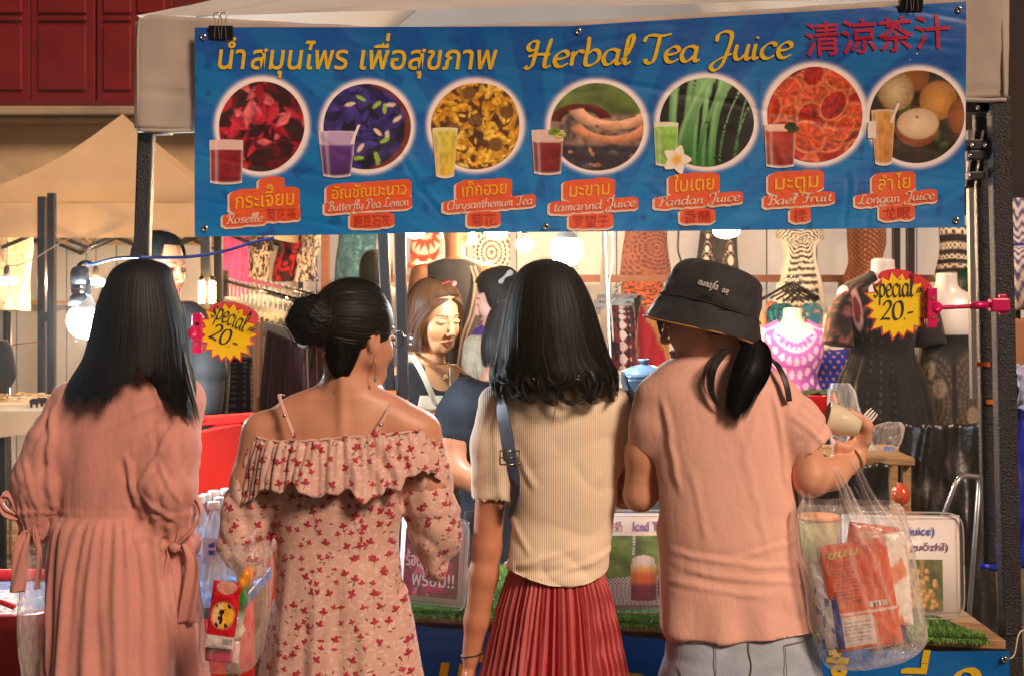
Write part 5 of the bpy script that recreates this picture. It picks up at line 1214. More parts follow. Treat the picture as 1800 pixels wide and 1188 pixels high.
# artificial grass
def gpt(px, Y): return wx(px, Y)
GR = newmat('artificial_grass');
_c = GR.attr('Col', 'Color'); GR.l(_c, GR.b.inputs['Base Color']); GR.b.inputs['Roughness'].default_value = .4; GR.b.inputs['Specular IOR Level'].default_value = .6
N = 62000; g = np.random.default_rng(11)
gx = g.uniform(xL - .0, wx(1738, 3.47), N); gt = g.uniform(-.02, .97, N); gt[:14000] = g.uniform(-.025, .08, 14000)
gy = lerp(np.interp(gx, [xL, xR], [yL, yR]), BACKY, gt)
edge_x = wx(1738, 3.47) - .22 * np.clip(gt, 0, 1) ** .8 + .0; keep = gx < edge_x + .01 * np.sin(gt * 40); gx, gy, gt = gx[keep], gy[keep], gt[keep]; N = len(gx)
a = g.uniform(0, 2 * pi, N); h = g.uniform(.008, .017, N); w = .0016; lean = g.uniform(0, .008, N); drop = (gt < .0)
b0 = np.stack([gx - w * np.cos(a), gy - w * np.sin(a), np.full(N, TZ + .0005)], -1); b1 = np.stack([gx + w * np.cos(a), gy + w * np.sin(a), np.full(N, TZ + .0005)], -1)
la = g.uniform(0, 2 * pi, N); tp = np.stack([gx + lean * np.cos(la), gy + lean * np.sin(la), TZ + h], -1)
fr = gt < .012; tp[fr, 1] -= g.uniform(.006, .018, fr.sum()); tp[fr, 2] = TZ + g.uniform(-.012, .008, fr.sum())
V = np.stack([b0, b1, tp], 1).reshape(-1, 3); Fg = np.arange(3 * N).reshape(-1, 3)
cg = mixc(rgb(46, 112, 40), rgb(150, 190, 90), g.uniform(0, 1, N)) ; cg = cg * (1 + .35 * fbm(gx * 14, gy * 14, 0, 2))[:, None]
o = mesh('artificial_grass', V, Fg, GR.m, None, False, np.repeat(cg, 3, 0)); tag(o, 'green artificial grass mat covering the drinks counter', 'grass mat', kind='stuff')
x2 = wx(1738, 3.47)
base = mesh('grass_backing', [pt(xL, 0, TZ + .0025), pt(x2, .0, TZ + .0025), pt(x2 - .2, .97, TZ + .0025), pt(xL, .97, TZ + .0025)], [(0, 1, 2, 3)], pm('grass_backing', (.02, .06, .02), .8), None, smooth=False)
base.parent = counter; base.location = -pos_of(counter)

# lower banner hanging from the counter front
def lbm(X, Y, off=0.0):
 X = np.asarray(X, float); Y = np.asarray(Y, float)      # X: metres along the front, Y: metres below the counter top
 t = (X - xL) / (xR - xL); y = lerp(yL, yR, t) - .028 - .012 * fbm(X * 5, Y * 3, 0, 6) - .01 * np.sin(X * 9 + Y * 4) * np.clip(Y * 3, 0, 1) - off
 return np.stack([X + 0 * Y, y, TZ - .018 - Y - .012 * np.sin(pi * np.clip(t * 3 % 1, 0, 1))], -1)
lb = thing('lower_banner', 'blue vinyl banner with large yellow letters tied along the counter front', 'banner', (0, 3.6, TZ))
def lbc(u, v): return mixc(rgb(0, 66, 150), rgb(0, 112, 190), .3 + .5 * u + .3 * fbm(u * 6, v * 3))
sheet('banner_sheet', xL, 0.0, xR, .62, 160, 50, lbm, VIN, lb, lbc)
def lthai(t, px, Y, h, n=1.0):
 g_, w_ = glyphs(t, .18, .02); x0 = wx(px, tfront(px)); letter_mesh('lettering', g_, w_, lbm, YEL, lb, x0, Y, x0 + w_ * h * n, Y, h, .003)
lthai('เนียม', 757, .185, .17); lthai('อทร', 1068, .195, .18); lthai('น้ำ', 1405, .165, .15); lthai('ยี่', 1560, .135, .13)
g_, w_ = strokes('2', .075); x0 = wx(1652, 3.48); letter_mesh('lettering', g_, w_, lbm, YEL, lb, x0, .15, x0 + .075, .15, .11, .003)
e = lbm(np.array([xR - .012]), np.array([.02]))[0]
lathe('eyelet', [(.003, 0), (.003, .003), (.005, .0045), (.008, .003), (.0085, 0)], e + [0, -.003, 0], CHROME, lb, 16, R=rot('X', pi / 2), cap=(False, False))
tie = thing('tie_string', 'pale string tying the lower banner corner to the black leg', 'string', e)
tube('string', [e + [0, -.006, 0], e + [.02, -.01, .012], W(1792, 1112, 3.70), W(1812, 1104, 3.8)], .0018, ROPE, tie, 6, res=20)

# ------------------------------------------------------------------ picture signs standing on the grass
WCARD = pm('white_card', (.8, .77, .7), .5)
ACR = pm('clear_acrylic', (.8, .8, .8), .05, alpha=.05, spec=.5)
PRN = pm('sign_print', rough=.45, attr=True, var=.03)
SW = pm('sign_white', (.80, .76, .74), .4, var=.03)
def sign(label, c, w, h, yaw, lean):
 t = thing('menu_sign', label, 'sign', c, 'picture signs on the grass counter')
 cy, sy = cos(yaw), sin(yaw)
 def mp(X, Y, off=0.0):          # X -.5...5 of width in m, Y metres up
  X = np.asarray(X, float); Y = np.asarray(Y, float); d = Y * lean - off
  return np.stack([c[0] + X * cy - d * sy, c[1] + X * sy + d * cy, c[2] + Y * math.sqrt(1 - lean ** 2) + 0 * X], -1)
 mpy = lambda X, Y, off=0.0: mp(X, -np.asarray(Y, float), off)
 q = sheet('sign_card', -w / 2, 0, w / 2, h, 2, 2, mp, SW, t); q.modifiers.new('thick', 'SOLIDIFY').thickness = .003
 th = np.linspace(0, 2 * pi, 60, endpoint=False); e = np.stack([np.sign(np.cos(th)) * np.abs(np.cos(th)) ** .25 * (w / 2 + .008), h / 2 + np.sign(np.sin(th)) * np.abs(np.sin(th)) ** .25 * (h / 2 + .008)], -1)
 P = np.stack([mp(e[:, 0] , e[:, 1], o_) for o_ in (.010, .006)]); loft('acrylic_front', P, ACR, t, cap=(True, True), smooth=False)
 rim = np.vstack([e, e[:1]]); tube('acrylic_rim', mp(rim[:, 0], rim[:, 1], .008), .0022, pm('acrylic_rim', (.55, .55, .55), .1, alpha=.6), t, 6)
 m = .008;
 for a, b in (((-w / 2 + m, m), (w / 2 - m, m)), ((-w / 2 + m, h - m), (w / 2 - m, h - m)), ((-w / 2 + m, m), (-w / 2 + m, h - m)), ((w / 2 - m, m), (w / 2 - m, h - m))):
  sheet('border_line', min(a[0], b[0]) - .0005, min(a[1], b[1]) - .0005, max(a[0], b[0]) + .0005, max(a[1], b[1]) + .0005, 2, 2, mp, pm('sign_line', (.35, .02, .04), .5), t, off=.0032)
 return t, mp, mpy
BLU = pm('ink_blue', (.02, .10, .55), .5); PUR = pm('ink_purple', (.18, .03, .22), .5); LAV = pm('ink_lavender', (.30, .22, .62), .5); CRI = pm('ink_crimson', (.45, .01, .08), .5); PNK = pm('ink_white', (.8, .7, .7), .5)
def stext(t, s, mpy, x0, x1, y, h, m, pen=False, w=.05, bold=.0, off=.0034):
 g_, w_ = (strokes(s, w) if pen else glyphs(s, 0, bold)); letter_mesh('lettering', g_, w_, mpy, m, t, x0, -y, x1, -y, h, off)
# longan sign
c = W(1585, 1097, 3.66); c[2] = TZ + .016
t, mp, mpy = sign('white sign with a longan fruit picture and blue words, partly behind the shopping bag', c, .30, .255, -.05, .06)
stext(t, '(Longan juice)', mpy, -.085, .088, .205, .030, BLU, bold=.012); stext(t, '(Lóngyǎn guǒzhī)', mpy, -.11, .122, .166, .026, PUR, bold=.008)
def pl(u, v):
 x, y = 2 * u - 1, 1 - 2 * v; c_ = mixc(rgb(40, 50, 20), rgb(110, 120, 50), .5 + fbm(x * 3, y * 3, 0, 5)); r = np.random.default_rng(8)
 for i in range(6): c_ = mixc(c_, rgb(185, 150, 80), sstep(.03, .015, np.abs(x - .1 * sin(i) - (i - 3) * .12 * (1 - y))) * (y > -.5))
 for i in range(60):
  px_, py_ = r.uniform(-.95, .7), r.uniform(-.95, .55); d = np.hypot(x - px_, (y - py_) * 1.1) / .13
  c_ = mixc(c_, mixc(rgb(170, 115, 40), rgb(245, 205, 120), np.clip(1.1 - np.hypot(x - px_ + .03, y - py_ - .03) / .13, 0, 1)), sstep(1.05, .95, d))
 return c_
sheet('sign_picture', .0, .142, .105, .012, 46, 56, mp, PRN, t, pl, .0034)
# iced tea sign
c = W(1118, 1080, 3.72); c[2] = TZ + .016
t, mp, mpy = sign('white sign picturing two layered tea glasses, between the cream top and the salmon shirt', c, .33, .25, .02, .06)
stext(t, '牛奶', mpy, -.075, -.034, .205, .030, CRI, bold=.004); stext(t, 'Iced Tea', mpy, -.008, .085, .205, .034, LAV, bold=.025)
def pt_(u, v):
 x, y = u, 1 - v; g_ = mixc(rgb(60, 110, 35), rgb(130, 175, 80), .5 + fbm(x * 9, y * 9, 0, 6)); tb = y < .42 + .1 * (x - .5); st_ = mixc(rgb(235, 232, 235), rgb(30, 40, 90), (np.abs(((x * 26 + np.abs(((y * 22) % 1) - .5) * 2) % 1) - .5) < .2) * 1.0)
 c_ = np.where(tb[:, None], st_, g_)
 for (cx, y0, hh, ww) in ((.74, .12, .62, .10), (.50, .06, .66, .125)):
  s_ = (x - cx) / ww; t_ = (y - y0) / hh; col = mixc(rgb(140, 30, 60), rgb(235, 120, 30), sstep(.3, .42, t_)); col = mixc(col, rgb(245, 200, 120), sstep(.55, .72, t_)); col = mixc(col, rgb(250, 245, 240), sstep(.72, .8, t_ + .03 * np.sin(s_ * 8)))
  col = col * (1 + .2 * (np.abs(s_) < .5) - .2 * np.abs(s_))[:, None]; m = (np.abs(s_) < 1 - .15 * (t_ > .8)) & (t_ > .0 + .03 * s_ ** 2) & (t_ < 1 - .1 * s_ ** 2); c_ = np.where(m[:, None], col, c_)
 for sx in (.40, .66):
  c_ = mixc(c_, mixc(rgb(240, 240, 245), rgb(40, 90, 200), (np.sin(y * 150) > .5) * 1.0), sstep(.014, .010, np.abs(x - sx - .02 * (y - .5))) * (y > .72) )
 return c_
sheet('sign_picture', -.115, .192, .155, .012, 130, 90, mp, PRN, t, pt_, .0034)
# left sign
c = W(757, 1070, 3.78); c[2] = TZ + .014
t, mp, mpy = sign('white sign with a pink drink picture beside the floral sleeve, seen partly edge on', c, .20, .225, -.42, .12)
def pk_(u, v):
 x, y = u * 2 - 1, 1 - 2 * v; c_ = blobs(x, y, rgb(120, 60, 50), 60, 14, [rgb(215, 60, 100), rgb(240, 130, 150), rgb(190, 30, 70)], (.1, .4), (.2, .6)); return mixc(c_, rgb(120, 70, 45), sstep(.6, .9, x))
sheet('sign_picture', -.085, .20, .078, .022, 50, 60, mp, PRN, t, pk_, .0034)
stext(t, 'พร้อม!!', mpy, -.06, .07, .05, .05, PNK, bold=.012, off=.0042); stext(t, 'ร้อน', mpy, -.08, -.03, .10, .05, PNK, bold=.012, off=.0042)
# second acrylic stand peeping out behind the bare arm
t2 = thing('acrylic_stand', 'clear plastic stand edge showing just left of the bare forearm', 'stand', W(818, 1082, 3.78))
P = tube_pts(np.array([[wx(822, 3.8), 3.79, TZ + .008], [wx(829, 3.8), 3.8, TZ + .26]]), .02, 12, .25); loft('stand_edge', P, pm('smoky_acrylic', (.12, .12, .13), .12, alpha=.75), t2)

# ------------------------------------------------------------------ things standing on and behind the counter
ORP = pm('orange_enamel', (.58, .09, .025), .22, coat=.6, var=.1)
lad = thing('pot_lid', 'orange-brown glazed lid with a pointed knob behind the right-hand picture sign', 'lid', W(1615, 925, 4.0))
c = W(1615, 925, 4.05); lathe('lid_dome', [(.055, 0), (.056, .006), (.04, .01), (.034, .03), (.02, .045), (0, .05)], c + [0, 0, -.01], ORP, lad, 28)
lathe('lid_jar', [(.05, -.24), (.055, -.2), (.055, -.02), (.05, 0)], c + [0, 0, -.015], pm('clear_jar', (.75, .75, .75), .1, alpha=.35, spec=.8), lad, 24)
kn = thing('jar_knob', 'glossy orange-brown egg-shaped wooden knob on top of a jar', 'jar', W(1583, 880, 3.95)); c = W(1583, 868, 3.95)
lathe('knob', [(.004, -.03), (.018, -.024), (.026, -.008), (.025, .008), (.016, .022), (.005, .031), (0, .033)], c, ORP, kn, 24)
lathe('jar_body', [(.045, TZ - c[2] + .014), (.05, TZ - c[2] + .03), (.05, -.07), (.03, -.045), (.016, -.032)], c, pm('amber_jar', (.45, .16, .05), .12, alpha=.8, coat=.5), kn, 24)
pot = thing('blue_pot', 'pale blue-grey enamel pot with a domed lid between the two right-hand customers', 'pot', W(1130, 660, 4.35)); c = W(1132, 663, 4.4); PB = pm('blue_enamel', (.10, .16, .26), .25, coat=.5)
lathe('pot_lid', [(.072, 0), (.074, .006), (.066, .02), (.04, .034), (.012, .04), (.010, .046), (.018, .05), (.018, .056), (0, .058)], c, PB, pot, 32)
lathe('pot_body', [(.06, TZ - c[2] + .012), (.066, TZ - c[2] + .03), (.068, -.01), (.074, -.002)], c, PB, pot, 32)
bk = thing('red_bucket', 'red plastic tub with greens in it behind the raised hand', 'tub', W(1440, 720, 4.9)); c = W(1436, 725, 5.0); RP = pm('red_plastic', (.55, .012, .012), .3, coat=.2)
lathe('tub_wall', [(.05, -.09), (.064, .06), (.067, .066), (.063, .066), (.05, -.08)], c, RP, bk, 28, cap=(True, False))
f = Field(c + [-.08, -.06, .05], c + [.08, .06, .1], .004)
for i in range(12): a_, b_ = random.uniform(-.04, .04), random.uniform(-.04, .04); f.cap(c + [a_ - .02, b_, .068], c + [a_ + .025, b_ + .01, .074 + random.uniform(0, .012)], .008, .004, .004)
V, Q = f.mesh(); mesh('greens', V, Q, pm('dark_greens', (.07, .10, .03), .6, var=.4, vs_=40), bk)
shf = thing('plank_stool', 'rough wooden plank stool with blue tape behind the plastic fork', 'stool', (wx(1535, 5.4), 5.4, 0))
box('stool_top', W(1520, 803, 5.35), (S(140, 5.35), .28, .028), WOOD, shf, bw=.004); box('stool_plank', W(1510, 788, 5.55), (S(130, 5.5), .10, .022), WOOD, shf, bw=.003)
for dx in (-.13, .13):
 for dy in (-.09, .09): bar('stool_leg', W(1520, 806, 5.35) + [dx, dy, 0], [wx(1520, 5.35) + dx, 5.35 + dy, 0], .03, .03, WOOD, shf)
box('blue_tape', W(1562, 789, 5.44), (.04, .012, .018), pm('blue_tape', (.03, .08, .5), .4), shf)
tp_ = thing('folding_chair', 'bent grey metal tube of a folding chair beside the black leg', 'chair', (wx(1690, 4.6), 4.6, 0))
tube('chair_tube', [W(1648, 930, 4.55), W(1668, 880, 4.55), W(1682, 846, 4.56), W(1695, 836, 4.58), W(1722, 838, 4.6)], .0085, pm('grey_tube', (.45, .43, .42), .3, .8), tp_, 10, res=30)
tube('chair_tube', [W(1648, 930, 4.55), [wx(1625, 4.5), 4.52, 0.0]], .0085, pm('grey_tube'), tp_, 10); tube('chair_tube', [W(1722, 838, 4.6), [wx(1740, 4.6), 4.9, 0.0]], .0085, pm('grey_tube'), tp_, 10)
# black plastic sheeting hanging over the goods behind
BP = pm('black_polythene', (.010, .009, .009), .38, var=.2, bump=.5, bs=16, bd=.01, spec=.7)
def drape(name, label, pts, Y, m, amp=.03, sc=8, seed=1, nx=70, ny=60, cat='sheet', thick=.003, dy=0.0):
 P = []
 for v in np.linspace(0, 1, ny):
  py = lerp(pts[0][2], pts[1][2], v); l = lerp(pts[0][0], pts[1][0], v); r = lerp(pts[0][1], pts[1][1], v); u = np.linspace(0, 1, nx); px = lerp(l, r, u)
  y = Y + dy * v - amp * (fbm(u * sc * .5, v * sc * .35, seed, seed) + .5 * np.clip(ridge(u * sc + v * 3, v * 2, seed), 0, 1))
  P.append(np.stack([(px - 900) * Y / F, y, np.full(nx, max(.01, wz(py, Y))) + .004 * np.sin(u * 30)], -1))
 o = loft(name, np.array(P), m, None, closed=False, cap=(False, False)); o.modifiers.new('thick', 'SOLIDIFY').thickness = thick; tag(o, label, cat); return o
drape('black_sheet', 'crumpled black plastic sheet covering goods below the mandala trousers', [(1545, 1740, 745), (1505, 1760, 1250)], 5.7, BP, .05, 8, 2)
drape('black_sheet', 'black plastic sheet hanging low behind the pale pink shirt', [(1380, 1560, 812), (1380, 1570, 1300)], 5.0, BP, .04, 6, 5)
drape('blue_tarp', 'bright blue tarpaulin with a pale lining hanging beyond the black leg', [(1776, 1880, 690), (1722, 1880, 1000)], 4.15, pm('blue_tarp', (.02, .03, .42), .4, var=.2, bump=.3, bs=20), .03, 7, 7, cat='tarpaulin')
drape('clear_sheet', 'pale translucent plastic sheet folded over the blue tarpaulin', [(1780, 1860, 640), (1790, 1870, 720)], 4.1, pm('lilac_sheet', (.42, .42, .6), .35), .03, 6, 9, nx=30, ny=20, cat='plastic sheet')
drape('cardboard', 'brown cardboard flap behind the blue tarpaulin', [(1780, 1850, 560), (1775, 1850, 660)], 5.2, pm('cardboard', (.34, .15, .06), .8), .01, 3, 3, nx=12, ny=12, cat='cardboard')
box_ = thing('orange_goods', 'orange and green printed packet on the counter behind the shopping bag', 'packet', W(1460, 915, 4.0))
o = lathe('basket_rim', [(.058, 0), (.062, .006), (.058, .012), (.05, .009)], W(1440, 912, 4.05), pm('orange_rim', (.6, .2, .05), .35), box_, 30);
lathe('basket_body', [(.045, -.12), (.057, .0)], W(1440, 912, 4.05), pm('straw_green', (.35, .30, .08), .6, var=.3, vs_=30), box_, 30)
# left side: red box, bottles, cool box
RBX = pm('red_paint', (.62, .018, .012), .4, var=.08, bump=.1, bs=60)
rb = thing('red_cabinet', 'bright red painted box standing behind the water bottles', 'box', (wx(390, 4.4), 4.4, 0))
A, B = W(342, 760, 4.3), W(442, 740, 4.55)
P = np.array([[A, B, B + [.02, .35, .0], A + [.02, .35, 0]], [[A[0], A[1], .03], [B[0], B[1], .03], [B[0] + .02, B[1] + .35, .03], [A[0] + .02, A[1] + .35, .03]]]); bevel(loft('cabinet_body', P, RBX, rb, smooth=False, flip=True), .006)
bar('cabinet_lid', A + [-.3, -.01, .014], B + [.01, -.01, .014], .03, .03, RBX, rb, bw=.004)
pb = thing('red_plastic_bag', 'small crumpled red plastic bag lying on the red box', 'bag', W(352, 742, 4.35)); f = Field(W(352, 745, 4.4) - .07, W(352, 745, 4.4) + .07, .004)
for i in range(7): c = W(352, 748, 4.4) + [random.uniform(-.03, .02), random.uniform(-.02, .02), random.uniform(-.005, .02)]; f.cap(c, c + [random.uniform(-.02, .02), 0, random.uniform(.005, .03)], .014, .004, .003)
V, Q = f.mesh(); V += normals(V, Q) * (.003 * ridge(V[:, 0] * 60, V[:, 1] * 60, V[:, 2] * 60))[:, None]; mesh('bag_film', V, Q, RP, pb)
WATER = pm('bottle_plastic', (.75, .80, .85), .07, alpha=.38, spec=1.0, var=.02); CAPM = pm('white_cap', (.75, .74, .72), .35)
BL = pm('bottle_label', rough=.35, attr=True, var=.02); SODA = pm('dark_red_drink', (.16, .01, .015), .15, spec=.8, coat=.4)
def bottle(px, py, Y, label, dark=False):
 c = W(px, py, Y); t = thing('water_bottle', label, 'bottle', c + [0, 0, -.22], 'drink bottles in front of the red box')
 lathe('bottle_body', [(.024, -.22), (.030, -.21), (.030, -.15), (.028, -.145), (.030, -.14), (.030, -.075), (.026, -.05), (.014, -.022), (.012, -.014), (.012, -.002)], c, SODA if dark else WATER, t, 22)
 n = 22; ring = np.stack([np.cos(np.arange(n) * 2 * pi / n), np.sin(np.arange(n) * 2 * pi / n)], -1); rows = []; cols = []
 for v in np.linspace(0, 1, 20):
  rows.append(np.column_stack([ring * .0306, np.full(n, -.135 + .06 * v)])); a_ = np.arctan2(ring[:, 1], ring[:, 0]); d_ = np.hypot((a_ + 1.5) / .35, (v - .5) / .3)
  cols.append(mixc(rgb(205, 215, 235), rgb(30, 70, 170), (d_ < 1) & (np.sin(a_ * 22 + v * 20) > -.3)))
 if not dark: loft('label_sleeve', np.array(rows) + c, BL, t, cap=(False, False), col=np.array(cols))
 lathe('cap', [(.0155, 0), (.016, .003), (.016, .017), (.014, .019), (0, .019)], c + [0, 0, -.006], CAPM, t, 18)
bottle(376, 890, 3.62, 'clear water bottle with a blue emblem, nearest of the bottles')
bottle(386, 882, 3.75, 'clear water bottle just behind the nearest one'); bottle(362, 876, 3.85, 'dark red drink bottle by the plain pink sleeve', True)
bottle(376, 870, 3.95, 'dark red drink bottle in the back of the group', True); bottle(398, 866, 4.0, 'dark red drink bottle against the floral sleeve', True); bottle(350, 880, 3.75, 'clear water bottle half hidden by the plain pink sleeve')
ct = thing('bottle_shelf', 'blue covered bench holding the drink bottles', 'bench', (wx(365, 3.7), 3.7, 0)); zb = wz(890, 3.62) - .226
box('bench_top', (wx(368, 3.75), 3.76, zb - .02), (.24, .5, .03), pm('blue_cover', (.01, .14, .40), .4), ct, bw=.004)
for dx in (-.1, .1):
 for dy in (-.2, .2): box('leg', (wx(368, 3.75) + dx, 3.76 + dy, (zb - .035) / 2), (.03, .03, zb - .035), WOOD, ct)
# straw-coloured glitter net bag of goods between
cb = thing('cool_box', 'open dark red plastic ice tub with pale blue contents at the frame corner', 'ice tub', (wx(20, 3.7), 3.7, 0))
zc = wz(1075, 3.55)
rim = []
for k_, (o_, z_) in enumerate(((.0, .02), (.02, zc - .045), (.035, zc - .04), (.036, zc - .005), (.028, zc), (.006, zc - .002), (.0, zc - .03), (-.02, zc - .20))):
 a_ = np.linspace(0, 2 * pi, 48, endpoint=False); cx_, sx_ = np.cos(a_), np.sin(a_)
 rim.append(np.stack([wx(-10, 3.8) + (.205 + o_) * np.sign(cx_) * np.abs(cx_) ** .35, 3.80 + (.26 + o_) * np.sign(sx_) * np.abs(sx_) ** .35, np.full(48, z_)], -1))
loft('tub_body', np.array(rim), pm('dark_red_plastic', (.28, .008, .01), .28, coat=.4, var=.15), cb)
box('ice_surface', (wx(-10, 3.8), 3.80, zc - .03), (.40, .50, .004), pm('ice_water', (.10, .14, .20), .15, bump=.4, bs=20, bd=.01), cb)
tube('tub_handle', [(wx(-40, 3.7), 3.60, zc + .0), (wx(-20, 3.7), 3.59, zc + .02), (wx(20, 3.7), 3.585, zc + .022), (wx(50, 3.7), 3.60, zc + .0)], .008, RBX, cb, 8, res=16)

# ------------------------------------------------------------------ price stars on pink clamps
MAG = pm('magenta_plastic', (.62, .006, .12), .28, coat=.3); SYEL = pm('star_yellow', (.85, .62, .01), .4, var=.04, bump=.05); SRED = pm('star_red', (.62, .03, .05), .4); SPK = pm('star_pink', (.72, .10, .12), .35); INK = pm('star_ink', (.01, .03, .035), .4)
def star(label, px, py, Y, sc, tilt, flip):
 t = thing('price_star', label, 'price sign', W(px, py, Y), 'yellow price stars on pink clamps'); ct_, st_ = cos(tilt), sin(tilt)
 def mp(X, Z, off=0.0):
  X = np.asarray(X, float) * sc; Z = np.asarray(Z, float) * sc; x = X * ct_ - Z * st_; z = X * st_ + Z * ct_
  return np.stack([wx(px, Y) + x * .97, Y - off + x * .12 * flip + .0 * x, wz(py, Y) + z], -1)
 def starpoly(name, r0, r1, m, off, n=18, cx=0, cz=0, seed=1, th_=.0015, sq=.85):
  g_ = np.random.default_rng(seed); a_ = np.arange(2 * n) * pi / n; r_ = np.where(np.arange(2 * n) % 2 == 0, r0 * g_.uniform(.92, 1.08, 2 * n), r1)
  X, Z = cx + r_ * np.cos(a_), cz + sq * r_ * np.sin(a_); P = np.stack([mp(X, Z, off), mp(X, Z, off - th_)]); return loft(name, P, m, t, cap=(True, True), smooth=False, flip=True)
 starpoly('star_border', .0415, .0325, SRED, .0, seed=2, cz=.006, sq=1.0); starpoly('star_face', .0385, .0300, SYEL, .0014, seed=2, cz=.006, sq=1.0)
 a_ = np.linspace(0, 2 * pi, 40, endpoint=False)
 X = .006 * flip + .004 + .025 * np.cos(a_) * 1.35 + .006 * (np.sin(a_) < 0) * np.cos(a_ * 6); Z = .031 + .0155 * np.sin(a_) + .012 * np.cos(a_) * flip * -.6
 starpoly('star_hood', .0, .0, SRED, .0) if False else None
 loft('pink_cloud', np.stack([mp(X, Z, -.0022), mp(X, Z, -.0036)]), SPK if flip < 0 else SRED, t, cap=(True, True), smooth=False, flip=True)
 mpy_ = lambda X, Y_, off=0.0: mp(X, -np.asarray(Y_, float), off)
 g_, w_ = strokes('special', .05, shear=.02); letter_mesh('lettering', g_, w_, mpy_, INK, t, -.030, -.0165, .020, -.0165, .0285, .0036)
 g_, w_ = strokes('!!!', .05); letter_mesh('lettering', g_, w_, mpy_, INK, t, .0215, -.017, .0305, -.017, .014, .0036)
 g_, w_ = strokes('20.-', .06, shear=.1); letter_mesh('lettering', g_, w_, mpy_, INK, t, -.021, .010, .019, .010, .0225, .0036)
 return t, mp
t, mp = star('yellow price star with a pale pink top beside the long straight black hair', 397, 592, 3.6, 1.95, -.42, -1)
def clampat(t, px, py, Y, arm):
 box('clamp_jaw', W(px, py, Y), (S(17, Y), .014, S(70, Y)), MAG, t, bw=.002); box('clamp_back', W(px, py, Y) + [0, .016, 0], (S(19, Y), .008, S(60, Y)), MAG, t, bw=.002)
 for d_ in (-17, 17): box('metal_spring', W(px + 1, py + d_, Y) + [0, -.0085, 0], (.009, .002, .006), CHROME, t)
 lathe('clamp_hub', [(0, -.010), (.014, -.008), (.016, 0), (.014, .008), (0, .010)], W(px + (8 if arm > 0 else -8), py, Y) + [0, .0, 0], MAG, t, 16, R=rot('X', pi / 2))
 if arm > 0:
  tube('clamp_arm', [W(px + 10, py, Y), W(px + 60, py - 2, Y), W(px + 110, py - 5, Y)], .0055, MAG, t, 8, res=12); tube('clamp_joint', [W(px + 68, py - 3, Y), W(px + 80, py - 4, Y), W(px + 100, py - 5, Y)], [.009, .011, .008], MAG, t, 10)
  box('post_clip', W(px + 118, py - 5, Y), (S(34, Y), .03, S(24, Y)), MAG, t, bw=.005); box('clip_prong', W(px + 124, py - 20, Y), (S(12, Y), .012, S(7, Y)), MAG, t, bw=.002); box('clip_prong', W(px + 124, py + 9, Y), (S(12, Y), .012, S(7, Y)), MAG, t, bw=.002)
 else:
  tube('clamp_arm', [W(px - 6, py, Y), W(px - 40, py + 4, Y + .08), W(px - 90, py - 10, SY)], .005, MAG, t, 8, res=12)
clampat(t, 347, 586, 3.6, -1)
t, mp = star('yellow price star with a bright red top clamped to the right-hand black leg', 1578, 546, 3.72, 2.25, .02, 1)
clampat(t, 1638, 541, 3.71, 1)
# ------------------------------------------------------------------ people
SKIN = pm('skin', rough=.46, attr=True, var=.09, vs_=22, bump=.25, bs=380, bd=.0008, sss=.12)
SK1 = rgb(206, 152, 124); SK2 = rgb(200, 144, 116); SK3 = rgb(232, 184, 160); SKD = rgb(150, 98, 66)
def axes(fwd, roll=0.0):
 f = np.asarray(fwd, float); f /= np.linalg.norm(f); r = np.cross(f, [0, 0, 1.]); r /= np.linalg.norm(r); u = np.cross(r, f)
 r, u = r * cos(roll) + u * sin(roll), u * cos(roll) - r * sin(roll)
 return np.column_stack([r, f, u])
def head(f, C, M, s=1.0, face=True, k=.012):
 L = lambda *p: C + M @ (np.array(p) * s); e = lambda c, r, kk=k, op='u': f.ell(L(*c), np.array(r) * s, M, kk * s, op)
 e((0, -.012, .035), (.073, .092, .083)); e((0, .026, -.028), (.056, .060, .082), .03); e((0, .0, -.02), (.067, .07, .07), .02)
 f.cap(L(-.022, .052, -.086), L(.022, .052, -.086), .020 * s, k=.02); e((0, .071, -.097), (.016, .014, .014), .014)
 for q in (-1, 1):
  e((q * .034, .056, -.036), (.024, .022, .028), .018)
  e((q * .076, -.006, -.012), (.010, .018, .031), .004); e((q * .084, -.001, -.008), (.006, .010, .018), .004, 's')
  f.cap(L(q * .060, -.0, -.055), L(q * .024, .052, -.088), .016 * s, .016 * s, .02)
 if face:
  f.cap(L(-.028, .079, .020), L(.028, .079, .020), .009 * s, k=.012)
  for q in (-1, 1): e((q * .031, .099, .001), (.017, .013, .012), .010, 's'); e((q * .031, .0765, -.001), (.0150, .0120, .0095), .004)
  f.cap(L(0, .084, .006), L(0, .104, -.036), .0065 * s, .0095 * s, .009);
  for q in (-1, 1): e((q * .0115, .096, -.041), (.0075, .009, .007), .005); e((q * .006, .103, -.047), (.003, .004, .002), .002, 's')
  f.chain([L(-.021, .080, -.0685), L(-.007, .0895, -.0655), L(0, .0895, -.067), L(.007, .0895, -.0655), L(.021, .080, -.0685)], [.003 * s, .0052 * s, .005 * s, .0052 * s, .003 * s], .004)
  f.chain([L(-.018, .081, -.0715), L(0, .0895, -.0765), L(.018, .081, -.0715)], [.003 * s, .0062 * s, .003 * s], .004)
  f.cap(L(-.02, .094, -.0708), L(.02, .094, -.0708), .0012 * s, k=.003, op='s') if False else None
 return L
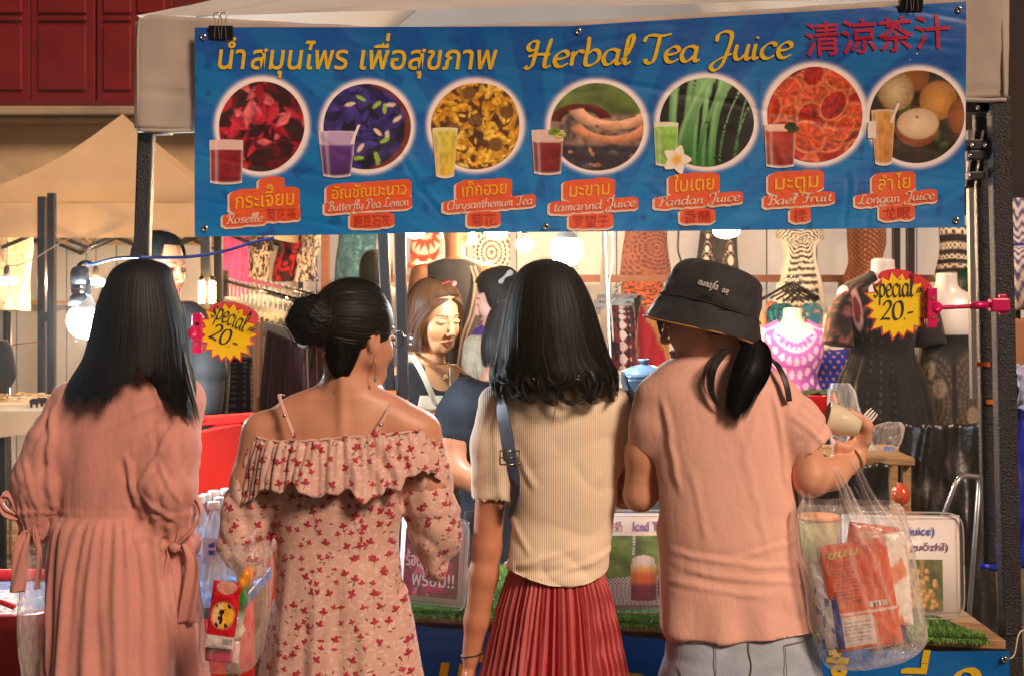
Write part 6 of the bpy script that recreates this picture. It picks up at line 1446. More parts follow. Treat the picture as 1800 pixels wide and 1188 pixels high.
def facecol(V, C, M, s, base, lip=rgb(170, 70, 62), brow=rgb(45, 28, 20), eyes='down'):
 q = (V - C) @ M / s; x, y, z = q.T; c = base * np.ones((len(V), 3)); fr = y > .045
 c = mixc(c, base * np.array([1.08, .82, .78]), .5 * sstep(.03, .0, np.hypot(np.abs(x) - .038, z + .04)) * fr)
 lm = sstep(1.1, .85, np.hypot(x / .023, (z + .0712) / (.0098 - .003 * np.abs(x) / .02))) * (y > .074); c = mixc(c, lip, lm)
 c = mixc(c, lip * .35, lm * sstep(.0016, .0006, np.abs(z + .0710 + .0012 * np.cos(x * 240))))
 a = np.abs(x); c = mixc(c, brow, .85 * sstep(.0038, .0020, np.abs(z - .0225 + .35 * (a - .030) ** 2 / .02 + .05 * (a - .03))) * (a > .012) * (a < .047) * fr)
 lz = -.0045 - 10 * (a - .031) ** 2 * -1; lash = sstep(.0022, .0010, np.abs(z - (-.0060 + 12 * (a - .031) ** 2))) * (a > .0165) * (a < .047) * fr; c = mixc(c, rgb(25, 15, 12), lash)
 if eyes == 'open':
  o_ = (a > .018) & (a < .044) & (np.abs(z + .001) < .0045 * (1 - ((a - .031) / .0135) ** 2)) & fr; c = mixc(c, rgb(215, 200, 190), o_ * 1.0); c = mixc(c, rgb(20, 12, 10), (o_ & (np.abs(a - .032) < .005)) * 1.0)
  up = sstep(.0018, .0008, np.abs(z - (.0040 - 20 * (a - .031) ** 2))) * (a > .0165) * (a < .046) * fr; c = mixc(c, rgb(25, 15, 12), up)
 c = mixc(c, rgb(70, 30, 20), .7 * sstep(.005, .002, np.hypot(a - .006, (z + .047) * 1.5)) * (y > .09))
 return c
def hairmat(name, c1, c2, rough=.5):
 if name in _mc: return _mc[name]
 k = newmat(name); co = k.attr('fab'); n = k.noise(k.scale(co, (90, 2.5, 1)), 1.0, 3, .6); c = k.mix(k.ramp(n, .3, .7), c1, c2); k.l(c, k.b.inputs['Base Color'])
 k.b.inputs['Roughness'].default_value = rough; k.b.inputs['Specular IOR Level'].default_value = .34
 _mc[name] = k.m; return k.m
BLACKHAIR = hairmat('black_hair', (.0022, .0018, .0018), (.0065, .005, .0046), .58); BROWNHAIR = hairmat('brown_hair', (.045, .015, .004), (.17, .062, .018), .5); DKBROWN = hairmat('dark_brown_hair', (.012, .007, .005), (.05, .024, .014), .36)
def ribbons(name, P, Wd, mat, parent, out, twist=.12, seed=0):
 """P (N,n,3) strand paths, Wd (N,) widths, out (N,n,3) outward vectors"""
 N, n, _ = P.shape; g = np.random.default_rng(seed); T = np.gradient(P, axis=1); T /= np.linalg.norm(T, axis=2, keepdims=True) + 1e-9
 side = np.cross(T, out); side /= np.linalg.norm(side, axis=2, keepdims=True) + 1e-9; o2 = np.cross(side, T)
 a = g.normal(0, twist, (N, 1, 1)); side = side * np.cos(a) + o2 * np.sin(a)
 tp = np.sin(np.linspace(.25, 1, n) * pi) ** .5; tp = np.clip(1.15 - np.linspace(0, 1, n) ** 4, .12, 1)
 h = (Wd[:, None] * tp[None, :] / 2)[..., None]
 V = np.stack([P - side * h, P + side * h], 2).reshape(-1, 3)
 i = np.arange(N)[:, None] * (2 * n) + np.arange(n - 1)[None, :] * 2; Fq = np.stack([i, i + 1, i + 3, i + 2], -1).reshape(-1, 4)
 uv = np.stack([np.repeat(g.uniform(0, 40, N), 2 * n), np.tile(np.repeat(np.linspace(0, 1, n), 2), N)], -1)
 return mesh(name, V, Fq, mat, parent, True, uv=uv)
def hair_cap(name, rows, N, L, mat, parent, tilt=None, nstep=26, width=.0022, skip=None, curl=0.0, clump=.03, seed=1, thr=(0, 2 * pi), Lshell=.95, drift=.12, fray=.05, jit=.05):
 """combed hair: rows (z,cx,cy,rx,ry) from crown to ends; L(theta)->fraction of the length"""
 sp = spline(np.array(rows, float), 240); arc = np.concatenate([[0], np.cumsum(np.linalg.norm(np.diff(sp[:, [0, 1, 3]], axis=0), axis=1) + .3 * np.abs(np.diff(sp[:, 3])))]); arc /= arc[-1]
 if tilt is not None:
  Lz = L; L = lambda th: np.interp(-Lz(th), -sp[:, 0], arc); C_, M_ = tilt; f_ = M_[:, 1] * [1, 1, 0]; f_ = f_ / np.linalg.norm(f_); My = np.column_stack([[f_[1], -f_[0], 0], f_, [0, 0, 1.]])
 def at(th, s, rad):
  q = [np.interp(s, arc, sp[:, j]) for j in range(5)]
  p = np.stack([q[1] + q[3] * rad * np.cos(th), q[2] + q[4] * rad * np.sin(th), q[0] + 0 * th], -1)
  if tilt is None: return p
  b = sstep(-.02, -.12, q[0])[..., None]; return C_ + (p @ M_.T) * (1 - b) + (p @ My.T) * b
 g = np.random.default_rng(seed)
 th = g.uniform(thr[0], thr[1], N)
 if skip is not None: th = th[~skip(th)]
 N = len(th); ln = L(th) * (1 - np.abs(g.normal(0, fray, N))); ln = np.clip(ln, .02, 1)
 t = np.linspace(0, 1, nstep); s = ln[:, None] * t[None, :]
 cl = noise(np.cos(th) * 7 + 9, np.sin(th) * 7, seed, seed); cl2 = noise(np.cos(th) * 22 + 9, np.sin(th) * 22, seed, seed + 1)
 rad = 1 + clump * cl[:, None] * t + .5 * clump * cl2[:, None] * t + g.uniform(-jit, .012, N)[:, None]
 th2 = th[:, None] + drift * cl[:, None] * t ** 2 + .02 * g.normal(0, 1, N)[:, None] * t
 th2 = th2 + (.022 * np.sin(s * 13 + cl[:, None] * 5) + .010 * np.sin(s * 31 + cl2[:, None] * 7)) * sstep(.15, .6, s)
 if curl:
  ph = np.clip((s - .80) / .20, 0, 1); amt = (cl * .5 + .5 + .3 * cl2)[:, None]; rad = rad + curl * np.sin(ph * pi * (1.0 + .8 * amt)) * (.4 + amt)
  th2 = th2 + .12 * ph * cl2[:, None] * 2; s = s - .045 * curl / .15 * sstep(.5, 1, ph) * (1.2 + amt) * .6
 P = at(th2, s, rad); c0 = at(th2, s, 0.0 * rad); out = P - c0; out[:, :2] += np.array([0, 0, .05])
 nf = N // 60; fi = g.choice(N, nf, replace=False); tt_ = t[None, :, None]; fly = g.normal(0, 1, (nf, 1, 3)) * .010 * tt_ ** 1.5 + np.sin(tt_ * g.uniform(3, 9, (nf, 1, 1)) + g.uniform(0, 6, (nf, 1, 1))) * g.normal(0, 1, (nf, 1, 3)) * .0035
 od = (P - c0)[fi]; od /= np.linalg.norm(od, axis=2, keepdims=True) + 1e-9; P[fi] = P[fi] + fly + od * g.uniform(.0, .006, (nf, 1, 1)); wd_ = g.uniform(.6, 1.4, N) * width; wd_[fi] = .0007
 r = ribbons(name, P, wd_, mat, parent, out, seed=seed)
 nt = 96; ths = np.arange(nt) * (thr[1] - thr[0]) / nt + thr[0]; full = thr[1] - thr[0] > 6.2
 Ls = L(ths) * Lshell
 if skip is not None: Ls = np.where(skip(ths), .02, Ls)
 S_ = np.linspace(.0, 1, 44)[:, None] * Ls[None, :]; cl = noise(np.cos(ths) * 7 + 9, np.sin(ths) * 7, seed, seed)
 rr = .955 + clump * cl[None, :] * S_ + .008 * noise(np.cos(ths) * 30, np.sin(ths) * 30, seed)
 if curl: rr = rr + .0
 Q = at(ths[None, :] + drift * cl[None, :] * (S_) ** 2 + 0 * S_, S_, rr + 0 * S_)
 uv = np.stack([np.repeat(ths[None] * .3, 44, 0), S_], -1)
 loft('hair_mass', Q, mat, parent, cap=(False, True), uv=uv)
 return r
def lock(name, C, R, N, mat, parent, flat=1.0, width=.002, seed=1, nstep=20, fray=.12, spread=1.0, core=True, twist=.25):
 """a bundle of hair along a guide line"""
 C = spline(np.array(C, float), nstep); R = spline(np.array(R, float), nstep)[:, 0]; T, A, B = frames(C); g = np.random.default_rng(seed)
 a = g.uniform(0, 2 * pi, N); r = np.sqrt(g.uniform(.35, 1, N)); dr = g.normal(0, .25, N)
 ln = 1 - np.abs(g.normal(0, fray, N)); u = np.linspace(0, 1, nstep)
 P = np.zeros((N, nstep, 3)); O = np.zeros((N, nstep, 3))
 for i in range(N):
  s = u * ln[i] * (nstep - 1); j = np.minimum(s.astype(int), nstep - 2); f = (s - j)[:, None]
  c = C[j] * (1 - f) + C[j + 1] * f; aa = A[j]; bb = B[j]; rr = (np.interp(s, np.arange(nstep), R) * r[i])[:, None]; ang = a[i] + dr[i] * u[:, None] * spread
  o = aa * np.cos(ang) + bb * np.sin(ang) * flat; P[i] = c + rr * o; O[i] = o
 uvc = ribbons(name, P, g.uniform(.6, 1.4, N) * width, mat, parent, O, twist, seed)
 if core:
  tpc = np.interp(u, [0, .75, .93, 1], [.9, .85, .5, .05]); loft('hair_mass', tube_pts(C, R * tpc, 20, flat), mat, parent, uv=np.stack([np.repeat(np.linspace(0, .3, 20)[None], nstep, 0), np.repeat(u[:, None], 20, 1)], -1))
 return uvc
def wrinkle(V, sx, sy, sz, amp, seed, pw=1.5):
 return amp * np.clip(ridge(V[:, 0] * sx, V[:, 1] * sy, V[:, 2] * sz, seed), 0, 1) ** pw
def cloth_mesh(name, f, mat, parent, disp, col=None, uv=None, rel=2, sm=.5, hem=None):
 V, Q = f.mesh(); V = relax(V, Q, rel, sm); N = normals(V, Q); d = disp(V, N); V = V + N * d[:, None]
 if hem: hz_ = hem(V[:, 0]); lo_ = V[:, 2] < hz_; V[lo_, 2] = hz_[lo_] - .0015
 return mesh(name, V, Q, mat, parent, True, col(V) if col else None, uv(V) if uv else None)
def crease(V, Y, a, b, depth, w, side=-1):
 """a pressed fold along the line a-b (photo pixels at depth Y) on the camera side of a garment"""
 ax_, az_, bx_, bz_ = wx(a[0], Y), wz(a[1], Y), wx(b[0], Y), wz(b[1], Y); dx, dz = bx_ - ax_, bz_ - az_; L = math.hypot(dx, dz); x, z = V[:, 0] - ax_, V[:, 2] - az_
 t = (x * dx + z * dz) / L / L; n = (x * dz - z * dx) / L + .004 * noise(V[:, 0] * 30, V[:, 2] * 30, L); e = sstep(-.12, .12, t) * sstep(1.12, .85, t) * (V[:, 1] < Y + .02)
 return depth * e * (-np.exp(-(n / w) ** 2) + .55 * np.exp(-((n - w * 2.0) / (w * 1.3)) ** 2) + .35 * np.exp(-((n + w * 2.0) / (w * 1.5)) ** 2))
def person(label, px, Y, name='person'): return thing(name, label, 'person', (wx(px, Y), Y, 0))
def shoe(p, x, y, yaw=0.0, m=None):
 f = Field((x - .16, y - .16, -.002), (x + .16, y + .18, .12), .009); d = np.array([sin(yaw), cos(yaw), 0]); c = np.array([x, y, .035])
 f.cap(c - d * .06, c + d * .09, .034, .03, .01, flat=((0, 0, 1), .8)); f.cap(c - d * .05, c - d * .05 + [0, 0, .05], .032, .03, .015); V, Q = f.mesh(); V[:, 2] = np.maximum(V[:, 2], .004)
 return mesh('shoe', V, Q, m or pm('canvas_shoe', (.5, .47, .44), .7), p)
def legs(f, x, y, zt, sp_=.085, r=.07, h=None):
 for q in (-1, 1): f.chain([(x + q * sp_, y, zt), (x + q * sp_, y + .005, .46), (x + q * (sp_ + .005), y - .01, .07)], [r, r * .72, r * .52], .02)

# ---- first woman: plain pink dress, long straight hair
Y1 = 3.38; p1 = person('woman from behind in a plain coral-pink gathered dress, long straight black hair', 215, Y1)
w1 = lambda px, py, dy=0.0: W(px, py, Y1) * [1, 1, 1] + [0, dy, 0]
f = Field((wx(-10, Y1), Y1 - .2, .0), (wx(400, Y1), Y1 + .32, 1.62), .014, fine=[((wx(20, Y1), Y1 - .1, 1.2), (wx(120, Y1), Y1 + .3, 1.0), .008)])
C1 = w1(256, 560); head(f, C1, axes((.05, 1, -.08)), 1.0, False); f.cap(w1(258, 600, -.01), w1(256, 690), .048, .055, .02)
f.stack([(wz(y, Y1), wx(cx, Y1), Y1, S(rx, Y1), ry) for y, cx, rx, ry in ((690, 245, 92, .07), (760, 222, 92, .085), (890, 205, 78, .08), (1000, 208, 92, .10), (1100, 212, 90, .10))])
f.chain([w1(128, 712), w1(88, 800, -.02), w1(72, 905, .0)], [.042, .040, .034]); f.chain([w1(72, 905), w1(100, 912, .12), w1(150, 880, .22)], [.034, .028, .022])
f.chain([w1(325, 715), w1(322, 810, -.01), w1(315, 915, .02)], [.042, .04, .033]); f.chain([w1(315, 915, .02), w1(300, 905, .14), w1(270, 880, .24)], [.033, .027, .022])
legs(f, wx(212, Y1), Y1, .75); V, Q = f.mesh(); mesh('body', V, Q, SKIN, p1, col=SK1 * np.ones((len(V), 3)))
PINK = pm('coral_cotton', (.56, .255, .215), .85, crz=.10, var=.10, vs_=9, bump=.4, bs=70, sheen=.2, weave=260, fine=.12)
f = Field((wx(-20, Y1), Y1 - .24, .30), (wx(400, Y1), Y1 + .24, wz(640, Y1)), .0066)
f.stack([(wz(y, Y1), wx(cx, Y1), Y1 + dy, S(rx, Y1), ry) for y, cx, rx, ry, dy in ((655, 262, 50, .055, .0), (668, 254, 84, .07, .0), (688, 238, 108, .085, 0), (740, 222, 112, .10, 0), (820, 210, 100, .105, 0), (893, 202, 94, .100, 0), (899, 202, 94, .1, 0), (925, 205, 108, .125, 0), (1000, 212, 124, .145, 0), (1100, 217, 133, .16, 0), (1190, 220, 138, .17, 0), (1290, 222, 146, .18, 0))], p=2.3)
f.chain([w1(130, 708, -.01), w1(98, 775, -.02), w1(72, 845, -.02), w1(66, 888, -.02)], [.055, .060, .060, .046], .03)
f.chain([w1(64, 905, -.015), w1(66, 926, -.005)], [.040, .043], .01)
f.chain([w1(322, 708, -.005), w1(312, 780, -.04), w1(302, 850, -.055), w1(306, 896, -.05)], [.052, .060, .068, .058], .03)
f.chain([w1(316, 925, -.04), w1(322, 948, -.03)], [.040, .046], .01)
def disp1(V, N):
 x, y, z = V.T; cx = wx(208, Y1); th = np.arctan2(y - Y1, x - cx); zs = wz(895, Y1); sl = (x < wx(103, Y1)) | ((x > wx(250, Y1)) & (y < Y1 - .0) & (z > wz(945, Y1))); sk = (z < zs) & ~(sl & (z > wz(935, Y1)))
 t = np.clip((zs - z) / .5, 0, 1)
 fold = (np.cos(th * 13 + 1.8 * noise(t * 2, th * 1.3, 1)) * (.2 + .8 * t) * .011 + np.cos(th * 31 + 2 * noise(t * 3, th * 2, 2)) * .0045 * (1 - t * .6) + .004 * np.cos(th * 57 + 1) * np.exp(-t * 14)) * sstep(0, .03, zs - z)
 d = np.where(sk, fold, 0)
 d += np.where(sk, 0, .0035 * np.exp(-((z - zs) / .006) ** 2) * -1)
 d += np.where(~sk & ~sl, .002 * noise(x * 9, y * 9, z * 4, 3) + wrinkle(np.column_stack([x - z * .25, y, z]), 22, 12, 4, .0028, 5, 2) + .0018 * np.cos(th * 60) * np.exp(-(z - zs).clip(0) / .03), 0)
 d += np.where(sl, wrinkle(np.column_stack([x + z * .35, y, z]), 30, 20, 8, .005, 8, 1.4) + .003 * noise(x * 25, y * 20, z * 9, 9) + .003 * np.cos(np.arctan2(y - Y1, x - np.where(x < cx, wx(70, Y1), wx(315, Y1))) * 22) * sstep(wz(850, Y1), wz(905, Y1), z), 0)
 for a, b, dp, w_ in (((338, 690), (243, 800), .007, .007), ((325, 735), (262, 850), .007, .007), ((243, 795), (258, 880), .012, .007), ((300, 700), (215, 745), .004, .007), ((120, 700), (78, 790), .007, .007), ((108, 720), (106, 900), .012, .008), ((95, 790), (50, 860), .006, .006), ((300, 800), (335, 870), .006, .006), ((270, 860), (330, 905), .007, .006), ((345, 770), (300, 890), .005, .006), ((62, 800), (82, 890), .006, .006)): d += crease(V, Y1, a, b, dp * .75, w_ * .85)
 return d
cloth_mesh('dress', f, PINK, p1, disp1)
# waist seam and neckline seams, sleeve ribbons
def strip(name, pts, w, m, parent, n=24, flat=.12, tw=0.0):
 return loft(name, tube_pts(spline(np.array(pts, float), n), np.full(n, w), 10, flat, tw), m, parent)
def ribbon(name, pts, w, m, parent, n=40, amp=.006, seed=1, wx_=(1, .15, 0)):
 C = spline(np.array(pts, float), n); a = np.array(wx_, float); a /= np.linalg.norm(a); rows = []
 for u in np.linspace(-1, 1, 9): rows.append(C + a * u * w * np.interp(np.linspace(0, 1, n), [0, .12, 1], [.35, .8, 1.1])[:, None] + np.stack([0 * C[:, 0], amp * np.sin(u * 4 + np.linspace(0, 5, n) + seed), 0 * C[:, 0]], -1))
 o = loft(name, np.array(rows), m, parent, closed=False, cap=(False, False)); o.modifiers.new('t', 'SOLIDIFY').thickness = .0015; return o
ribbon('sleeve_ribbon', [w1(58, 925, -.05), w1(52, 965, -.06), w1(44, 1032, -.055)], .017, PINK, p1)
ribbon('sleeve_ribbon', [w1(74, 925, -.05), w1(80, 970, -.05), w1(74, 1030, -.03)], .008, PINK, p1, seed=3, wx_=(.6, .8, 0))
ribbon('sleeve_ribbon', [w1(44, 905, -.04), w1(22, 892, -.05), w1(14, 870, -.05), w1(30, 868, -.05), w1(44, 900, -.04)], .012, PINK, p1, wx_=(0.2, .3, 1))
ribbon('sleeve_ribbon', [w1(306, 950, -.09), w1(302, 1010, -.10), w1(306, 1105, -.11)], .017, PINK, p1)
ribbon('sleeve_ribbon', [w1(334, 945, -.08), w1(350, 985, -.08), w1(342, 1080, -.08)], .018, PINK, p1, seed=4)
ribbon('sleeve_ribbon', [w1(322, 948, -.085), w1(345, 925, -.09), w1(364, 900, -.07), w1(352, 870, -.06), w1(336, 900, -.07), w1(322, 945, -.08)], .012, PINK, p1, wx_=(.2, .3, 1))
lathe('ribbon_knot', [(0, -.012), (.014, -.006), (.014, .006), (0, .012)], w1(322, 950, -.085), PINK, p1, 12)
rows1 = [(wz(y, Y1), wx(cx, Y1), Y1 + dy, S(rx, Y1), ry) for y, cx, rx, ry, dy in ((456, 252, 3, .003, -.01), (460, 252, 26, .035, -.01), (472, 252, 48, .065, -.01), (500, 248, 59, .09, -.012), (545, 247, 74, .106, -.014), (590, 248, 84, .106, -.02), (630, 246, 92, .102, -.03), (670, 240, 108, .10, -.04), (712, 234, 116, .108, -.045), (745, 238, 126, .11, -.045))]
def L1(th):
 return L1b(th) + .018 * noise(th * 9, 1) + .01 * noise(th * 30, 2)
def L1b(th):
 c = np.cos(th); back = np.sin(th) < .2
 e = np.where(c < -.28, .885, np.where(c < .2, .885 - (c + .28) / .48 * .17, np.where(c < .72, .72, .72 + np.clip(c - .72, 0, .12) / .12 * .24)))
 return np.where(back, e, .62)
hair_cap('hair', rows1, 9000, L1, BLACKHAIR, p1, clump=.012, width=.0014, seed=3, fray=.06, drift=.12, Lshell=.95)
lock('hair_strand', [w1(322, 600, -.05), w1(338, 660, -.07), w1(352, 700, -.08), w1(362, 745, -.075)], [.012, .011, .010, .010], 70, DKBROWN, p1, .5, .0009, 5, core=False, fray=.15)
shoe(p1, wx(212, Y1) - .085, Y1 + .02); shoe(p1, wx(212, Y1) + .085, Y1 + .0)

# ---- second woman: bun, off-shoulder floral dress
Y2 = 3.27; p2 = person('woman seen from behind with her hair in a bun, wearing an off-shoulder floral dress', 600, Y2)
w2 = lambda px, py, dy=0.0: W(px, py, Y2) + [0, dy, 0]
M2 = axes((.72, .70, -.12)); C2 = w2(626, 588, .0)
f = Field((wx(380, Y2), Y2 - .2, .0), (wx(830, Y2), Y2 + .34, 1.6), .010, fine=[((wx(540, Y2), Y2 - .06, wz(700, Y2)), (wx(720, Y2), Y2 + .14, wz(570, Y2)), .005)])
head(f, C2, M2, 1.0, True); f.cap(C2 + M2 @ np.array([0, -.025, -.05]), w2(614, 712, -.01), .050, .056, .02)
f.chain([w2(612, 684, -.02), w2(518, 728, -.01)], [.036, .044], .03); f.chain([w2(612, 684, -.02), w2(698, 732, -.01)], [.036, .044], .03)
f.stack([(wz(y, Y2), wx(cx, Y2), Y2 + dy, S(rx, Y2), ry) for y, cx, rx, ry, dy in ((704, 612, 66, .05, -.005), (722, 606, 108, .068, 0), (745, 602, 140, .080, 0), (790, 600, 146, .086, 0), (860, 596, 118, .09, 0), (950, 596, 98, .085, 0), (1060, 600, 112, .10, 0), (1120, 602, 116, .11, 0))], k=.035, p=2.1)
f.chain([w2(462, 758), w2(442, 850, -.01), w2(436, 945, -.0)], [.046, .041, .035], .035); f.chain([w2(436, 945), w2(440, 985, .12), w2(446, 990, .22)], [.035, .028, .022])
f.chain([w2(738, 758), w2(756, 850, .0), w2(764, 930, .02)], [.046, .041, .035], .035); f.chain([w2(764, 930, .02), w2(745, 930, .14), w2(715, 900, .22)], [.035, .028, .022])
legs(f, wx(600, Y2), Y2, .72); V, Q = f.mesh(); V = relax(V, Q, 1, .4); N_ = normals(V, Q)
x, y, z = V.T
d = -.006 * np.exp(-((x - wx(608, Y2)) / .012) ** 2) * sstep(wz(800, Y2), wz(730, Y2), z) * (y < Y2) + .006 * np.exp(-(((np.abs(x - wx(604, Y2)) - .10) / .03) ** 2 + ((z - wz(765, Y2)) / .05) ** 2)) * (y < Y2)
V = V + N_ * d[:, None]; mesh('body', V, Q, SKIN, p2, col=facecol(V, C2, M2, 1.0, SK2))
# floral print
def floralmat(name, base, pale):
 k = newmat(name); co = k.coord()
 def layer(scale, off, rnd=1.0):
  m = k.n('ShaderNodeMapping'); k.l(co, m.inputs[0]); m.inputs['Location'].default_value = off; m.inputs['Scale'].default_value = (scale, scale * .6, scale)
  v = k.n('ShaderNodeTexVoronoi'); v.inputs['Scale'].default_value = 1.0; v.inputs['Randomness'].default_value = rnd; k.l(m.outputs[0], v.inputs['Vector'])
  sb = k.n('ShaderNodeVectorMath', operation='SUBTRACT'); k.l(m.outputs[0], sb.inputs[0]); k.l(v.outputs['Position'], sb.inputs[1])
  s = k.n('ShaderNodeSeparateXYZ'); k.l(sb.outputs[0], s.inputs[0]); c = k.n('ShaderNodeSeparateColor'); k.l(v.outputs['Color'], c.inputs[0]); return s, c
 def rotd(s, c, amt=1.2):
  a = k.math('MULTIPLY', k.math('SUBTRACT', c.outputs[0], .5), amt); ca, sa = k.math('COSINE', a), k.math('SINE', a)
  X = k.math('ADD', k.math('MULTIPLY', s.outputs[0], ca), k.math('MULTIPLY', s.outputs[2], sa)); Z = k.math('SUBTRACT', k.math('MULTIPLY', s.outputs[2], ca), k.math('MULTIPLY', s.outputs[0], sa)); return X, Z
 def lt(a, b): return k.math('LESS_THAN', a, b)
 col = base; nz = k.noise(co, 5, 3); col = k.mix(k.ramp(nz, .3, .7), tuple(np.array(base) * .93), tuple(np.array(base) * 1.05))
 s, c = layer(52, (.3, .1, .7)); X, Z = rotd(s, c, 5.0); e = k.math('ADD', k.math('POWER', k.math('MULTIPLY', X, 5.2), 2), k.math('POWER', k.math('MULTIPLY', Z, 2.1), 2)); col = k.mix(k.math('MULTIPLY', lt(e, .55), .75), col, pale)
 s, c = layer(44, (.9, .4, .2)); X, Z = rotd(s, c, 4.0); e = k.math('ADD', k.math('POWER', k.math('MULTIPLY', X, 8), 2), k.math('POWER', k.math('MULTIPLY', Z, 3.2), 2)); keep = k.math('GREATER_THAN', c.outputs[1], .62); col = k.mix(k.math('MULTIPLY', k.math('MULTIPLY', lt(e, .5), keep), .8), col, (.10, .06, .045))
 for sc, off, cc, th_ in ((28, (.1, .6, .3), (.24, .006, .018), .5), (36, (.5, .2, .9), (.28, .015, .04), .62)):
  s, c = layer(sc, off, .85); X, Z = rotd(s, c, 1.4); r = k.math('SQRT', k.math('ADD', k.math('POWER', X, 2), k.math('POWER', Z, 2)))
  ph = k.math('ARCTAN2', X, k.math('ADD', Z, .10)); lobe = k.math('MULTIPLY', k.math('ABSOLUTE', k.math('COSINE', k.math('MULTIPLY', ph, 2.6))), .17); up = k.math('GREATER_THAN', Z, -.16)
  fl = k.math('MULTIPLY', lt(r, k.math('ADD', lobe, .10)), up); keep = k.math('GREATER_THAN', c.outputs[2], th_)
  stem = k.math('MULTIPLY', lt(k.math('ABSOLUTE', k.math('ADD', X, k.math('MULTIPLY', k.math('POWER', Z, 2), .4))), .022), k.math('MULTIPLY', lt(Z, 0.0), k.math('GREATER_THAN', Z, -.42)))
  col = k.mix(k.math('MULTIPLY', k.math('MULTIPLY', stem, keep), .85), col, (.13, .06, .04)); shade = k.mix(k.ramp(k.math('ADD', X, Z), -.2, .25), cc, tuple(np.array(cc) * 1.7)); col = k.mix(k.math('MULTIPLY', fl, keep), col, shade)
 k.l(col, k.b.inputs['Base Color']); k.b.inputs['Roughness'].default_value = .7; k.b.inputs['Sheen Weight'].default_value = .3
 k.l(k.bump(k.noise(co, 90, 3), .25, .002), k.b.inputs['Normal']); return k.m
FLOR = floralmat('floral_chiffon', (.60, .37, .31), (.70, .50, .43))
f = Field((wx(370, Y2), Y2 - .24, .28), (wx(840, Y2), Y2 + .24, wz(745, Y2)), .0066)
f.stack([(wz(y, Y2), wx(cx, Y2), Y2, S(rx, Y2), ry) for y, cx, rx, ry in ((768, 599, 140, .092), (800, 597, 140, .100), (860, 594, 122, .098), (940, 594, 108, .094), (1010, 598, 114, .104), (1100, 602, 130, .12), (1190, 603, 143, .13), (1300, 604, 158, .15))], p=2.2)
f.chain([w2(452, 812), w2(438, 880, -.01), w2(430, 950, -.01), w2(440, 1002, .01)], [.048, .058, .062, .040], .012)
f.chain([w2(742, 796), w2(756, 880), w2(765, 940, .0), w2(762, 990, .01)], [.054, .060, .064, .042], .012)
def disp2(V, N):
 x, y, z = V.T; cx = wx(598, Y2); th = np.arctan2(y - Y2, x - cx); arm = (x < wx(485, Y2)) & (z > wz(1050, Y2)) | (x > wx(705, Y2)) & (z > wz(1040, Y2)); t = np.clip((wz(950, Y2) - z) / .5, 0, 1)
 d = np.where(arm, wrinkle(np.column_stack([x + z * .3, y, z]), 26, 18, 9, .010, 3, 1.3) + .005 * noise(x * 22, y * 18, z * 10, 4) + .004 * noise(x * 50, y * 40, z * 30, 5) - .004 * np.exp(-((z - wz(895, Y2)) / .01) ** 2), .010 * np.cos(th * 9 + 1 + 1.5 * noise(t * 2, th)) * t + .004 * np.cos(th * 21) * t + .003 * noise(x * 12, y * 12, z * 6, 6) + wrinkle(V, 10, 8, 6, .004, 7, 2))
 return d
cloth_mesh('dress', f, FLOR, p2, disp2)
# shoulder flounce: gathered ring hanging from the elastic edge
def flounce(cx_px, ztop_fn, rx, ry, L, parent, th0, th1, seed, nt=300, gather=34, out=.034, cxo=None):
 th = np.linspace(th0, th1, nt); rows = []
 for v in np.linspace(0, 1, 22):
  r = 1 + 0 * v; o_ = out * v ** .7; wv = (.3 + .7 * v) * .009 * (np.sin(th * gather + 4.5 * noise(th * 3, seed, v * 1.2)) * (.6 + .6 * noise(th * 5, 3)) + .9 * noise(th * 9, v * 1.5, 8)) + .004 * np.sin(th * gather * 2.3 + 1) * (1 - v * .4) + .006 * v * noise(th * 7, v * 3, seed)
  zz = ztop_fn(th) - L * v * (1 + .14 * np.sin(th * 5 + seed) + .16 * noise(th * 6, 2)) + .004 * np.sin(th * gather)
  rows.append(np.stack([wx(cx_px, Y2) + (rx + o_ + wv) * np.cos(th), Y2 + (ry + o_ + wv) * np.sin(th), zz], -1))
 o = loft('ruffle', np.array(rows), FLOR, parent, closed=False, cap=(False, False)); o.modifiers.new('t', 'SOLIDIFY').thickness = .0012; return o
zt2 = lambda th: wz(766, Y2) - .010 * np.sin(th * 2 + .4) + .018 * np.cos(th) ** 4 - .012 * np.clip(-np.sin(th), 0, 1) * 0
flounce(600, zt2, S(162, Y2), .106, .112, p2, 0, 2 * pi, 2)
th = np.linspace(0, 2 * pi, 120); tube('elastic_edge', np.stack([wx(600, Y2) + S(161, Y2) * np.cos(th), Y2 + .106 * np.sin(th), zt2(th) + .002 + .001 * np.sin(th * 40)], -1), .0035, FLOR, p2, 8)
for k, (a, b, c_) in enumerate((((498, 690), (512, 720), (532, 762)), ((690, 706), (676, 735), (654, 768)))):
 P = np.array([w2(*a, -.050 + .0), w2(*b, -.092), w2(*c_, -.112)]) if True else 0
 P = np.array([w2(a[0], a[1] + 4, .0), w2(a[0], a[1] + 2, -.055), w2(b[0], b[1], -.088), w2(c_[0], c_[1], -.109)])
 strip('shoulder_strap', P, .0042, FLOR, p2, 24, .35);
 lathe('strap_slider', [(.004, -.003), (.006, 0), (.004, .003)], w2(b[0], b[1] + 4, -.093), CHROME, p2, 10)
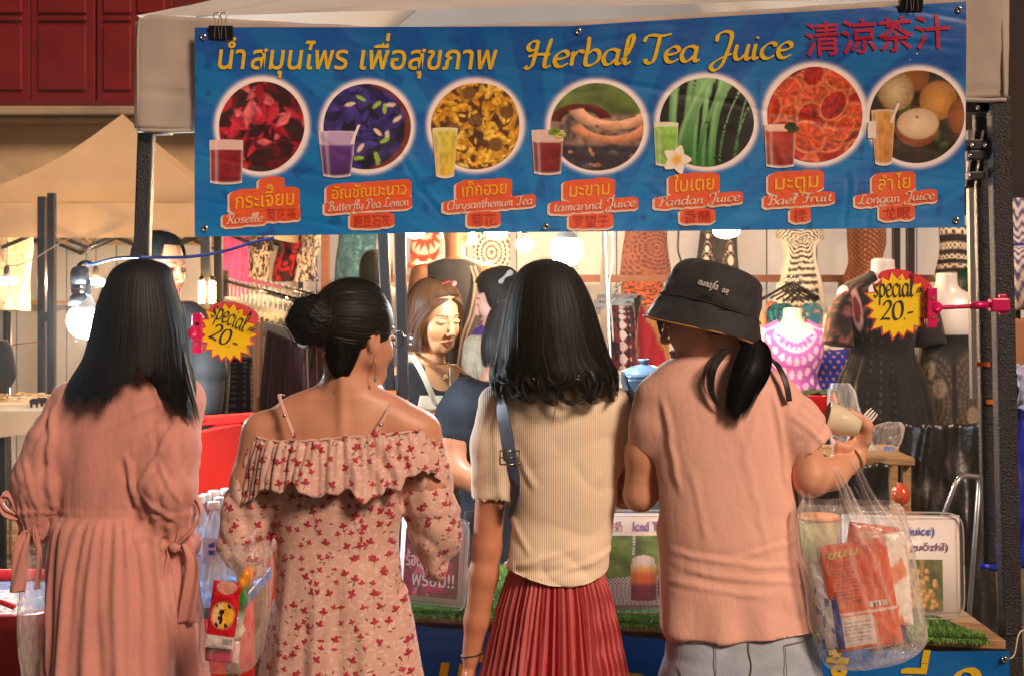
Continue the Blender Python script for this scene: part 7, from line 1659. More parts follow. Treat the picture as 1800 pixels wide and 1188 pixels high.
# hair
g = np.random.default_rng(4); bdir = M2.T @ (w2(556, 560, -.045) - (C2 + M2 @ np.array([0, -.012, .03]))); bdir /= np.linalg.norm(bdir)
E2 = np.array([.086, .104, .100]); H2c = C2 + M2 @ np.array([0, -.014, .028])
N = 9000; d0 = g.normal(0, 1, (N, 3)); d0 /= np.linalg.norm(d0, axis=1)[:, None]
ok = ~((d0[:, 1] > .28 + .35 * np.clip(d0[:, 2], -1, 1)) & (d0[:, 2] < .72)) & ~((d0[:, 2] < -.66)) & ~((d0[:, 2] < -.35) & (d0[:, 1] > -.12)); d0 = d0[ok]; N = len(d0)
dt = np.clip(d0 @ bdir, -1, 1); om = np.arccos(dt); t = np.linspace(0, .97, 18)[None, :]
P = (np.sin((1 - t) * om[:, None])[..., None] * d0[:, None] + np.sin(t * om[:, None])[..., None] * bdir) / (np.sin(om)[:, None, None] + 1e-6)
lump = 1 + .018 * noise(d0[:, 0] * 5, d0[:, 1] * 5, d0[:, 2] * 5, 2)[:, None] + g.uniform(-.03, .012, N)[:, None] + .04 * sstep(.8, 1, t)
Pw = H2c + (P * E2 * lump[..., None]) @ M2.T; ribbons('hair', Pw, g.uniform(.0009, .0021, N), BLACKHAIR, p2, Pw - H2c, .26, 4)
fz = g.choice(N, 170, replace=False); tt_ = np.linspace(0, 1, 18)[None, :, None]; ribbons('flyaway_hair', Pw[fz] + (Pw[fz] - H2c) * g.uniform(.01, .07, (170, 1, 1)) * np.sin(tt_ * pi) + np.sin(tt_ * g.uniform(4, 12, (170, 1, 1))) * g.normal(0, .0022, (170, 1, 3)), np.full(170, .0006), DKBROWN, p2, Pw[fz] - H2c, .5, 6)
f = Field(H2c - .13, H2c + .13, .006); f.ell(H2c, E2 * .965, M2, .001); f.ell(C2 + M2 @ np.array([0, .10, -.045]), (.085, .065, .105), M2, .006, 's'); f.ell(C2 + M2 @ np.array([0, .02, -.13]), (.10, .075, .072), M2, .006, 's')
V, Q = f.mesh(); mesh('hair_mass', V, Q, BLACKHAIR, p2, uv=V[:, :2] * 4)
bc_ = w2(560, 562, -.075); f = Field(bc_ - .08, bc_ + .08, .005); f.ell(bc_, (.056, .05, .052), None, .01)
V, Q = f.mesh(); nb_ = normals(V, Q); V += nb_ * (.004 * noise(V[:, 0] * 30, V[:, 1] * 30, V[:, 2] * 30))[:, None]; mesh('hair_bun', V, Q, BLACKHAIR, p2, uv=V[:, :2] * 4)
N = 2200; ax = g.normal(0, 1, (N, 3)) * [.45, 1.0, .45]; ax /= np.linalg.norm(ax, axis=1)[:, None]; q1 = np.cross(ax, g.normal(0, 1, (N, 3))); q1 /= np.linalg.norm(q1, axis=1)[:, None]; q2 = np.cross(ax, q1)
hgt = g.uniform(-.75, .75, N)[:, None]; an = g.uniform(0, 2 * pi, N)[:, None] + np.linspace(0, 1, 16)[None, :] * g.uniform(1, 2.6, N)[:, None]
P = ax[:, None] * hgt[..., None] + np.sqrt(1 - hgt ** 2)[..., None] * (q1[:, None] * np.cos(an)[..., None] + q2[:, None] * np.sin(an)[..., None]); P = P * (1 + g.uniform(-.05, .05, N))[:, None, None] * np.array([.058, .052, .054]); P *= (1 + .10 * noise(P[..., 0] * 45, P[..., 1] * 45, P[..., 2] * 45, 3) + .05 * noise(P[..., 0] * 90, P[..., 1] * 90, P[..., 2] * 90, 4))[..., None]
fl_ = g.uniform(0, 1, N) < .06; P[fl_] *= g.uniform(1.04, 1.16, (fl_.sum(), 1, 1))
ribbons('hair_bun_strand', bc_ + P, g.uniform(.0010, .0022, N), BLACKHAIR, p2, P, .4, 5)
lock('hair_strand', [w2(612, 600, -.085), w2(606, 640, -.075), w2(608, 662, -.064), w2(614, 682, -.060)], [.045, .030, .016, .004], 900, BLACKHAIR, p2, .45, .0011, 77, fray=.3, core=False)
for i in range(12):
 a = g.uniform(0, .7); s0 = w2(lerp(540, 620, a), lerp(600, 640, a), -.07); lock('loose_hair', [s0, s0 + [g.uniform(-.012, .004), -.006, -.03], s0 + [g.uniform(-.02, .004), -.004, -.055 - g.uniform(0, .02)]], [.004, .005, .006], 9, DKBROWN, p2, 1, .0006, i, core=False, spread=3)
# glasses arm and earring
GLS = pm('dark_frame', (.03, .02, .02), .3); lt_ = lambda *p: C2 + M2 @ np.array(p)
gl = thing('eyeglasses', 'thin dark eyeglasses worn by the woman with the bun', 'glasses', C2)
for q in (-1, 1):
 tube('temple_arm', [lt_(q * .079, -.01, .004), lt_(q * .080, .03, .006), lt_(q * .068, .092, .006)], .0013, GLS, gl, 6, res=10)
 a_ = np.linspace(0, 2 * pi, 24); tube('rim', np.array([lt_(q * .036 + .024 * cos(t_), .104 - .012 * abs(q * .036 + .024 * cos(t_)) / .06, .0 + .019 * sin(t_)) for t_ in a_]), .0012, GLS, gl, 6)
tube('bridge', [lt_(-.012, .106, .004), lt_(0, .109, .007), lt_(.012, .106, .004)], .0012, GLS, gl, 6)
ear = thing('earring', 'long thin gold drop earring of the woman with the bun', 'earring', lt_(.083, -.004, -.045)); e0 = lt_(.084, -.006, -.043)
tube('earring_chain', [e0, e0 + [.001, 0, -.022], e0 + [0, -.002, -.046]], .0009, GOLD, ear, 5); lathe('earring_drop', [(0, .008), (.002, .004), (.004, -.004), (0, -.009)], e0 + [0, -.002, -.054], pm('green_glass', (.1, .35, .3), .1), ear, 10)
for k in range(5): lathe('earring_bead', [(0, .002), (.002, 0), (0, -.002)], e0 + [.0, -.001, -.012 - k * .006], GOLD, ear, 8)
shoe(p2, wx(600, Y2) - .085, Y2 + .02); shoe(p2, wx(600, Y2) + .085, Y2)

# ---- third woman: cream ribbed top, red pleated skirt
Y3 = 3.32; p3 = person('woman from behind with shoulder-length dark hair, cream ribbed top and red pleated skirt', 980, Y3)
w3 = lambda px, py, dy=0.0: W(px, py, Y3) + [0, dy, 0]
f = Field((wx(760, Y3), Y3 - .18, .0), (wx(1170, Y3), Y3 + .34, 1.6), .012, fine=[((wx(790, Y3), Y3 - .06, wz(1290, Y3)), (wx(890, Y3), Y3 + .08, wz(860, Y3)), .006)])
C3 = w3(965, 562); head(f, C3, axes((.12, 1, -.15)), 1.0, False); f.cap(w3(968, 600), w3(978, 690), .048, .052, .02)
f.stack([(wz(y, Y3), wx(cx, Y3), Y3, S(rx, Y3), ry) for y, cx, rx, ry in ((684, 985, 80, .06), (730, 988, 96, .08), (850, 990, 82, .08), (985, 978, 66, .07), (1100, 978, 76, .08))])
f.chain([w3(872, 722), w3(864, 850, .005), w3(856, 962, .0)], [.040, .036, .0335], .02); f.chain([w3(856, 962), w3(850, 1010, -.003), w3(838, 1090, .0), w3(828, 1155, .004)], [.0335, .033, .028, .0215], .015)
# hand hanging beside the skirt
f.cap(w3(828, 1155, .004), w3(822, 1200, .008), .0215, .026, .01, flat=((1, 0, 0), .65)); f.cap(w3(822, 1200, .008), w3(820, 1225, .01), .026, .024, .01, flat=((1, 0, 0), .6))
for i, (dy, l) in enumerate(((-.024, .060), (-.008, .068), (.009, .064), (.024, .052))):
 a = w3(820, 1232, .01 + dy); f.chain([a, a + [.002, -.001, -l * .5], a + [.010, 0, -l]], [.0085, .008, .0065], .004)
f.chain([w3(824, 1185, -.02), w3(830, 1210, -.036), w3(834, 1232, -.036)], [.011, .0095, .0075], .006)
f.chain([w3(1088, 725), w3(1098, 800), w3(1100, 870, .02)], [.038, .036, .033], .02); f.chain([w3(1100, 870, .02), w3(1082, 880, .12), w3(1050, 860, .22)], [.033, .027, .021])
legs(f, wx(978, Y3), Y3, .70, .058, .056); V, Q = f.mesh(); V = relax(V, Q, 1, .4); mesh('body', V, Q, SKIN, p3, col=rgb(194, 132, 102) * np.ones((len(V), 3)))
def ribmat(name, col, per=.0052):
 k = newmat(name); co = k.attr('fab'); s = k.n('ShaderNodeSeparateXYZ'); k.l(co, s.inputs[0]); w = k.math('SINE', k.math('MULTIPLY', s.outputs[0], 2 * pi / per)); c = k.mix(k.ramp(w, -1, .3), tuple(np.array(col) * .88), tuple(col))
 k.l(c, k.b.inputs['Base Color']); k.b.inputs['Roughness'].default_value = .85; k.b.inputs['Sheen Weight'].default_value = .25; nz = k.noise(k.coord(), 500, 2); n1 = k.bump(w, .35, .0012); k.l(k.bump(nz, .2, .0008, n1), k.b.inputs['Normal']); return k.m
RIB = ribmat('cream_rib_knit', (.86, .72, .54))
f = Field((wx(800, Y3), Y3 - .18, wz(1045, Y3)), (wx(1150, Y3), Y3 + .18, wz(650, Y3)), .006)
f.stack([(wz(y, Y3), wx(cx, Y3), Y3 + dy, S(rx, Y3), ry) for y, cx, rx, ry, dy in ((664, 980, 58, .056, .01), (674, 982, 90, .066, .005), (690, 985, 116, .078, 0), (720, 987, 124, .09, 0), (780, 990, 112, .097, 0), (850, 994, 100, .098, 0), (930, 985, 93, .094, 0), (985, 979, 94, .106, 0), (1004, 978, 95, .108, 0), (1026, 978, 95, .108, 0))], p=2.3)
f.chain([w3(874, 712), w3(866, 780, -.003), w3(862, 868, .0)], [.048, .049, .048], .02); f.chain([w3(1086, 716), w3(1098, 770), w3(1100, 806, .01)], [.044, .044, .045], .02)
f.cap(w3(862, 900, .0), w3(861, 960, .0), .052, .06, .004, op='s'); f.cap(w3(1100, 842, .012), w3(1102, 900, .03), .05, .06, .004, op='s')
def disp3(V, N):
 x, y, z = V.T; d = .003 * noise(x * 10, y * 8, z * 9, 2) + wrinkle(np.column_stack([x - z * .5, y, z + x * .5]), 9, 5, 14, .004, 4, 2) * sstep(wz(840, Y3), wz(960, Y3), z) + wrinkle(np.column_stack([x + z * .7, y, z - x * .5]), 6, 5, 9, .0035, 6, 2)
 d += .006 * np.exp(-((z - wz(990, Y3)) / .012) ** 2) * (x > wx(905, Y3)) * (x < wx(1065, Y3)) * np.clip((wx(1090, Y3) - x) * 12, 0, 1)
 for a, b, dp, w_ in (((905, 985), (1010, 950), .004, .007), ((1075, 960), (960, 1000), .004, .006), ((900, 780), (940, 850), .003, .007), ((1085, 760), (1050, 840), .003, .007), ((895, 900), (930, 960), .003, .006), ((1000, 700), (1060, 690), .002, .006)): d += crease(V, Y3, a, b, dp, w_)
 return d
def uv3(V):
 x = V[:, 0] - wx(988, Y3); a = np.where(np.abs(x) < .16, np.arcsin(np.clip(x / .165, -1, 1)) * .165, x); l = V[:, 0] < wx(898, Y3); a = np.where(l, (V[:, 0] - wx(864, Y3)) * 1.1, a); return np.column_stack([a, V[:, 2], V[:, 1]])
o = cloth_mesh('knit_top', f, RIB, p3, disp3, uv=uv3, hem=lambda x: np.interp(x, [wx(a, Y3) for a in (880, 905, 930, 965, 1000, 1030, 1055, 1075)], [wz(a, Y3) for a in (989, 994, 1002, 1011, 1014, 1010, 1001, 988)]))
def skirtmat():
 k = newmat('pleated_lurex'); c0 = k.attr('Col', 'Color'); co = k.coord(); n = k.noise(co, 900, 1, .9); gl_ = k.ramp(n, .66, .72); s = k.n('ShaderNodeSeparateColor'); k.l(c0, s.inputs[0]); m = k.math('MULTIPLY', gl_, k.ramp(s.outputs[1], .02, .09))
 c = k.mix(k.math('MULTIPLY', m, .75), c0, (.85, .62, .45)); k.l(c, k.b.inputs['Base Color']); k.l(k.math('MULTIPLY', m, .7), k.b.inputs['Metallic']); k.b.inputs['Roughness'].default_value = .5; k.l(k.bump(n, .4, .0015), k.b.inputs['Normal']); return k.m
nt, nr = 440, 70; th = np.arange(nt) * 2 * pi / nt; rows = []; cols = []
for v in np.linspace(0, 1, nr):
 py = lerp(984, 1440, v); rx = S(np.interp(py, [984, 1010, 1060, 1188, 1440], [78, 84, 100, 128, 158]), Y3); ry = rx * .86; cx = wx(np.interp(py, [984, 1188, 1440], [978, 975, 972]), Y3)
 tt = th + .10 * v * noise(th * 2.5, v * 1.6, 3) + .05 * noise(th * 5, v * 4, 4) * v; ph = (tt * 44 / (2 * pi) + .35 * noise(th * 14, v * 1.3, 6)) % 1; saw = np.where(ph < .62, ph / .62, (1 - ph) / .38) - .5
 amp = (.007 + .008 * v); rr = 1 + 0 * th; big = .012 * v * np.cos(th * 7 + 2)
 rows.append(np.stack([cx + (rx + amp * saw + big) * np.cos(th), Y3 + (ry + amp * saw + big) * np.sin(th), np.full(nt, wz(py, Y3))], -1))
 zig = ((py - 985) / 58 % 1); cut = .38 + .16 * np.sin(th * 11 + 1) ; cut = np.where((np.cos(th) > .55) & (np.sin(th) < .3), .30 + .5 * np.abs(zig - .5), cut); col = mixc(rgb(138, 0, 14), rgb(188, 82, 86), sstep(cut - .05, cut + .05, ph) * (ph < .93)); cols.append(col)
loft('pleated_skirt', np.array(rows), skirtmat(), p3, cap=(True, True), col=np.array(cols))
rows3 = [(wz(y, Y3), wx(cx, Y3), Y3 + dy, S(rx, Y3), ry) for y, cx, rx, ry, dy in ((456, 962, 3, .003, 0), (460, 962, 24, .035, 0), (472, 962, 46, .065, 0), (500, 963, 64, .09, -.004), (540, 966, 78, .105, -.008), (580, 968, 88, .112, -.012), (620, 970, 99, .112, -.018), (655, 973, 110, .108, -.028), (692, 975, 113, .104, -.032))]
def L3(th): return np.where(np.sin(th) < .35, .965 + .035 * np.sin(th * 9) - .02 * np.cos(th), .72)
hair_cap('hair', rows3, 9000, L3, BLACKHAIR, p3, clump=.018, width=.0014, seed=9, fray=.06, drift=.2, curl=.035, Lshell=.88)
for i in range(34):
 th_ = lerp(-pi + .05, -.02, (i + .5) / 34) + g.uniform(-.05, .05); R0 = S(104, Y3); b = np.array([wx(973, Y3) + R0 * cos(th_), Y3 - .03 + .10 * sin(th_), wz(648, Y3)]); o_ = np.array([cos(th_), sin(th_), 0]); sgn = 1 if g.uniform() < .65 else -1; tg = np.array([-o_[1], o_[0], 0]) * sgn; k_ = g.uniform(.45, 1.3)
 lock('hair_curl', [b + [0, 0, .07] - o_ * .040, b + [0, 0, .035] - o_ * .020, b - o_ * .005, b + o_ * .006 + [0, 0, -.028 * k_], b + o_ * .006 + tg * .012 + [0, 0, -.050 * k_], b + o_ * .008 + tg * .030 + [0, 0, -.056 * k_], b + o_ * .012 + tg * .042 + [0, 0, -.046 * k_]], [.010, .011, .011, .009, .008, .006, .004], 60, BLACKHAIR, p3, .8, .0010, i + 20, fray=.3, spread=2, core=False)
br = thing('bracelet', 'thin black cord bracelet on the bare wrist beside the red skirt', 'bracelet', w3(829, 1148)); a_ = np.linspace(0, 2 * pi, 30); tube('bracelet_cord', np.array([w3(829, 1150, .004) + [.024 * cos(t_), .0235 * sin(t_), .004 * cos(t_)] for t_ in a_]), .0022, DARKPLASTIC, br, 6)
# navy backpack worn on the front: straps come over the shoulders
NAVY = pm('navy_webbing', (.035, .05, .10), .6, var=.15, weave=400, bump=.3, bs=200)
bp = thing('backpack', 'slate-blue strapped bag worn over the shoulders of the cream ribbed top', 'bag', w3(900, 760, -.1))
def webbing(name, pts, w, m, parent, n=40, up=None, th_=.0016):
 C = spline(np.array(pts, float), n); T = np.gradient(C, axis=0); T /= np.linalg.norm(T, axis=1)[:, None]; cen = np.array([wx(985, Y3), Y3, 0]); out = C - cen; out[:, 2] = .02; out /= np.linalg.norm(out, axis=1)[:, None]
 if up is not None: out = np.array([up] * n, float)
 sd = np.cross(T, out); sd /= np.linalg.norm(sd, axis=1)[:, None]; nn = np.cross(sd, T); P = np.stack([C - sd * w + nn * th_, C + sd * w + nn * th_, C + sd * w - nn * th_, C - sd * w - nn * th_], 1); return loft(name, P, m, parent, smooth=False)
webbing('strap', [w3(872, 684, .09), w3(874, 680, .03), w3(878, 688, -.045), w3(884, 720, -.089), w3(892, 765, -.100), w3(897, 800, -.101)], .0215, NAVY, bp, up=None)
webbing('strap', [w3(897, 790, -.1035), w3(903, 825, -.103), w3(905, 850, -.090), w3(900, 880, -.06), w3(896, 900, -.0)], .0175, NAVY, bp)
webbing('strap', [w3(1098, 668, .09), w3(1100, 668, .03), w3(1108, 682, -.02), w3(1118, 720, -.05), w3(1119, 755, -.05)], .015, NAVY, bp, up=(.8, -.6, 0))
webbing('strap', [w3(1118, 750, -.05), w3(1110, 775, -.07), w3(1104, 800, -.06)], .009, NAVY, bp, up=(.5, -.8, 0))
def buckle(c, w, h, parent):
 P = [c + np.array([sx * w, 0, sz * h]) for sx, sz in ((-1, -1), (-1, 1), (1, 1), (1, -1), (-1, -1))]; tube('buckle', np.array(P), .0022, pm('brass', (.65, .42, .2), .25, 1.0), parent, 6); tube('buckle_bar', [c + [-w, 0, 0], c + [w, 0, 0]], .0018, pm('brass'), parent, 6)
buckle(w3(896, 794, -.108), .022, .0155, bp); buckle(w3(1117, 752, -.058), .012, .008, bp)
f = Field((wx(900, Y3), Y3 + .08, wz(900, Y3)), (wx(1070, Y3), Y3 + .26, wz(690, Y3)), .009); f.ell((wx(985, Y3), Y3 + .155, wz(790, Y3)), (.085, .05, .115), None, .01); V, Q = f.mesh(); mesh('bag_body', V, Q, NAVY, bp)
shoe(p3, wx(978, Y3) - .085, Y3 + .02); shoe(p3, wx(978, Y3) + .085, Y3)
# ---- fourth woman: bucket hat, pale pink T-shirt, jeans
Y4 = 3.22; p4 = person('woman in a black bucket hat and pale salmon T-shirt looking down, forearm raised', 1265, Y4)
w4 = lambda px, py, dy=0.0: W(px, py, Y4) + [0, dy, 0]
M4 = axes((-.93, .34, -.20)); C4 = w4(1238, 556, .0)
f = Field((wx(1070, Y4), Y4 - .2, .0), (wx(1580, Y4), Y4 + .36, 1.6), .011, fine=[((wx(1130, Y4), Y4 - .08, wz(690, Y4)), (wx(1290, Y4), Y4 + .12, wz(560, Y4)), .0045), ((wx(1440, Y4), Y4 - .10, wz(850, Y4)), (wx(1560, Y4), Y4 + .16, wz(700, Y4)), .0045)])
head(f, C4, M4, 1.0, True); f.cap(C4 + M4 @ np.array([0, -.03, -.05]), w4(1248, 690, -.01), .050, .058, .02)
f.stack([(wz(y, Y4), wx(cx, Y4), Y4, S(rx, Y4), ry) for y, cx, rx, ry in ((680, 1250, 92, .07), (740, 1258, 108, .085), (860, 1265, 104, .09), (1000, 1285, 110, .10), (1130, 1298, 120, .11))])
f.chain([w4(1378, 712), w4(1404, 770, -.02), w4(1420, 838, -.03)], [.048, .0425, .038], .02); f.chain([w4(1420, 838, -.03), w4(1462, 832, -.0), w4(1512, 812, .05)], [.038, .034, .0225], .02)
# right hand: palm rising from the wrist, thumb over the cup, four fingers below it
wr = w4(1512, 812, .05); pl_ = w4(1524, 772, .06)
f.cap(wr, pl_, .0225, .026, .012, flat=((0, 1, 0), .8)); f.cap(pl_, w4(1508, 758, .065), .022, .020, .01)
f.chain([w4(1530, 778, .045), w4(1532, 752, .035), w4(1514, 735, .028), w4(1498, 724, .026)], [.0135, .0125, .0110, .0085], .006)
for i in range(4):
 b = w4(1512 - i * 2, 772 + i * 9, .055 - i * .004); f.chain([b, w4(1494 - i * 3, 789 + i * 5, .028 + .003 * i), w4(1477 - i * 1, 784 + i * 7, .022 + .003 * i), w4(1474 + i * 3, 776 + i * 7, .046)], [.0108, .0102, .0098, .0080], .003)
f.chain([w4(1144, 722), w4(1132, 800, .01), w4(1126, 872, .02)], [.042, .039, .036], .02); f.chain([w4(1126, 872, .02), w4(1140, 880, .12), w4(1180, 850, .22)], [.037, .029, .022])
legs(f, wx(1300, Y4), Y4, .70, .085, .075); V, Q = f.mesh(); V = relax(V, Q, 1, .3); mesh('body', V, Q, SKIN, p4, col=facecol(V, C4, M4, 1.0, rgb(216, 160, 130)))
TEE = pm('salmon_cotton', (.80, .46, .37), .85, crz=.10, var=.05, vs_=7, bump=.25, bs=120, sheen=.2)
f = Field((wx(1090, Y4), Y4 - .2, wz(1145, Y4)), (wx(1490, Y4), Y4 + .2, wz(610, Y4)), .006)
f.stack([(wz(y, Y4), wx(cx, Y4), Y4 + dy, S(rx, Y4), ry) for y, cx, rx, ry, dy in ((622, 1246, 50, .058, 0), (634, 1248, 82, .068, 0), (656, 1252, 108, .078, 0), (690, 1258, 128, .092, 0), (750, 1263, 126, .100, 0), (850, 1270, 124, .104, 0), (950, 1280, 126, .106, 0), (1040, 1292, 134, .112, 0), (1112, 1299, 141, .122, 0))], p=2.3, k=.02)
f.chain([w4(1366, 702), w4(1396, 742, -.015), w4(1420, 780, -.02)], [.054, .058, .058], .025); f.cap(w4(1444, 812, -.025), w4(1474, 866, -.03), .060, .075, .010, op='s')
f.chain([w4(1152, 702), w4(1146, 745, .0), w4(1142, 780, .01)], [.046, .046, .046], .025); f.cap(w4(1140, 820, .015), w4(1138, 880, .02), .048, .056, .008, op='s')
f.ell(w4(1246, 612, .01), (.050, .052, .03), None, .006, 's')
hemz = lambda x: np.interp(x, [wx(1150, Y4), wx(1300, Y4), wx(1445, Y4)], [wz(1128, Y4), wz(1104, Y4), wz(1092, Y4)])
def disp4(V, N):
 x, y, z = V.T; d = .0035 * noise(x * 9, y * 8, z * 7, 2)
 d += wrinkle(np.column_stack([x * .5, y, z + x * .12]), 9, 4, 20, .003, 3, 1.4) * np.exp(-((z - wz(985, Y4)) / .06) ** 2)
 d += wrinkle(np.column_stack([x - z * .6, y, z + x * .6]), 8, 5, 9, .003, 6, 1.6) * sstep(wx(1290, Y4), wx(1400, Y4), x) + wrinkle(np.column_stack([x + z * .5, y, z]), 8, 5, 6, .002, 8, 1.8) * sstep(wx(1230, Y4), wx(1150, Y4), x)
 sl = sstep(wx(1370, Y4), wx(1400, Y4), x) * (z > wz(820, Y4)); d += sl * wrinkle(np.column_stack([x + z, y, z * .8 - x * .8]), 9, 7, 26, .004, 12, 1.3)
 for a, b, dp, w_ in (((1180, 960), (1385, 985), .006, .008), ((1200, 990), (1400, 1012), .005, .007), ((1170, 1010), (1330, 1030), .004, .007), ((1395, 940), (1280, 965), .005, .007), ((1352, 690), (1378, 860), .009, .008), ((1400, 700), (1452, 740), .005, .006), ((1380, 725), (1440, 775), .005, .006), ((1390, 670), (1458, 715), .004, .006), ((1345, 640), (1300, 780), .004, .009), ((1160, 700), (1185, 850), .007, .008), ((1290, 760), (1340, 960), .003, .010), ((1210, 820), (1230, 940), .003, .009)): d += crease(V, Y4, a, b, dp * .55, w_ * .8)
 d += sstep(wz(1010, Y4), wz(1100, Y4), z) * .005 * np.cos(np.arctan2(y - Y4, x - wx(1295, Y4)) * 8); return d
V, Q = f.mesh(); V = relax(V, Q, 4, .5); N_ = normals(V, Q); V = V + N_ * disp4(V, N_)[:, None]; hz = hemz(V[:, 0]); low = (V[:, 2] < hz) & (V[:, 2] < wz(1050, Y4)); V[low, 2] = hz[low] - .0015; mesh('tshirt', V, Q, TEE, p4)
a_ = np.linspace(0, 2 * pi, 60); C = np.stack([wx(1246, Y4) + .063 * np.cos(a_), Y4 + .062 * np.sin(a_) + .002, wz(630, Y4) - .004 + .002 * np.sin(a_)], -1); tube('collar', C, .0075, TEE, p4, 8)
strip('bra_strap', [w4(1352, 628, .02), w4(1360, 640, -.05), w4(1370, 668, -.075), w4(1376, 700, -.078)], .0075, pm('black_strap', (.01, .01, .011), .5), p4, 24, .12, .3)
# jeans
JEAN = pm('faded_denim', (.44, .52, .64), .85, var=.3, vs_=9, bump=.5, bs=180, weave=500, fine=.25); THR = pm('denim_thread', (.25, .16, .09), .8)
f = Field((wx(1120, Y4), Y4 - .2, .08), (wx(1470, Y4), Y4 + .2, wz(1085, Y4)), .009)
f.stack([(z_, wx(cx, Y4), Y4, S(rx, Y4), ry) for z_, cx, rx, ry in ((wz(1090, Y4), 1298, 124, .108), (wz(1150, Y4), 1300, 136, .120), (wz(1210, Y4), 1300, 140, .122))], p=2.4)
for q in (-1, 1): f.chain([(wx(1300, Y4) + q * .088, Y4, wz(1215, Y4)), (wx(1300, Y4) + q * .085, Y4 + .005, .40), (wx(1300, Y4) + q * .088, Y4 - .01, .10)], [.098, .068, .055], .03)
cloth_mesh('jeans', f, JEAN, p4, lambda V, N: .004 * noise(V[:, 0] * 12, V[:, 1] * 9, V[:, 2] * 9, 3) + wrinkle(V, 9, 7, 14, .004, 5, 2))
def onhip(px, py, r=.0):
 u = (px - 1300) / np.interp(py, [1090, 1150, 1210], [124, 136, 140]); ry = np.interp(py, [1090, 1150, 1210], [.108, .120, .122]); return w4(px, py, -ry * (1 - min(.999, abs(u)) ** 2.4) ** (1 / 2.4) - .004 - r)
for x0, x1 in ((1186, 1246), (1364, 1432)):
 pts = [(x0, 1112), (x1, 1106), (x1 - 1, 1165), ((x0 + x1) / 2, 1184), (x0 + 2, 1170), (x0, 1112)]
 C = np.vstack([np.array([onhip(*(np.array(a) * (1 - t) + np.array(b) * t)) for t in np.linspace(0, 1, 8)]) for a, b in zip(pts[:-1], pts[1:])]); tube('pocket_seam', C, .0010, THR, p4, 5)
tube('back_seam', np.array([onhip(1303 + 2 * sin(t / 9), t) for t in np.linspace(1098, 1210, 20)]), .0012, THR, p4, 5)
# hat: own thing
HATM = pm('black_hat_cotton', (.013, .013, .016), .75, var=.25, vs_=12, bump=.5, bs=350, sheen=.1); HLIN = pm('orange_lining', (.55, .22, .05), .7)
ht = thing('bucket_hat', 'black bucket hat with an orange brim lining and small white embroidery', 'hat', C4 + [0, 0, .08])
HM = M4.copy(); HC = w4(1246, 552, .01); RT = rot('Y', radians(18)) @ rot('X', radians(-5));
def hatp(r, h, a, ex=1.10):
 # a measured about the hat axis, long axis along the face direction
 fw = M4[:, 1] * [1, 1, 0]; fw = fw / np.linalg.norm(fw); sd = np.array([fw[1], -fw[0], 0]); r, h, a = np.broadcast_arrays(r, h, a)
 L = (r * ex * np.cos(a))[..., None] * fw + (r * .95 * np.sin(a))[..., None] * sd + h[..., None] * np.array([0, 0, 1.]); return L @ RT.T + HC
th = np.arange(120) * 2 * pi / 120
prof = [(.128, -.047), (.122, -.032), (.114, -.010), (.1085, .006), (.1065, .012), (.1060, .020), (.1030, .046), (.0965, .076), (.086, .097), (.067, .109), (.040, .114), (.002, .115)]
pr = spline(np.array(prof), 50); rows = []
for r_, h_ in pr:
 wv = .004 * noise(np.cos(th) * 2, np.sin(th) * 2, h_ * 20, 4) + .003 * noise(np.cos(th) * 5, np.sin(th) * 5, h_ * 40, 5); bw_ = .006 * np.sin(th * 2 + .5) * (h_ < .0)
 rows.append(hatp(r_ + wv, h_ + bw_, th))
o = loft('hat_shell', np.array(rows), HATM, ht, cap=(False, True))
rows = [hatp(r_ - .0085, h_ + .001 + .006 * np.sin(th * 2 + .5) * (h_ < 0), th) for r_, h_ in pr[:26]]; loft('hat_lining', np.array(rows), HLIN, ht, cap=(False, False))
tube('brim_edge', np.vstack([hatp(.1275, -.0480 + .006 * np.sin(th * 2 + .5), th), hatp(.1275, np.array([-.048 + .006 * sin(.5)]), th[:1])]), .0019, HLIN, ht, 6)
tube('crown_seam', np.vstack([hatp(.1080, .0135, th), hatp(.1080, np.array([.0135]), th[:1])]), .0016, HATM, ht, 6)
# embroidery on the camera-facing side near the front
def hatmap(X, Y, off=0.0):
 X = np.asarray(X, float); Y = np.asarray(Y, float); h = .050 - Y; r = np.interp(h, [.012, .045, .072], [.101, .0985, .094]) + off + .003; a = -X / .1; a = a0_ - X / .1
 return hatp(r, h, a)
# find the angle whose surface normal faces the camera most, then shift towards the front
aa = np.linspace(0, 2 * pi, 361); pp = hatp(.1, .05, aa); a_cam = aa[np.argmin(pp[:, 1])]; a_frt = aa[np.argmin(pp[:, 0])]
dirn = 1 if ((a_frt - a_cam + pi) % (2 * pi) - pi) > 0 else -1
def hatmap(X, Y, off=0.0):
 X = np.asarray(X, float); Y = np.asarray(Y, float); h = .048 - Y - .0 * X; r = np.interp(h, [.012, .05, .085], [.1065, .1045, .100]) + off + .0055
 return hatp(r, h, a_cam - dirn * (X / .105))
THW = pm('white_embroidery', (.75, .74, .72), .7)
g_, w_ = strokes('nunafa', .06); letter_mesh('embroidered_lettering', g_, w_, hatmap, THW, ht, -.060, .002, -.020, .003, .019, .001)
g_, w_ = glyphs('ฉลุ', .1, .01); letter_mesh('embroidered_lettering', g_, w_, hatmap, THW, ht, -.012, .004, .002, .004, .015, .001)
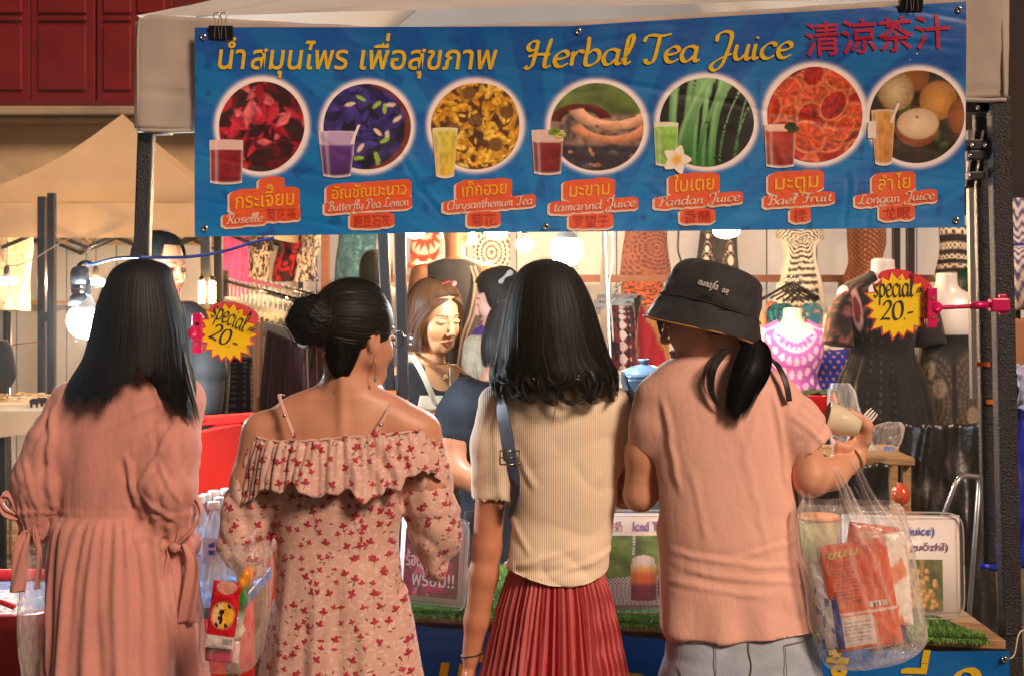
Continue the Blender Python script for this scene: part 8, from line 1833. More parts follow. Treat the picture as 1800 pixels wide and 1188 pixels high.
# hair under the hat and the ponytail
f = Field(C4 - .14, C4 + .14, .005); f.ell(C4 + M4 @ np.array([0, -.02, .02]), (.0835, .097, .095), M4, .001); f.ell(C4 + M4 @ np.array([0, .075, -.04]), (.10, .078, .12), M4, .004, 's'); f.ell(C4 + M4 @ np.array([0, -.0, -.13]), (.12, .12, .062), M4, .01, 's'); V, Q = f.mesh(); mesh('hair_mass', V, Q, BLACKHAIR, p4, uv=V[:, :2] * 4)
N = 900; d0 = g.normal(0, 1, (N, 3)); d0 /= np.linalg.norm(d0, axis=1)[:, None]; bd = np.array([-.15, -.93, -.33]); bd /= np.linalg.norm(bd); d0 = d0[(d0[:, 1] < .22) & (d0[:, 2] < .05) & (d0[:, 2] > -.62)]; N = len(d0); om = np.arccos(np.clip(d0 @ bd, -1, 1)); t = np.linspace(0, .98, 14)[None]
P = (np.sin((1 - t) * om[:, None])[..., None] * d0[:, None] + np.sin(t * om[:, None])[..., None] * bd) / (np.sin(om)[:, None, None] + 1e-6); H4 = C4 + M4 @ np.array([0, -.02, .02]); P = H4 + (P * [.085, .099, .097] * (1 + g.uniform(-.01, .015, N))[:, None, None]) @ M4.T; ribbons('hair', P, g.uniform(.0012, .0024, N), BLACKHAIR, p4, P - H4, .26, 7)
lock('ponytail', [w4(1300, 596, -.02), w4(1318, 606, -.07), w4(1306, 640, -.125), w4(1290, 676, -.128), w4(1276, 730, -.118)], [.016, .032, .041, .036, .024], 2200, BLACKHAIR, p4, .42, .0014, 11, nstep=24, fray=.16, spread=.5)
for k in range(9):
 o_ = g.uniform(-1, 1); lock('loose_hair', [w4(1270 + 8 * o_, 610, -.08), w4(1240 + 8 * o_, 640 + 5 * o_, -.112), w4(1236 + 10 * o_, 680 + 8 * o_, -.112), w4(1252 + 9 * o_, 712 + 6 * o_, -.112)], [.003, .005, .004, .002], 14, BLACKHAIR, p4, .5, .0009, 40 + k, core=False)
sg = thing('sunglasses', 'dark glasses on the face below the black bucket hat', 'glasses', C4 + M4 @ np.array([0, .1, 0])); l4 = lambda *p: C4 + M4 @ np.array(p)
for q in (-1, 1):
 a_ = np.linspace(0, 2 * pi, 28); ring = np.array([l4(q * .033 + .025 * cos(t_), .104 - .010 * abs(q * .033 + .025 * cos(t_)) / .06, -.002 + .022 * sin(t_)) for t_ in a_]); tube('rim', ring, .0021, GLS, sg, 6)
 loft('lens', np.stack([ring[:-1] - M4[:, 1] * .001, ring[:-1] + M4[:, 1] * .0003]), pm('tinted_lens', (.05, .05, .06), .05, alpha=.45, spec=1), sg); bar('temple_arm', l4(q * .060, .096, .004), l4(q * .079, .0, .002), .003, .006, GLS, sg)
tube('bridge', [l4(-.01, .106, .003), l4(0, .109, .006), l4(.01, .106, .003)], .0018, GLS, sg, 6)
shoe(p4, wx(1300, Y4) - .085, Y4 + .02); shoe(p4, wx(1300, Y4) + .09, Y4)
# cup, fork, hair-tie bracelet
CREAM = pm('pearly_cup', (.74, .66, .48), .25, .0, var=.04, coat=.5)
cup = thing('paper_cup', 'pearly cream cup held sideways by the woman in the bucket hat', 'cup', w4(1480, 745, .02)); A, B = w4(1458, 735, .035), w4(1516, 752, .03); ax_ = (B - A) / np.linalg.norm(B - A); Lc = np.linalg.norm(B - A); Rm = np.array(Matrix([[0, 0, 0]] * 3)) if False else None
zq = Vector((0, 0, 1)).rotation_difference(Vector(ax_)).to_matrix(); Rm = np.array(zq)
lathe('cup_wall', [(.036, .0), (.0385, .001), (.039, .004), (.037, .006), (.034, Lc * .45), (.027, Lc * .8), (.021, Lc), (.0, Lc)], A, CREAM, cup, 40, R=Rm, cap=(False, False)); lathe('cup_inside', [(.035, .002), (.03, Lc * .6), (0, Lc * .7)], A, pm('cup_shadow', (.18, .13, .09), .5), cup, 30, R=Rm, cap=(False, False))
fk = thing('plastic_fork', 'white plastic fork sticking up beside the raised thumb', 'fork', w4(1540, 745, .07)); FW = pm('white_plastic', (.78, .7, .66), .3)
c = w4(1530, 752, .075); d = w4(1556, 724, .08) - c; dn = d / np.linalg.norm(d); s_ = np.cross(dn, [0, 1., 0])
def flat(name, pts, ws, m, par, th_=.0015):
 P = [];
 for p, w_ in zip(pts, ws): P.append([p + s_ * w_ + [0, th_, 0], p - s_ * w_ + [0, th_, 0], p - s_ * w_ - [0, th_, 0], p + s_ * w_ - [0, th_, 0]])
 return loft(name, np.array(P), m, par, smooth=False)
flat('fork_head', [c, c + dn * .006, c + dn * .014, c + dn * .022], [.004, .010, .0125, .0125], FW, fk)
for i in range(4): o_ = s_ * (-.0108 + i * .0072); flat('tine', [c + dn * .021 + o_, c + dn * .034 + o_, c + dn * .044 + o_ * .9], [.0022, .0018, .0008], FW, fk)
flat('fork_handle', [c, c - dn * .03, c - dn * .07], [.004, .003, .003], FW, fk)
hb_ = thing('hair_tie', 'tan hair tie worn on the raised wrist', 'bracelet', wr); fa_ = (w4(1524, 805, .055) - w4(1480, 826, .02)); fa_ /= np.linalg.norm(fa_); q1 = np.cross(fa_, [0, 1., 0]); q1 /= np.linalg.norm(q1); q2 = np.cross(fa_, q1); a_ = np.linspace(0, 2 * pi, 30)
for k in range(2): tube('elastic_band', np.array([w4(1508 + k * 4, 815 - k * 2, .048) + .0285 * (q1 * cos(t_) + q2 * sin(t_)) + fa_ * .006 * cos(t_ + k) for t_ in a_]), .0026, pm('tan_elastic', (.35, .22, .12), .7), hb_, 6)
# ------------------------------------------------------------------ bags
def film(name, base, spec_=1.0, alpha=.09, rough=.10, bs=15):
 if name in _mc: return _mc[name]
 k = newmat(name); co = k.coord(); k.b.inputs['Base Color'].default_value = (*base, 1); k.b.inputs['Roughness'].default_value = rough; k.b.inputs['Specular IOR Level'].default_value = spec_
 m2 = k.n('ShaderNodeMapping'); k.l(co, m2.inputs[0]); m2.inputs['Scale'].default_value = (1.6, 1.6, .45); n = k.noise(m2.outputs[0], bs, 4, .6); r = k.math('ABSOLUTE', k.math('SUBTRACT', n, .5)); k.l(k.bump(r, .55, .02), k.b.inputs['Normal'])
 fr = k.n('ShaderNodeLayerWeight'); fr.inputs[0].default_value = .35; al = k.math('ADD', k.math('MULTIPLY', fr.outputs[1], .35), k.math('ADD', alpha, k.math('MULTIPLY', k.ramp(r, .05, .0), .14))); k.l(al, k.b.inputs['Alpha']); _mc[name] = k.m; return k.m
FILM = film('clear_bag_film', (.85, .80, .78))
def bagshell(name, rows, parent, m, amp=.006, seed=1, nt=110, nv=90, p=3.0, sharp=9, cap=(False, True)):
 """rows (z,cx,cy,rx,ry)"""
 q = spline(np.array(rows, float), nv); th = np.arange(nt) * 2 * pi / nt; P = []
 for i in range(nv):
  z, cx, cy, rx, ry = q[i]; c_, s_2 = np.cos(th), np.sin(th); k_ = (np.abs(c_) ** p + np.abs(s_2) ** p) ** (-1 / p); d = amp * (fbm(np.cos(th) * 4, np.sin(th) * 4, z * sharp, seed) + .8 * ridge(np.cos(th) * 5 + z * 6, np.sin(th) * 5, z * sharp * .4, seed + 3))
  P.append(np.stack([cx + (rx * k_ + d) * c_, cy + (ry * k_ + d) * s_2, np.full(nt, z) + .3 * d], -1))
 return loft(name, np.array(P), m, parent, cap=cap)
YB = 3.12; wb = lambda px, py, dy=0.0: W(px, py, YB) + [0, dy, 0]
bag = thing('shopping_bag', 'clear glossy plastic bag of orange snack packets hanging from the forearm', 'bag', wb(1520, 1000))
R_ = [(wz(y, YB), wx(cx, YB), YB + .02, S(rx, YB), ry) for y, cx, rx, ry in ((885, 1498, 80, .045), (900, 1500, 88, .055), (950, 1504, 94, .066), (1010, 1512, 96, .070), (1080, 1524, 98, .070), (1130, 1532, 92, .064), (1162, 1520, 70, .047), (1178, 1500, 36, .02))]
bagshell('bag_film', R_, bag, film('glossy_bag_film', (.9, .84, .8), alpha=.15, rough=.07, bs=22), .010, 4, cap=(False, True))
def handle_(pts, w, seed, n=50, folds=7):
 C = spline(np.array(pts, float), n); u = np.linspace(-1, 1, 15); rows = []
 ww = np.interp(np.linspace(0, 1, n), np.linspace(0, 1, len(w)), w)
 for uu in u: rows.append(C + np.stack([uu * ww, .010 * np.sin(uu * folds + seed) * np.interp(np.linspace(0, 1, n), [0, 1], [.5, 1.2]) - .004, 0 * ww], -1))
 return loft('bag_handle', np.array(rows), FILM, bag, closed=False, cap=(False, False))
handle_([wb(1468, 822, .02), wb(1472, 832, -.01), wb(1480, 860, -.03), wb(1494, 905, -.045), wb(1515, 950, -.05)], [.010, .010, .014, .026, .055], 1)
handle_([wb(1502, 810, .04), wb(1506, 822, -.0), wb(1520, 860, -.02), wb(1545, 905, -.03), wb(1575, 945, -.03)], [.008, .009, .013, .024, .04], 2)
handle_([wb(1424, 865, .05), wb(1424, 890, .04), wb(1426, 920, .03), wb(1440, 950, .0)], [.018, .016, .022, .03], 3)
handle_([wb(1488, 840, .07), wb(1500, 880, .06), wb(1530, 925, .06), wb(1560, 960, .06)], [.010, .014, .03, .05], 5)
for k in range(3): handle_([wb(1478 + k * 9, 850, -.034), wb(1492 + k * 14, 900, -.05), wb(1510 + k * 20, 960, -.06)], [.002, .0035, .002], k, folds=1)
PKT = pm('glossy_packet', rough=.22, attr=True, var=.04, coat=.4, bump=.2, bs=25, bd=.006)
def packet(name, label, c, w, h, yaw, roll, paint, th_=.012, seed=1, parent=None):
 cy_, sy_ = cos(yaw), sin(yaw)
 def mp(X, Y, off=0.0, sgn=1):
  X = np.asarray(X, float) * w; Y = np.asarray(Y, float) * h; x = X * cos(roll) - Y * sin(roll); z = X * sin(roll) + Y * cos(roll); d = -(th_ * np.clip((1 - (2 * X / w) ** 4) * (1 - (2 * Y / h) ** 6), 0, 1) ** .5 + .003 * fbm(X * 50, Y * 50, seed, seed)) * sgn - off
  return np.stack([c[0] + x * cy_ - d * sy_, c[1] + x * sy_ + d * cy_, c[2] + z], -1)
 t = thing(name, label, 'packet', c); sheet('packet_front', -.5, .5, .5, -.5, 60, 80, mp, PKT, t, paint); sheet('packet_back', -.5, .5, .5, -.5, 20, 24, lambda X, Y, off=0: mp(X, Y, 0, -1), PKT, t, lambda u, v: rgb(190, 190, 195) * np.ones((len(u), 3))); return t, mp
def orangep(u, v):
 c_ = mixc(rgb(222, 66, 18), rgb(235, 110, 40), .5 + .5 * fbm(u * 3, v * 3, 1, 2)); tx = (np.sin(v * 190) > .2) & (noise(u * 60, v * 30) > -.3)
 c_ = mixc(c_, rgb(120, 20, 10), .7 * (tx & (u > .1) & (u < .5) & (v > .16) & (v < .55))); c_ = mixc(c_, rgb(240, 235, 230), ((u > .12) & (u < .62) & (v > .68) & (v < .96)) * .9); c_ = mixc(c_, rgb(90, 90, 95), (tx & (u > .16) & (u < .56) & (v > .72) & (v < .92)) * .7)
 c_ = mixc(c_, rgb(245, 240, 235), ((u > .60) & (u < .86) & (v > .56) & (v < .62)) * 1.0); c_ = mixc(c_, rgb(20, 20, 20), ((u > .63) & (u < .80) & (v > .57) & (v < .61) & (np.sin(u * 260) > .1)) * 1.0); return mixc(c_, rgb(245, 240, 235), ((v > .64) & (v < .665)) * .8)
t, mp = packet('snack_packet', 'large orange snack packet with yellow lettering inside the clear bag', wb(1508, 1040, -.026), .145, .235, -.10, .17, orangep, .010)
g_, w_ = glyphs('ขนม', .25, .03); letter_mesh('lettering', g_, w_, lambda X, Y, off=0.0: mp(X, -np.asarray(Y), off), pm('packet_yellow', (.75, .62, .1), .3), t, -.42, -.37, .06, -.39, .10, .0012)
packet('snack_packet', 'white and blue snack packet at the near-left side of the clear bag', wb(1452, 1062, -.014), .055, .19, -.5, .14, lambda u, v: mixc(mixc(rgb(215, 215, 225), rgb(40, 60, 140), (u > .72) * 1.0), rgb(60, 90, 170), ((fbm(u * 6, v * 9) > .25) & (v > .25)) * .9), .008, 3)
packet('snack_packet', 'glossy orange and white packet, whitened for glare, at the far-right side of the clear bag', wb(1568, 1020, .0), .085, .21, .25, .10, lambda u, v: mixc(rgb(240, 140, 80), rgb(250, 245, 238), sstep(-.35, -.1, fbm(u * 4, v * 5, 1, 6))), .010, 5)  # white spread over the packet colour imitates the bright glare on the bag
packet('snack_packet', 'orange-red packet crumpled at the top of the clear bag, behind the lettered one', wb(1535, 985, .03), .12, .15, .2, -.15, lambda u, v: mixc(rgb(215, 60, 25), rgb(240, 170, 120), sstep(.1, .4, fbm(u * 5, v * 6, 2, 5))), .012, 12)
packet('snack_packet', 'flat red and purple packet at the bottom of the clear bag', wb(1560, 1112, .004), .09, .07, .15, .2, lambda u, v: mixc(rgb(180, 40, 40), rgb(60, 30, 110), (u > .5) * 1.0), .008, 6)
# bag of the floral-dress woman
bg2 = thing('carrier_bag', 'clear plastic bag with a red packet and greens hanging between the two left women', 'bag', W(420, 1080, 3.12)); YB2 = 3.10; wc = lambda px, py, dy=0.0: W(px, py, YB2) + [0, dy, 0]
R_ = [(wz(y, YB2), wx(cx, YB2), YB2 + .02, S(rx, YB2), ry) for y, cx, rx, ry in ((962, 436, 30, .02), (985, 424, 50, .034), (1030, 418, 56, .044), (1100, 408, 56, .048), (1150, 402, 52, .040), (1176, 398, 42, .026), (1186, 398, 26, .012))]
bagshell('bag_film', R_, bg2, film('pink_bag_film', (.85, .75, .74), alpha=.07), .005, 14, cap=(True, True))
def redp(u, v):
 c_ = rgb(190, 18, 38) * np.ones((len(u), 3)); d = np.hypot((u - .5) / .40, (v - .50) / .20); c_ = mixc(c_, rgb(215, 140, 110), sstep(1.08, 1.02, d)); c_ = mixc(c_, rgb(50, 25, 15), sstep(1.0, .96, d)); pf = (fbm(u * 9, v * 9, 2, 4) > .0) & (d < .95); c_ = mixc(c_, mixc(rgb(235, 180, 50), rgb(225, 190, 140), (u < .45) * 1.0), pf * 1.0)
 c_ = mixc(c_, rgb(205, 195, 195), (v > .80) * 1.0); c_ = mixc(c_, rgb(30, 30, 30), ((v > .84) & (v < .93) & (u > .58) & (u < .92) & (np.sin(u * 200) > 0)) * 1.0); e = np.hypot((u - .5) / .35, (v - .08) / .1); return mixc(c_, rgb(200, 170, 150), (e < 1) * .6)
packet('snack_packet', 'red packet with a round picture of yellow sweets inside the carrier bag', wc(397, 1075, -.028), .062, .145, .05, -.14, redp, .006, 8)
f = Field(wc(440, 1040) - .1, wc(440, 1040) + .1, .006)
for k in range(16): c = wc(438 - k * 1.6 + g.uniform(-7, 7), 1000 + k * 8, -.008 + g.uniform(-.01, .012)); f.cap(c, c + g.uniform(-.012, .012, 3), .013, .009, .008)
V, Q = f.mesh(); vg = thing('vegetables', 'green leafy vegetables with an orange pepper inside the carrier bag', 'vegetables', wc(440, 1040)); N_ = normals(V, Q); V += N_ * (.004 * ridge(V[:, 0] * 50, V[:, 1] * 50, V[:, 2] * 30))[:, None]; h_ = (V[:, 2] - V[:, 2].min()) / np.ptp(V[:, 2]); mesh('leaf_clump', V, Q, PKT, vg, col=mixc(mixc(rgb(225, 220, 205), rgb(40, 125, 40), sstep(.15, .4, h_)), rgb(225, 140, 20), sstep(.68, .8, h_)))
packet('snack_packet', 'magenta packet at the bottom of the carrier bag', wc(392, 1142, -.006), .075, .05, 0, -.1, lambda u, v: mixc(rgb(190, 20, 80), rgb(235, 200, 200), sstep(.75, .9, u)), .008, 9)
tube('bag_handle', [wc(440, 968), wc(446, 935, .02), w2(440, 1000, .10), w2(446, 992, .22)], .006, film('pink_bag_film', ()), bg2, 8, res=16)
# bag of the plain pink dress woman
bg3 = thing('carrier_bag', 'clear plastic bag hanging at the far side of the plain pink dress', 'bag', W(80, 1080, 3.36)); YB3 = 3.40; wd = lambda px, py, dy=0.0: W(px, py, YB3) + [0, dy, 0]
R_ = [(wz(y, YB3), wx(cx, YB3), YB3 - .02, S(rx, YB3), ry) for y, cx, rx, ry in ((928, 90, 12, .01), (970, 82, 26, .02), (1030, 78, 36, .035), (1090, 80, 38, .045), (1150, 90, 44, .05), (1220, 104, 48, .05), (1260, 104, 30, .03))]
bagshell('bag_film', R_, bg3, film('glossy_bag_film', ()), .006, 24, nt=80, cap=(True, True))
f = Field(wd(100, 1190) - .1, wd(100, 1190) + .1, .007)
for k in range(9): c = wd(98 + g.uniform(-18, 18), 1190 + g.uniform(-45, 30), -.02); f.cap(c, c + g.uniform(-.02, .02, 3), .016, .012, .008)
V, Q = f.mesh(); mesh('bag_contents', V, Q, pm('straw_green'), bg3)
# crumpled clear bag and cup behind the hand
cbg = thing('crumpled_bag', 'crumpled clear plastic bag with an orange straw behind the held cup', 'bag', W(1470, 720, 4.6)); Yc_ = 4.7
bagshell('bag_film', [(wz(y, Yc_), wx(cx, Yc_), Yc_, S(rx, Yc_), ry) for y, cx, rx, ry in ((674, 1478, 14, .012), (690, 1480, 22, .02), (715, 1482, 26, .03), (750, 1490, 30, .04), (790, 1500, 34, .05))], cbg, FILM, .006, 31, cap=(True, True)); tube('straw', [W(1466, 690, 4.68), W(1472, 716, 4.68), W(1480, 760, 4.68)], .0045, pm('orange_straw', (.75, .22, .02), .4), cbg, 8)
cb2 = thing('crumpled_bag', 'crumpled clear plastic bag lying on the plank stool below the fork', 'bag', W(1550, 770, 5.2)); bagshell('bag_film', [(wz(y, 5.2), wx(cx, 5.2), 5.2, S(rx, 5.2), ry) for y, cx, rx, ry in ((742, 1572, 10, .01), (752, 1562, 24, .03), (768, 1552, 30, .05), (784, 1545, 30, .055), (792, 1542, 28, .05))], cb2, FILM, .01, 41, cap=(True, True))

# ------------------------------------------------------------------ the people inside and beyond the stall
BLK = pm('black_jersey', (.008, .007, .009), .8, var=.2, bump=.2, bs=60, sheen=.1); NVY = pm('navy_jersey', (.007, .011, .022), .85, var=.2, bump=.2, bs=60)
# vendor
Yv = 4.75; pv_ = person('vendor with a caramel-brown bob, black T-shirt and cream apron, looking down', 765, Yv); wv = lambda px, py, dy=0.0: W(px, py, Yv) + [0, dy, 0]
Mv = axes((.62, -.74, -.20), roll=-.04); Cv = wv(765, 556, .0); f = Field((wx(660, Yv), Yv - .28, .0), (wx(870, Yv), Yv + .24, 1.6), .012, fine=[((wx(715, Yv), Yv - .14, wz(640, Yv)), (wx(815, Yv), Yv + .06, wz(515, Yv)), .0026)])
head(f, Cv, Mv, .98, True); f.cap(Cv + Mv @ np.array([0, -.03, -.05]), wv(757, 650), .044, .052, .02); f.stack([(wz(y, Yv), wx(756, Yv), Yv, rx, ry) for y, rx, ry in ((640, .09, .06), (680, .15, .08), (780, .14, .09), (900, .13, .09), (1000, .15, .1))])
f.chain([wv(708, 665, -.02), wv(702, 700, -.05), wv(706, 730, -.06)], [.046, .042, .036], .02); f.chain([wv(706, 730, -.06), wv(740, 726, -.16), wv(785, 722, -.24)], [.036, .033, .025], .02)
hd = wv(785, 722, -.24); f.cap(hd, hd + [.05, -.03, -.01], .024, .022, .01, flat=((0, 0, 1), .6))
for i in range(4): b = hd + [.05, -.03 - .014 * (i - 1.5), -.01]; f.chain([b, b + [.03, -.014, -.006], b + [.046, -.02, -.028]], [.0085, .008, .0065], .003)
f.chain([hd + [.02, .015, 0], hd + [.045, .022, -.01], hd + [.065, .018, -.02]], [.010, .009, .007], .004)
legs(f, wx(756, Yv), Yv, .8); V, Q = f.mesh(); V = relax(V, Q, 1, .25); mesh('body', V, Q, SKIN, pv_, col=facecol(V, Cv, Mv, .98, rgb(204, 146, 98), lip=rgb(150, 75, 62)))
f = Field((wx(650, Yv), Yv - .24, .45), (wx(850, Yv), Yv + .24, wz(630, Yv)), .009); f.stack([(wz(y, Yv), wx(cx, Yv), Yv, rx, ry) for y, cx, rx, ry in ((638, 752, .075, .062), (655, 754, .125, .08), (680, 756, .168, .098), (760, 756, .158, .108), (860, 756, .15, .11), (960, 756, .16, .12))]); f.chain([wv(714, 668, -.01), wv(703, 700, -.04), wv(704, 716, -.05)], [.06, .055, .05], .02); f.ell(Cv + np.array([.035, -.105, -.165]), (.075, .07, .085), None, .01, 's')
cloth_mesh('tshirt', f, BLK, pv_, lambda V, N: .003 * noise(V[:, 0] * 14, V[:, 1] * 14, V[:, 2] * 10))
APR = pm('cream_apron', (.62, .52, .38), .8, bump=.3, bs=60)
ap = thing('apron', 'cream apron with thick shoulder straps worn over the black T-shirt', 'apron', wv(765, 700, -.12)); UPV = (.3, -.95, 0)
webbing('apron_strap', [wv(716, 622, .03), wv(724, 622, -.045), wv(742, 645, -.098), wv(757, 675, -.118), wv(770, 705, -.124)], .0095, APR, ap, up=(.2, -.9, .3)); webbing('apron_strap', [wv(790, 640, .02), wv(796, 650, -.06), wv(798, 700, -.10)], .009, APR, ap, up=(.5, -.8, .3))
rows = [];
for v in np.linspace(0, 1, 14):
 th_ = np.linspace(-2.3, -.75, 20); w_ = lerp(.35, 1, sstep(0, .4, v)); th_ = -1.42 + (th_ + 1.42) * w_; rows.append(np.stack([wx(756, Yv) + .168 * np.cos(th_), Yv + .122 * np.sin(th_) - .004 * np.sin(th_ * 9), np.full(20, lerp(wz(690, Yv), .55, v))], -1))
o = loft('apron_bib', np.array(rows), APR, ap, closed=False, cap=(False, False)); o.modifiers.new('t', 'SOLIDIFY').thickness = .003
# vendor hair: bob with a clip at the side parting
rv = [(.126, 0, -.012, .003, .003), (.119, 0, -.012, .040, .046), (.100, 0, -.011, .064, .076), (.068, 0, -.010, .080, .095), (.03, 0, -.010, .0865, .101), (-.03, 0, -.012, .090, .100), (-.08, 0, -.018, .094, .096), (-.128, 0, -.022, .086, .086)]
dfw = lambda th: np.abs((th - pi / 2 + pi) % (2 * pi) - pi)
def Lv(th): a = dfw(th); return np.where(a < .75, .090 - .012 * a, np.where(a < 1.05, .08 - (a - .75) / .3 * .07, -.122))
hair_cap('hair', rv, 3600, Lv, BROWNHAIR, pv_, tilt=(Cv, Mv), clump=.02, width=.0020, seed=12, fray=.03, drift=.0, Lshell=.95)
lv_ = lambda *p: Cv + Mv @ np.array(p)
for q in (-1, 1):
 for k in range(7):
  lock('front_hair', [lv_(q * (.012 + .006 * k), .078 - .004 * k, .075), lv_(q * (.055 + .003 * k), .062 - .006 * k, .045), lv_(q * (.078 + .001 * k), .034 - .007 * k, -.01), lv_(q * .084, .026 - .009 * k, -.07) , lv_(q * .080, .030 - .008 * k, -.115)], [.007, .010, .011, .010, .005], 50, BROWNHAIR, pv_, .6, .0016, 60 + k, fray=.06)
hc_ = thing('hair_clip', 'pink petal-shaped hair clip in the caramel-brown bob', 'hair clip', wv(752, 500)); lathe('clip_petal', [(0, -.002), (.012, -.001), (.013, 0), (.012, .001), (0, .002)], lv_(-.035, .035, .116), pm('pink_acetate', (.72, .28, .2), .25, coat=.5), hc_, 20, R=rot('X', .9) @ rot('Y', -.3)); bar('clip_bar', lv_(-.02, .035, .125), lv_(.02, .045, .120), .006, .004, pm('red_clip', (.5, .03, .04), .3), hc_)
er = thing('earring', 'dangling silver and black earring under the caramel-brown hair', 'earring', wv(737, 585)); e0 = Cv + Mv @ (np.array([.088, -.002, -.045]) * .98)
for q_ in (1,):
 for k, r_ in enumerate((.005, .0035, .006, .0035, .005)): lathe('earring_bead', [(0, -r_), (r_, 0), (0, r_)], e0 + [-.004, -.012, -.006 - k * .009], CHROME if k % 2 == 0 else DARKPLASTIC, er, 10)
gp = thing('shirt_motif', 'small gold flower brooch on the black T-shirt of the vendor', 'brooch', wv(786, 655, -.1));
for k in range(5): lathe('gold_petal', [(0, -.003), (.007, 0), (0, .003)], wv(787 + 3 * sin(k * 1.26), 656 + 4 * cos(k * 1.26) + k, -.096), GOLD, gp, 10, R=rot('X', pi / 2))
for q_ in (-1, 1): shoe(pv_, wx(756, Yv) + q_ * .085, Yv - .02)
# generic helper for people farther back
def extra(label, px, Y, headpx, fwd, torso, arms, cloth, hair=None, skin=SKD, sleeves=(), face=True, h=.010, hs=1.0, hrows=None, lc=None, eyes='down', hairm=BLACKHAIR, cname='shirt', legs_=True, disp=None):
 t = person(label, px, Y); P_ = lambda a, b, dy=0.0: W(a, b, Y) + [0, dy, 0]; M = axes(fwd); C = P_(*headpx)
 f = Field((wx(px, Y) - .36, Y - .3, 0), (wx(px, Y) + .36, Y + .3, C[2] + .16), .016, fine=[(C - .13, C + .13, h)] if face else ())
 head(f, C, M, hs, face); f.cap(C + M @ np.array([0, -.025, -.05]), P_(torso[0][1], torso[0][0] + 12), .047, .055, .02)
 f.stack([(wz(y, Y), wx(cx, Y), Y, S(rx, Y) * .85, ry * .85) for y, cx, rx, ry in torso])
 for a in arms: f.chain([P_(*p) for p, r in a], [r for p, r in a], .02)
 if legs_: legs(f, wx(torso[-1][1], Y), Y, max(.5, wz(torso[-1][0], Y) + .02))
 V, Q = f.mesh(); mesh('body', V, Q, SKIN, t, col=facecol(V, C, M, hs, skin, eyes=eyes))
 f = Field((wx(px, Y) - .36, Y - .26, wz(torso[-1][0], Y) - .02), (wx(px, Y) + .36, Y + .26, wz(torso[0][0], Y) + .03), .011); f.stack([(wz(y, Y), wx(cx, Y), Y, S(rx, Y), ry) for y, cx, rx, ry in torso])
 for a in sleeves: f.chain([P_(*p) for p, r in a], [r for p, r in a], .02)
 cloth_mesh(cname, f, cloth, t, disp or (lambda V, N: .004 * noise(V[:, 0] * 12, V[:, 1] * 12, V[:, 2] * 8) + wrinkle(V, 8, 8, 8, .006, 4)))
 if hrows != 'none':
  hl = -(hrows or .20) + .10
  rr_ = [(.126, 0, -.012, .003, .003), (.119, 0, -.012, .040, .046), (.100, 0, -.011, .064, .076), (.068, 0, -.010, .080, .095), (.03, 0, -.010, .0865, .101), (-.03, 0, -.014, .086, .098), (min(-.05, hl), 0, -.024, .080, .084)]
  dd = lambda th: np.abs((th - pi / 2 + pi) % (2 * pi) - pi); hair_cap('hair', rr_, 1500, lambda th: np.where(dd(th) < .8, .082, np.where(dd(th) < 1.15, .03, hl + .004)), hairm, t, tilt=(C, M), clump=.02, width=.003, seed=int(px) % 50, fray=.03, drift=.0, Lshell=.95)
 if legs_:
  for q in (-1, 1): shoe(t, wx(torso[-1][1], Y) + q * .085, Y, m=DARKPLASTIC)
 return t, C, M
# helper behind the counter in navy (arm across the counter)
extra('person in a navy T-shirt bending over the counter behind the long-haired woman', 872, 4.55, (903, 596), (.55, .75, -.35), [(668, 872, 60, .06), (690, 862, 74, .085), (760, 868, 72, .1), (880, 880, 74, .1), (1000, 882, 76, .11)], [[((808, 712, -.03), .045), ((795, 770, -.08), .046), ((800, 822, -.12), .044)], [((800, 822, -.12), .044), ((850, 838, -.15), .036), ((905, 820, -.14), .026)]], NVY, skin=rgb(176, 118, 86), sleeves=[[((818, 690, -.01), .058), ((800, 730, -.05), .060), ((797, 764, -.075), .058)]], hairm=BLACKHAIR, hrows=.20, face=False)
# sleeveless man seen from behind
pm7, C7, M7 = extra('tall tanned man in a dark sleeveless tunic with an embroidered stripe, seen from behind', 798, 7.3, (800, 400), (.35, .93, -.05), [(454, 800, 34, .07), (466, 800, 52, .085), (490, 799, 57, .10), (560, 797, 55, .105), (640, 796, 56, .11), (730, 796, 60, .12)], [[((742, 482), .062), ((733, 530), .055), ((736, 590, .06), .05)], [((856, 482), .062), ((862, 540), .054), ((848, 600), .045)], [((848, 600), .045), ((838, 640, -.05), .035)]], pm('dark_tunic', (.012, .013, .019), .85, var=.25, bump=.3, bs=50), skin=rgb(140, 88, 56), face=False, hrows=.12, cname='tunic')
for k, dx in enumerate((0, 7)): o = webbing('embroidered_band', [W(828 + dx, 468, 7.3) + [0, -.075, 0], W(836 + dx, 500, 7.3) + [0, -.105, 0], W(828 + dx, 550, 7.3) + [0, -.118, 0], W(812 + dx, 600, 7.3) + [0, -.122, 0], W(800 + dx, 700, 7.3) + [0, -.125, 0]], .006, pm('embroidery', (.22, .16, .14), .8, bump=.6, bs=200, fine=.6), pm7, up=(0, -1, 0))
wb_ = thing('wristband', 'wide black wristband on the tanned bare arm', 'wristband', W(836, 566, 7.2)); loft('band', tube_pts(np.array([W(849, 557, 7.3), W(847, 578, 7.3)]) , .055, 20), DARKPLASTIC, wb_)
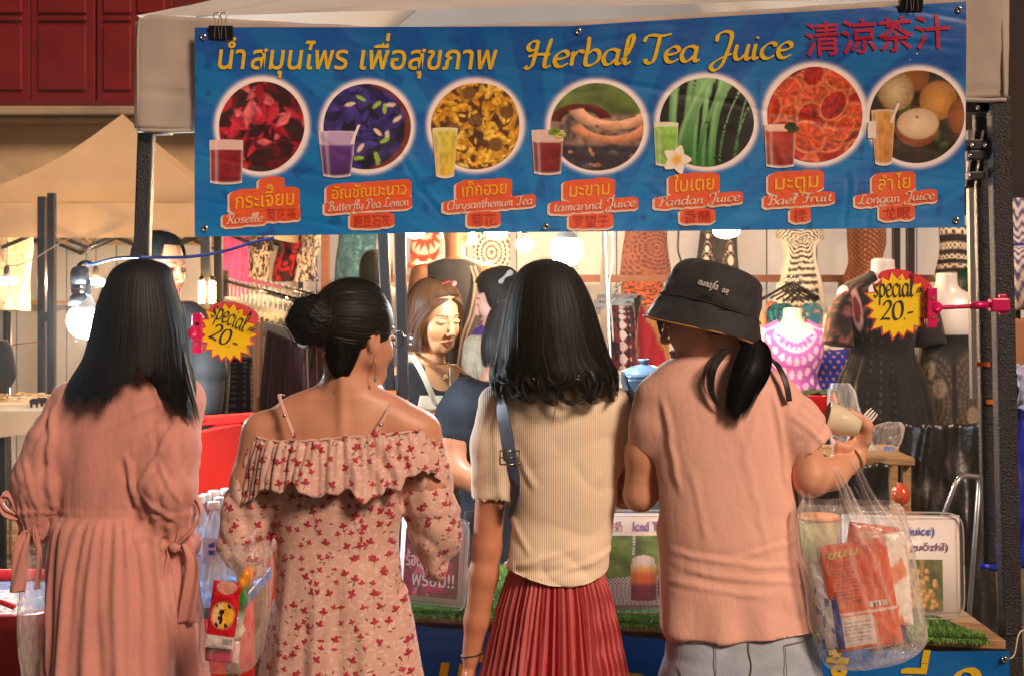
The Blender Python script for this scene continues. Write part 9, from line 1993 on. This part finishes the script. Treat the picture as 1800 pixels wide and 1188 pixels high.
# guy behind the first woman
extra('dark-haired man in a black jacket looking over the long straight hair from behind', 300, 4.9, (281, 470), (.86, -.48, -.10), [(530, 288, 55, .06), (555, 292, 76, .085), (600, 296, 86, .11), (700, 300, 84, .12), (850, 300, 84, .12)], [], pm('black_jacket', (.007, .006, .006), .7, var=.3, bump=.3, bs=30), skin=rgb(196, 136, 96), face=True, h=.005, hrows=.10, eyes='open', sleeves=[[((362, 580, -.01), .065), ((372, 650, -.03), .06), ((368, 715, -.05), .052)]], cname='jacket')
# others in the dress shop
extra('dark-haired shopper seen between the black posts, head turned away', 662, 7.6, (662, 480), (.2, 1, 0), [(505, 664, 30, .06), (520, 666, 44, .08), (580, 668, 48, .1), (700, 668, 46, .11)], [], pm('grey_knit', (.10, .10, .12), .9, bump=.5, bs=60), skin=rgb(180, 120, 90), face=False, hrows=.17, cname='jumper')
pb_, Cb, Mb = extra('woman in a violet patterned top with pinned-up dark hair and a white bow', 872, 5.75, (876, 524), (-.85, .2, -.25), [(570, 884, 40, .06), (586, 886, 60, .08), (640, 888, 62, .1), (760, 888, 60, .11)], [], pm('violet_print', (.10, .03, .22), .8, var=.7, vs_=60), skin=rgb(235, 180, 160), face=True, h=.006, hrows=.15, cname='top')
bw_ = thing('hair_bow', 'white hair bow on the pinned-up dark hair behind the long-haired woman', 'hair bow', W(887, 487, 5.6)); f = Field(W(887, 487, 5.65) - .05, W(887, 487, 5.65) + .05, .004); c = W(887, 487, 5.65); f.cap(c, c + [.022, 0, .016], .006, .014, .004, flat=((0, 1, 0), .4)); f.cap(c, c + [-.014, 0, -.018], .006, .012, .004, flat=((0, 1, 0), .4)); V, Q = f.mesh(); mesh('bow_ribbon', V, Q, pm('ivory_bow', (.42, .40, .38), .6), bw_)
tb_ = thing('tote_bag', 'cream crinkled bag held behind the long-haired woman', 'bag', W(840, 620, 5.3)); bagshell('bag_cloth', [(wz(y, 5.3), wx(cx, 5.3), 5.3, S(rx, 5.3), ry) for y, cx, rx, ry in ((590, 846, 14, .02), (602, 842, 22, .04), (625, 840, 24, .05), (650, 842, 24, .05), (665, 842, 20, .04))], tb_, pm('cream_crinkle', (.34, .28, .19), .7, var=.25, vs_=40, bump=.5, bs=60), .008, 51, cap=(True, True))
extra('shopper with green-tinted dark hair beside the tall black leg', 1702, 7.7, (1704, 512), (.3, .95, 0), [(545, 1704, 24, .06), (560, 1706, 36, .08), (620, 1706, 40, .1), (760, 1706, 40, .1)], [], pm('beige_top', (.45, .33, .24), .85), skin=SKD, face=False, hrows=.14, hairm=hairmat('green_black_hair', (.004, .02, .012), (.01, .05, .03)), cname='top')
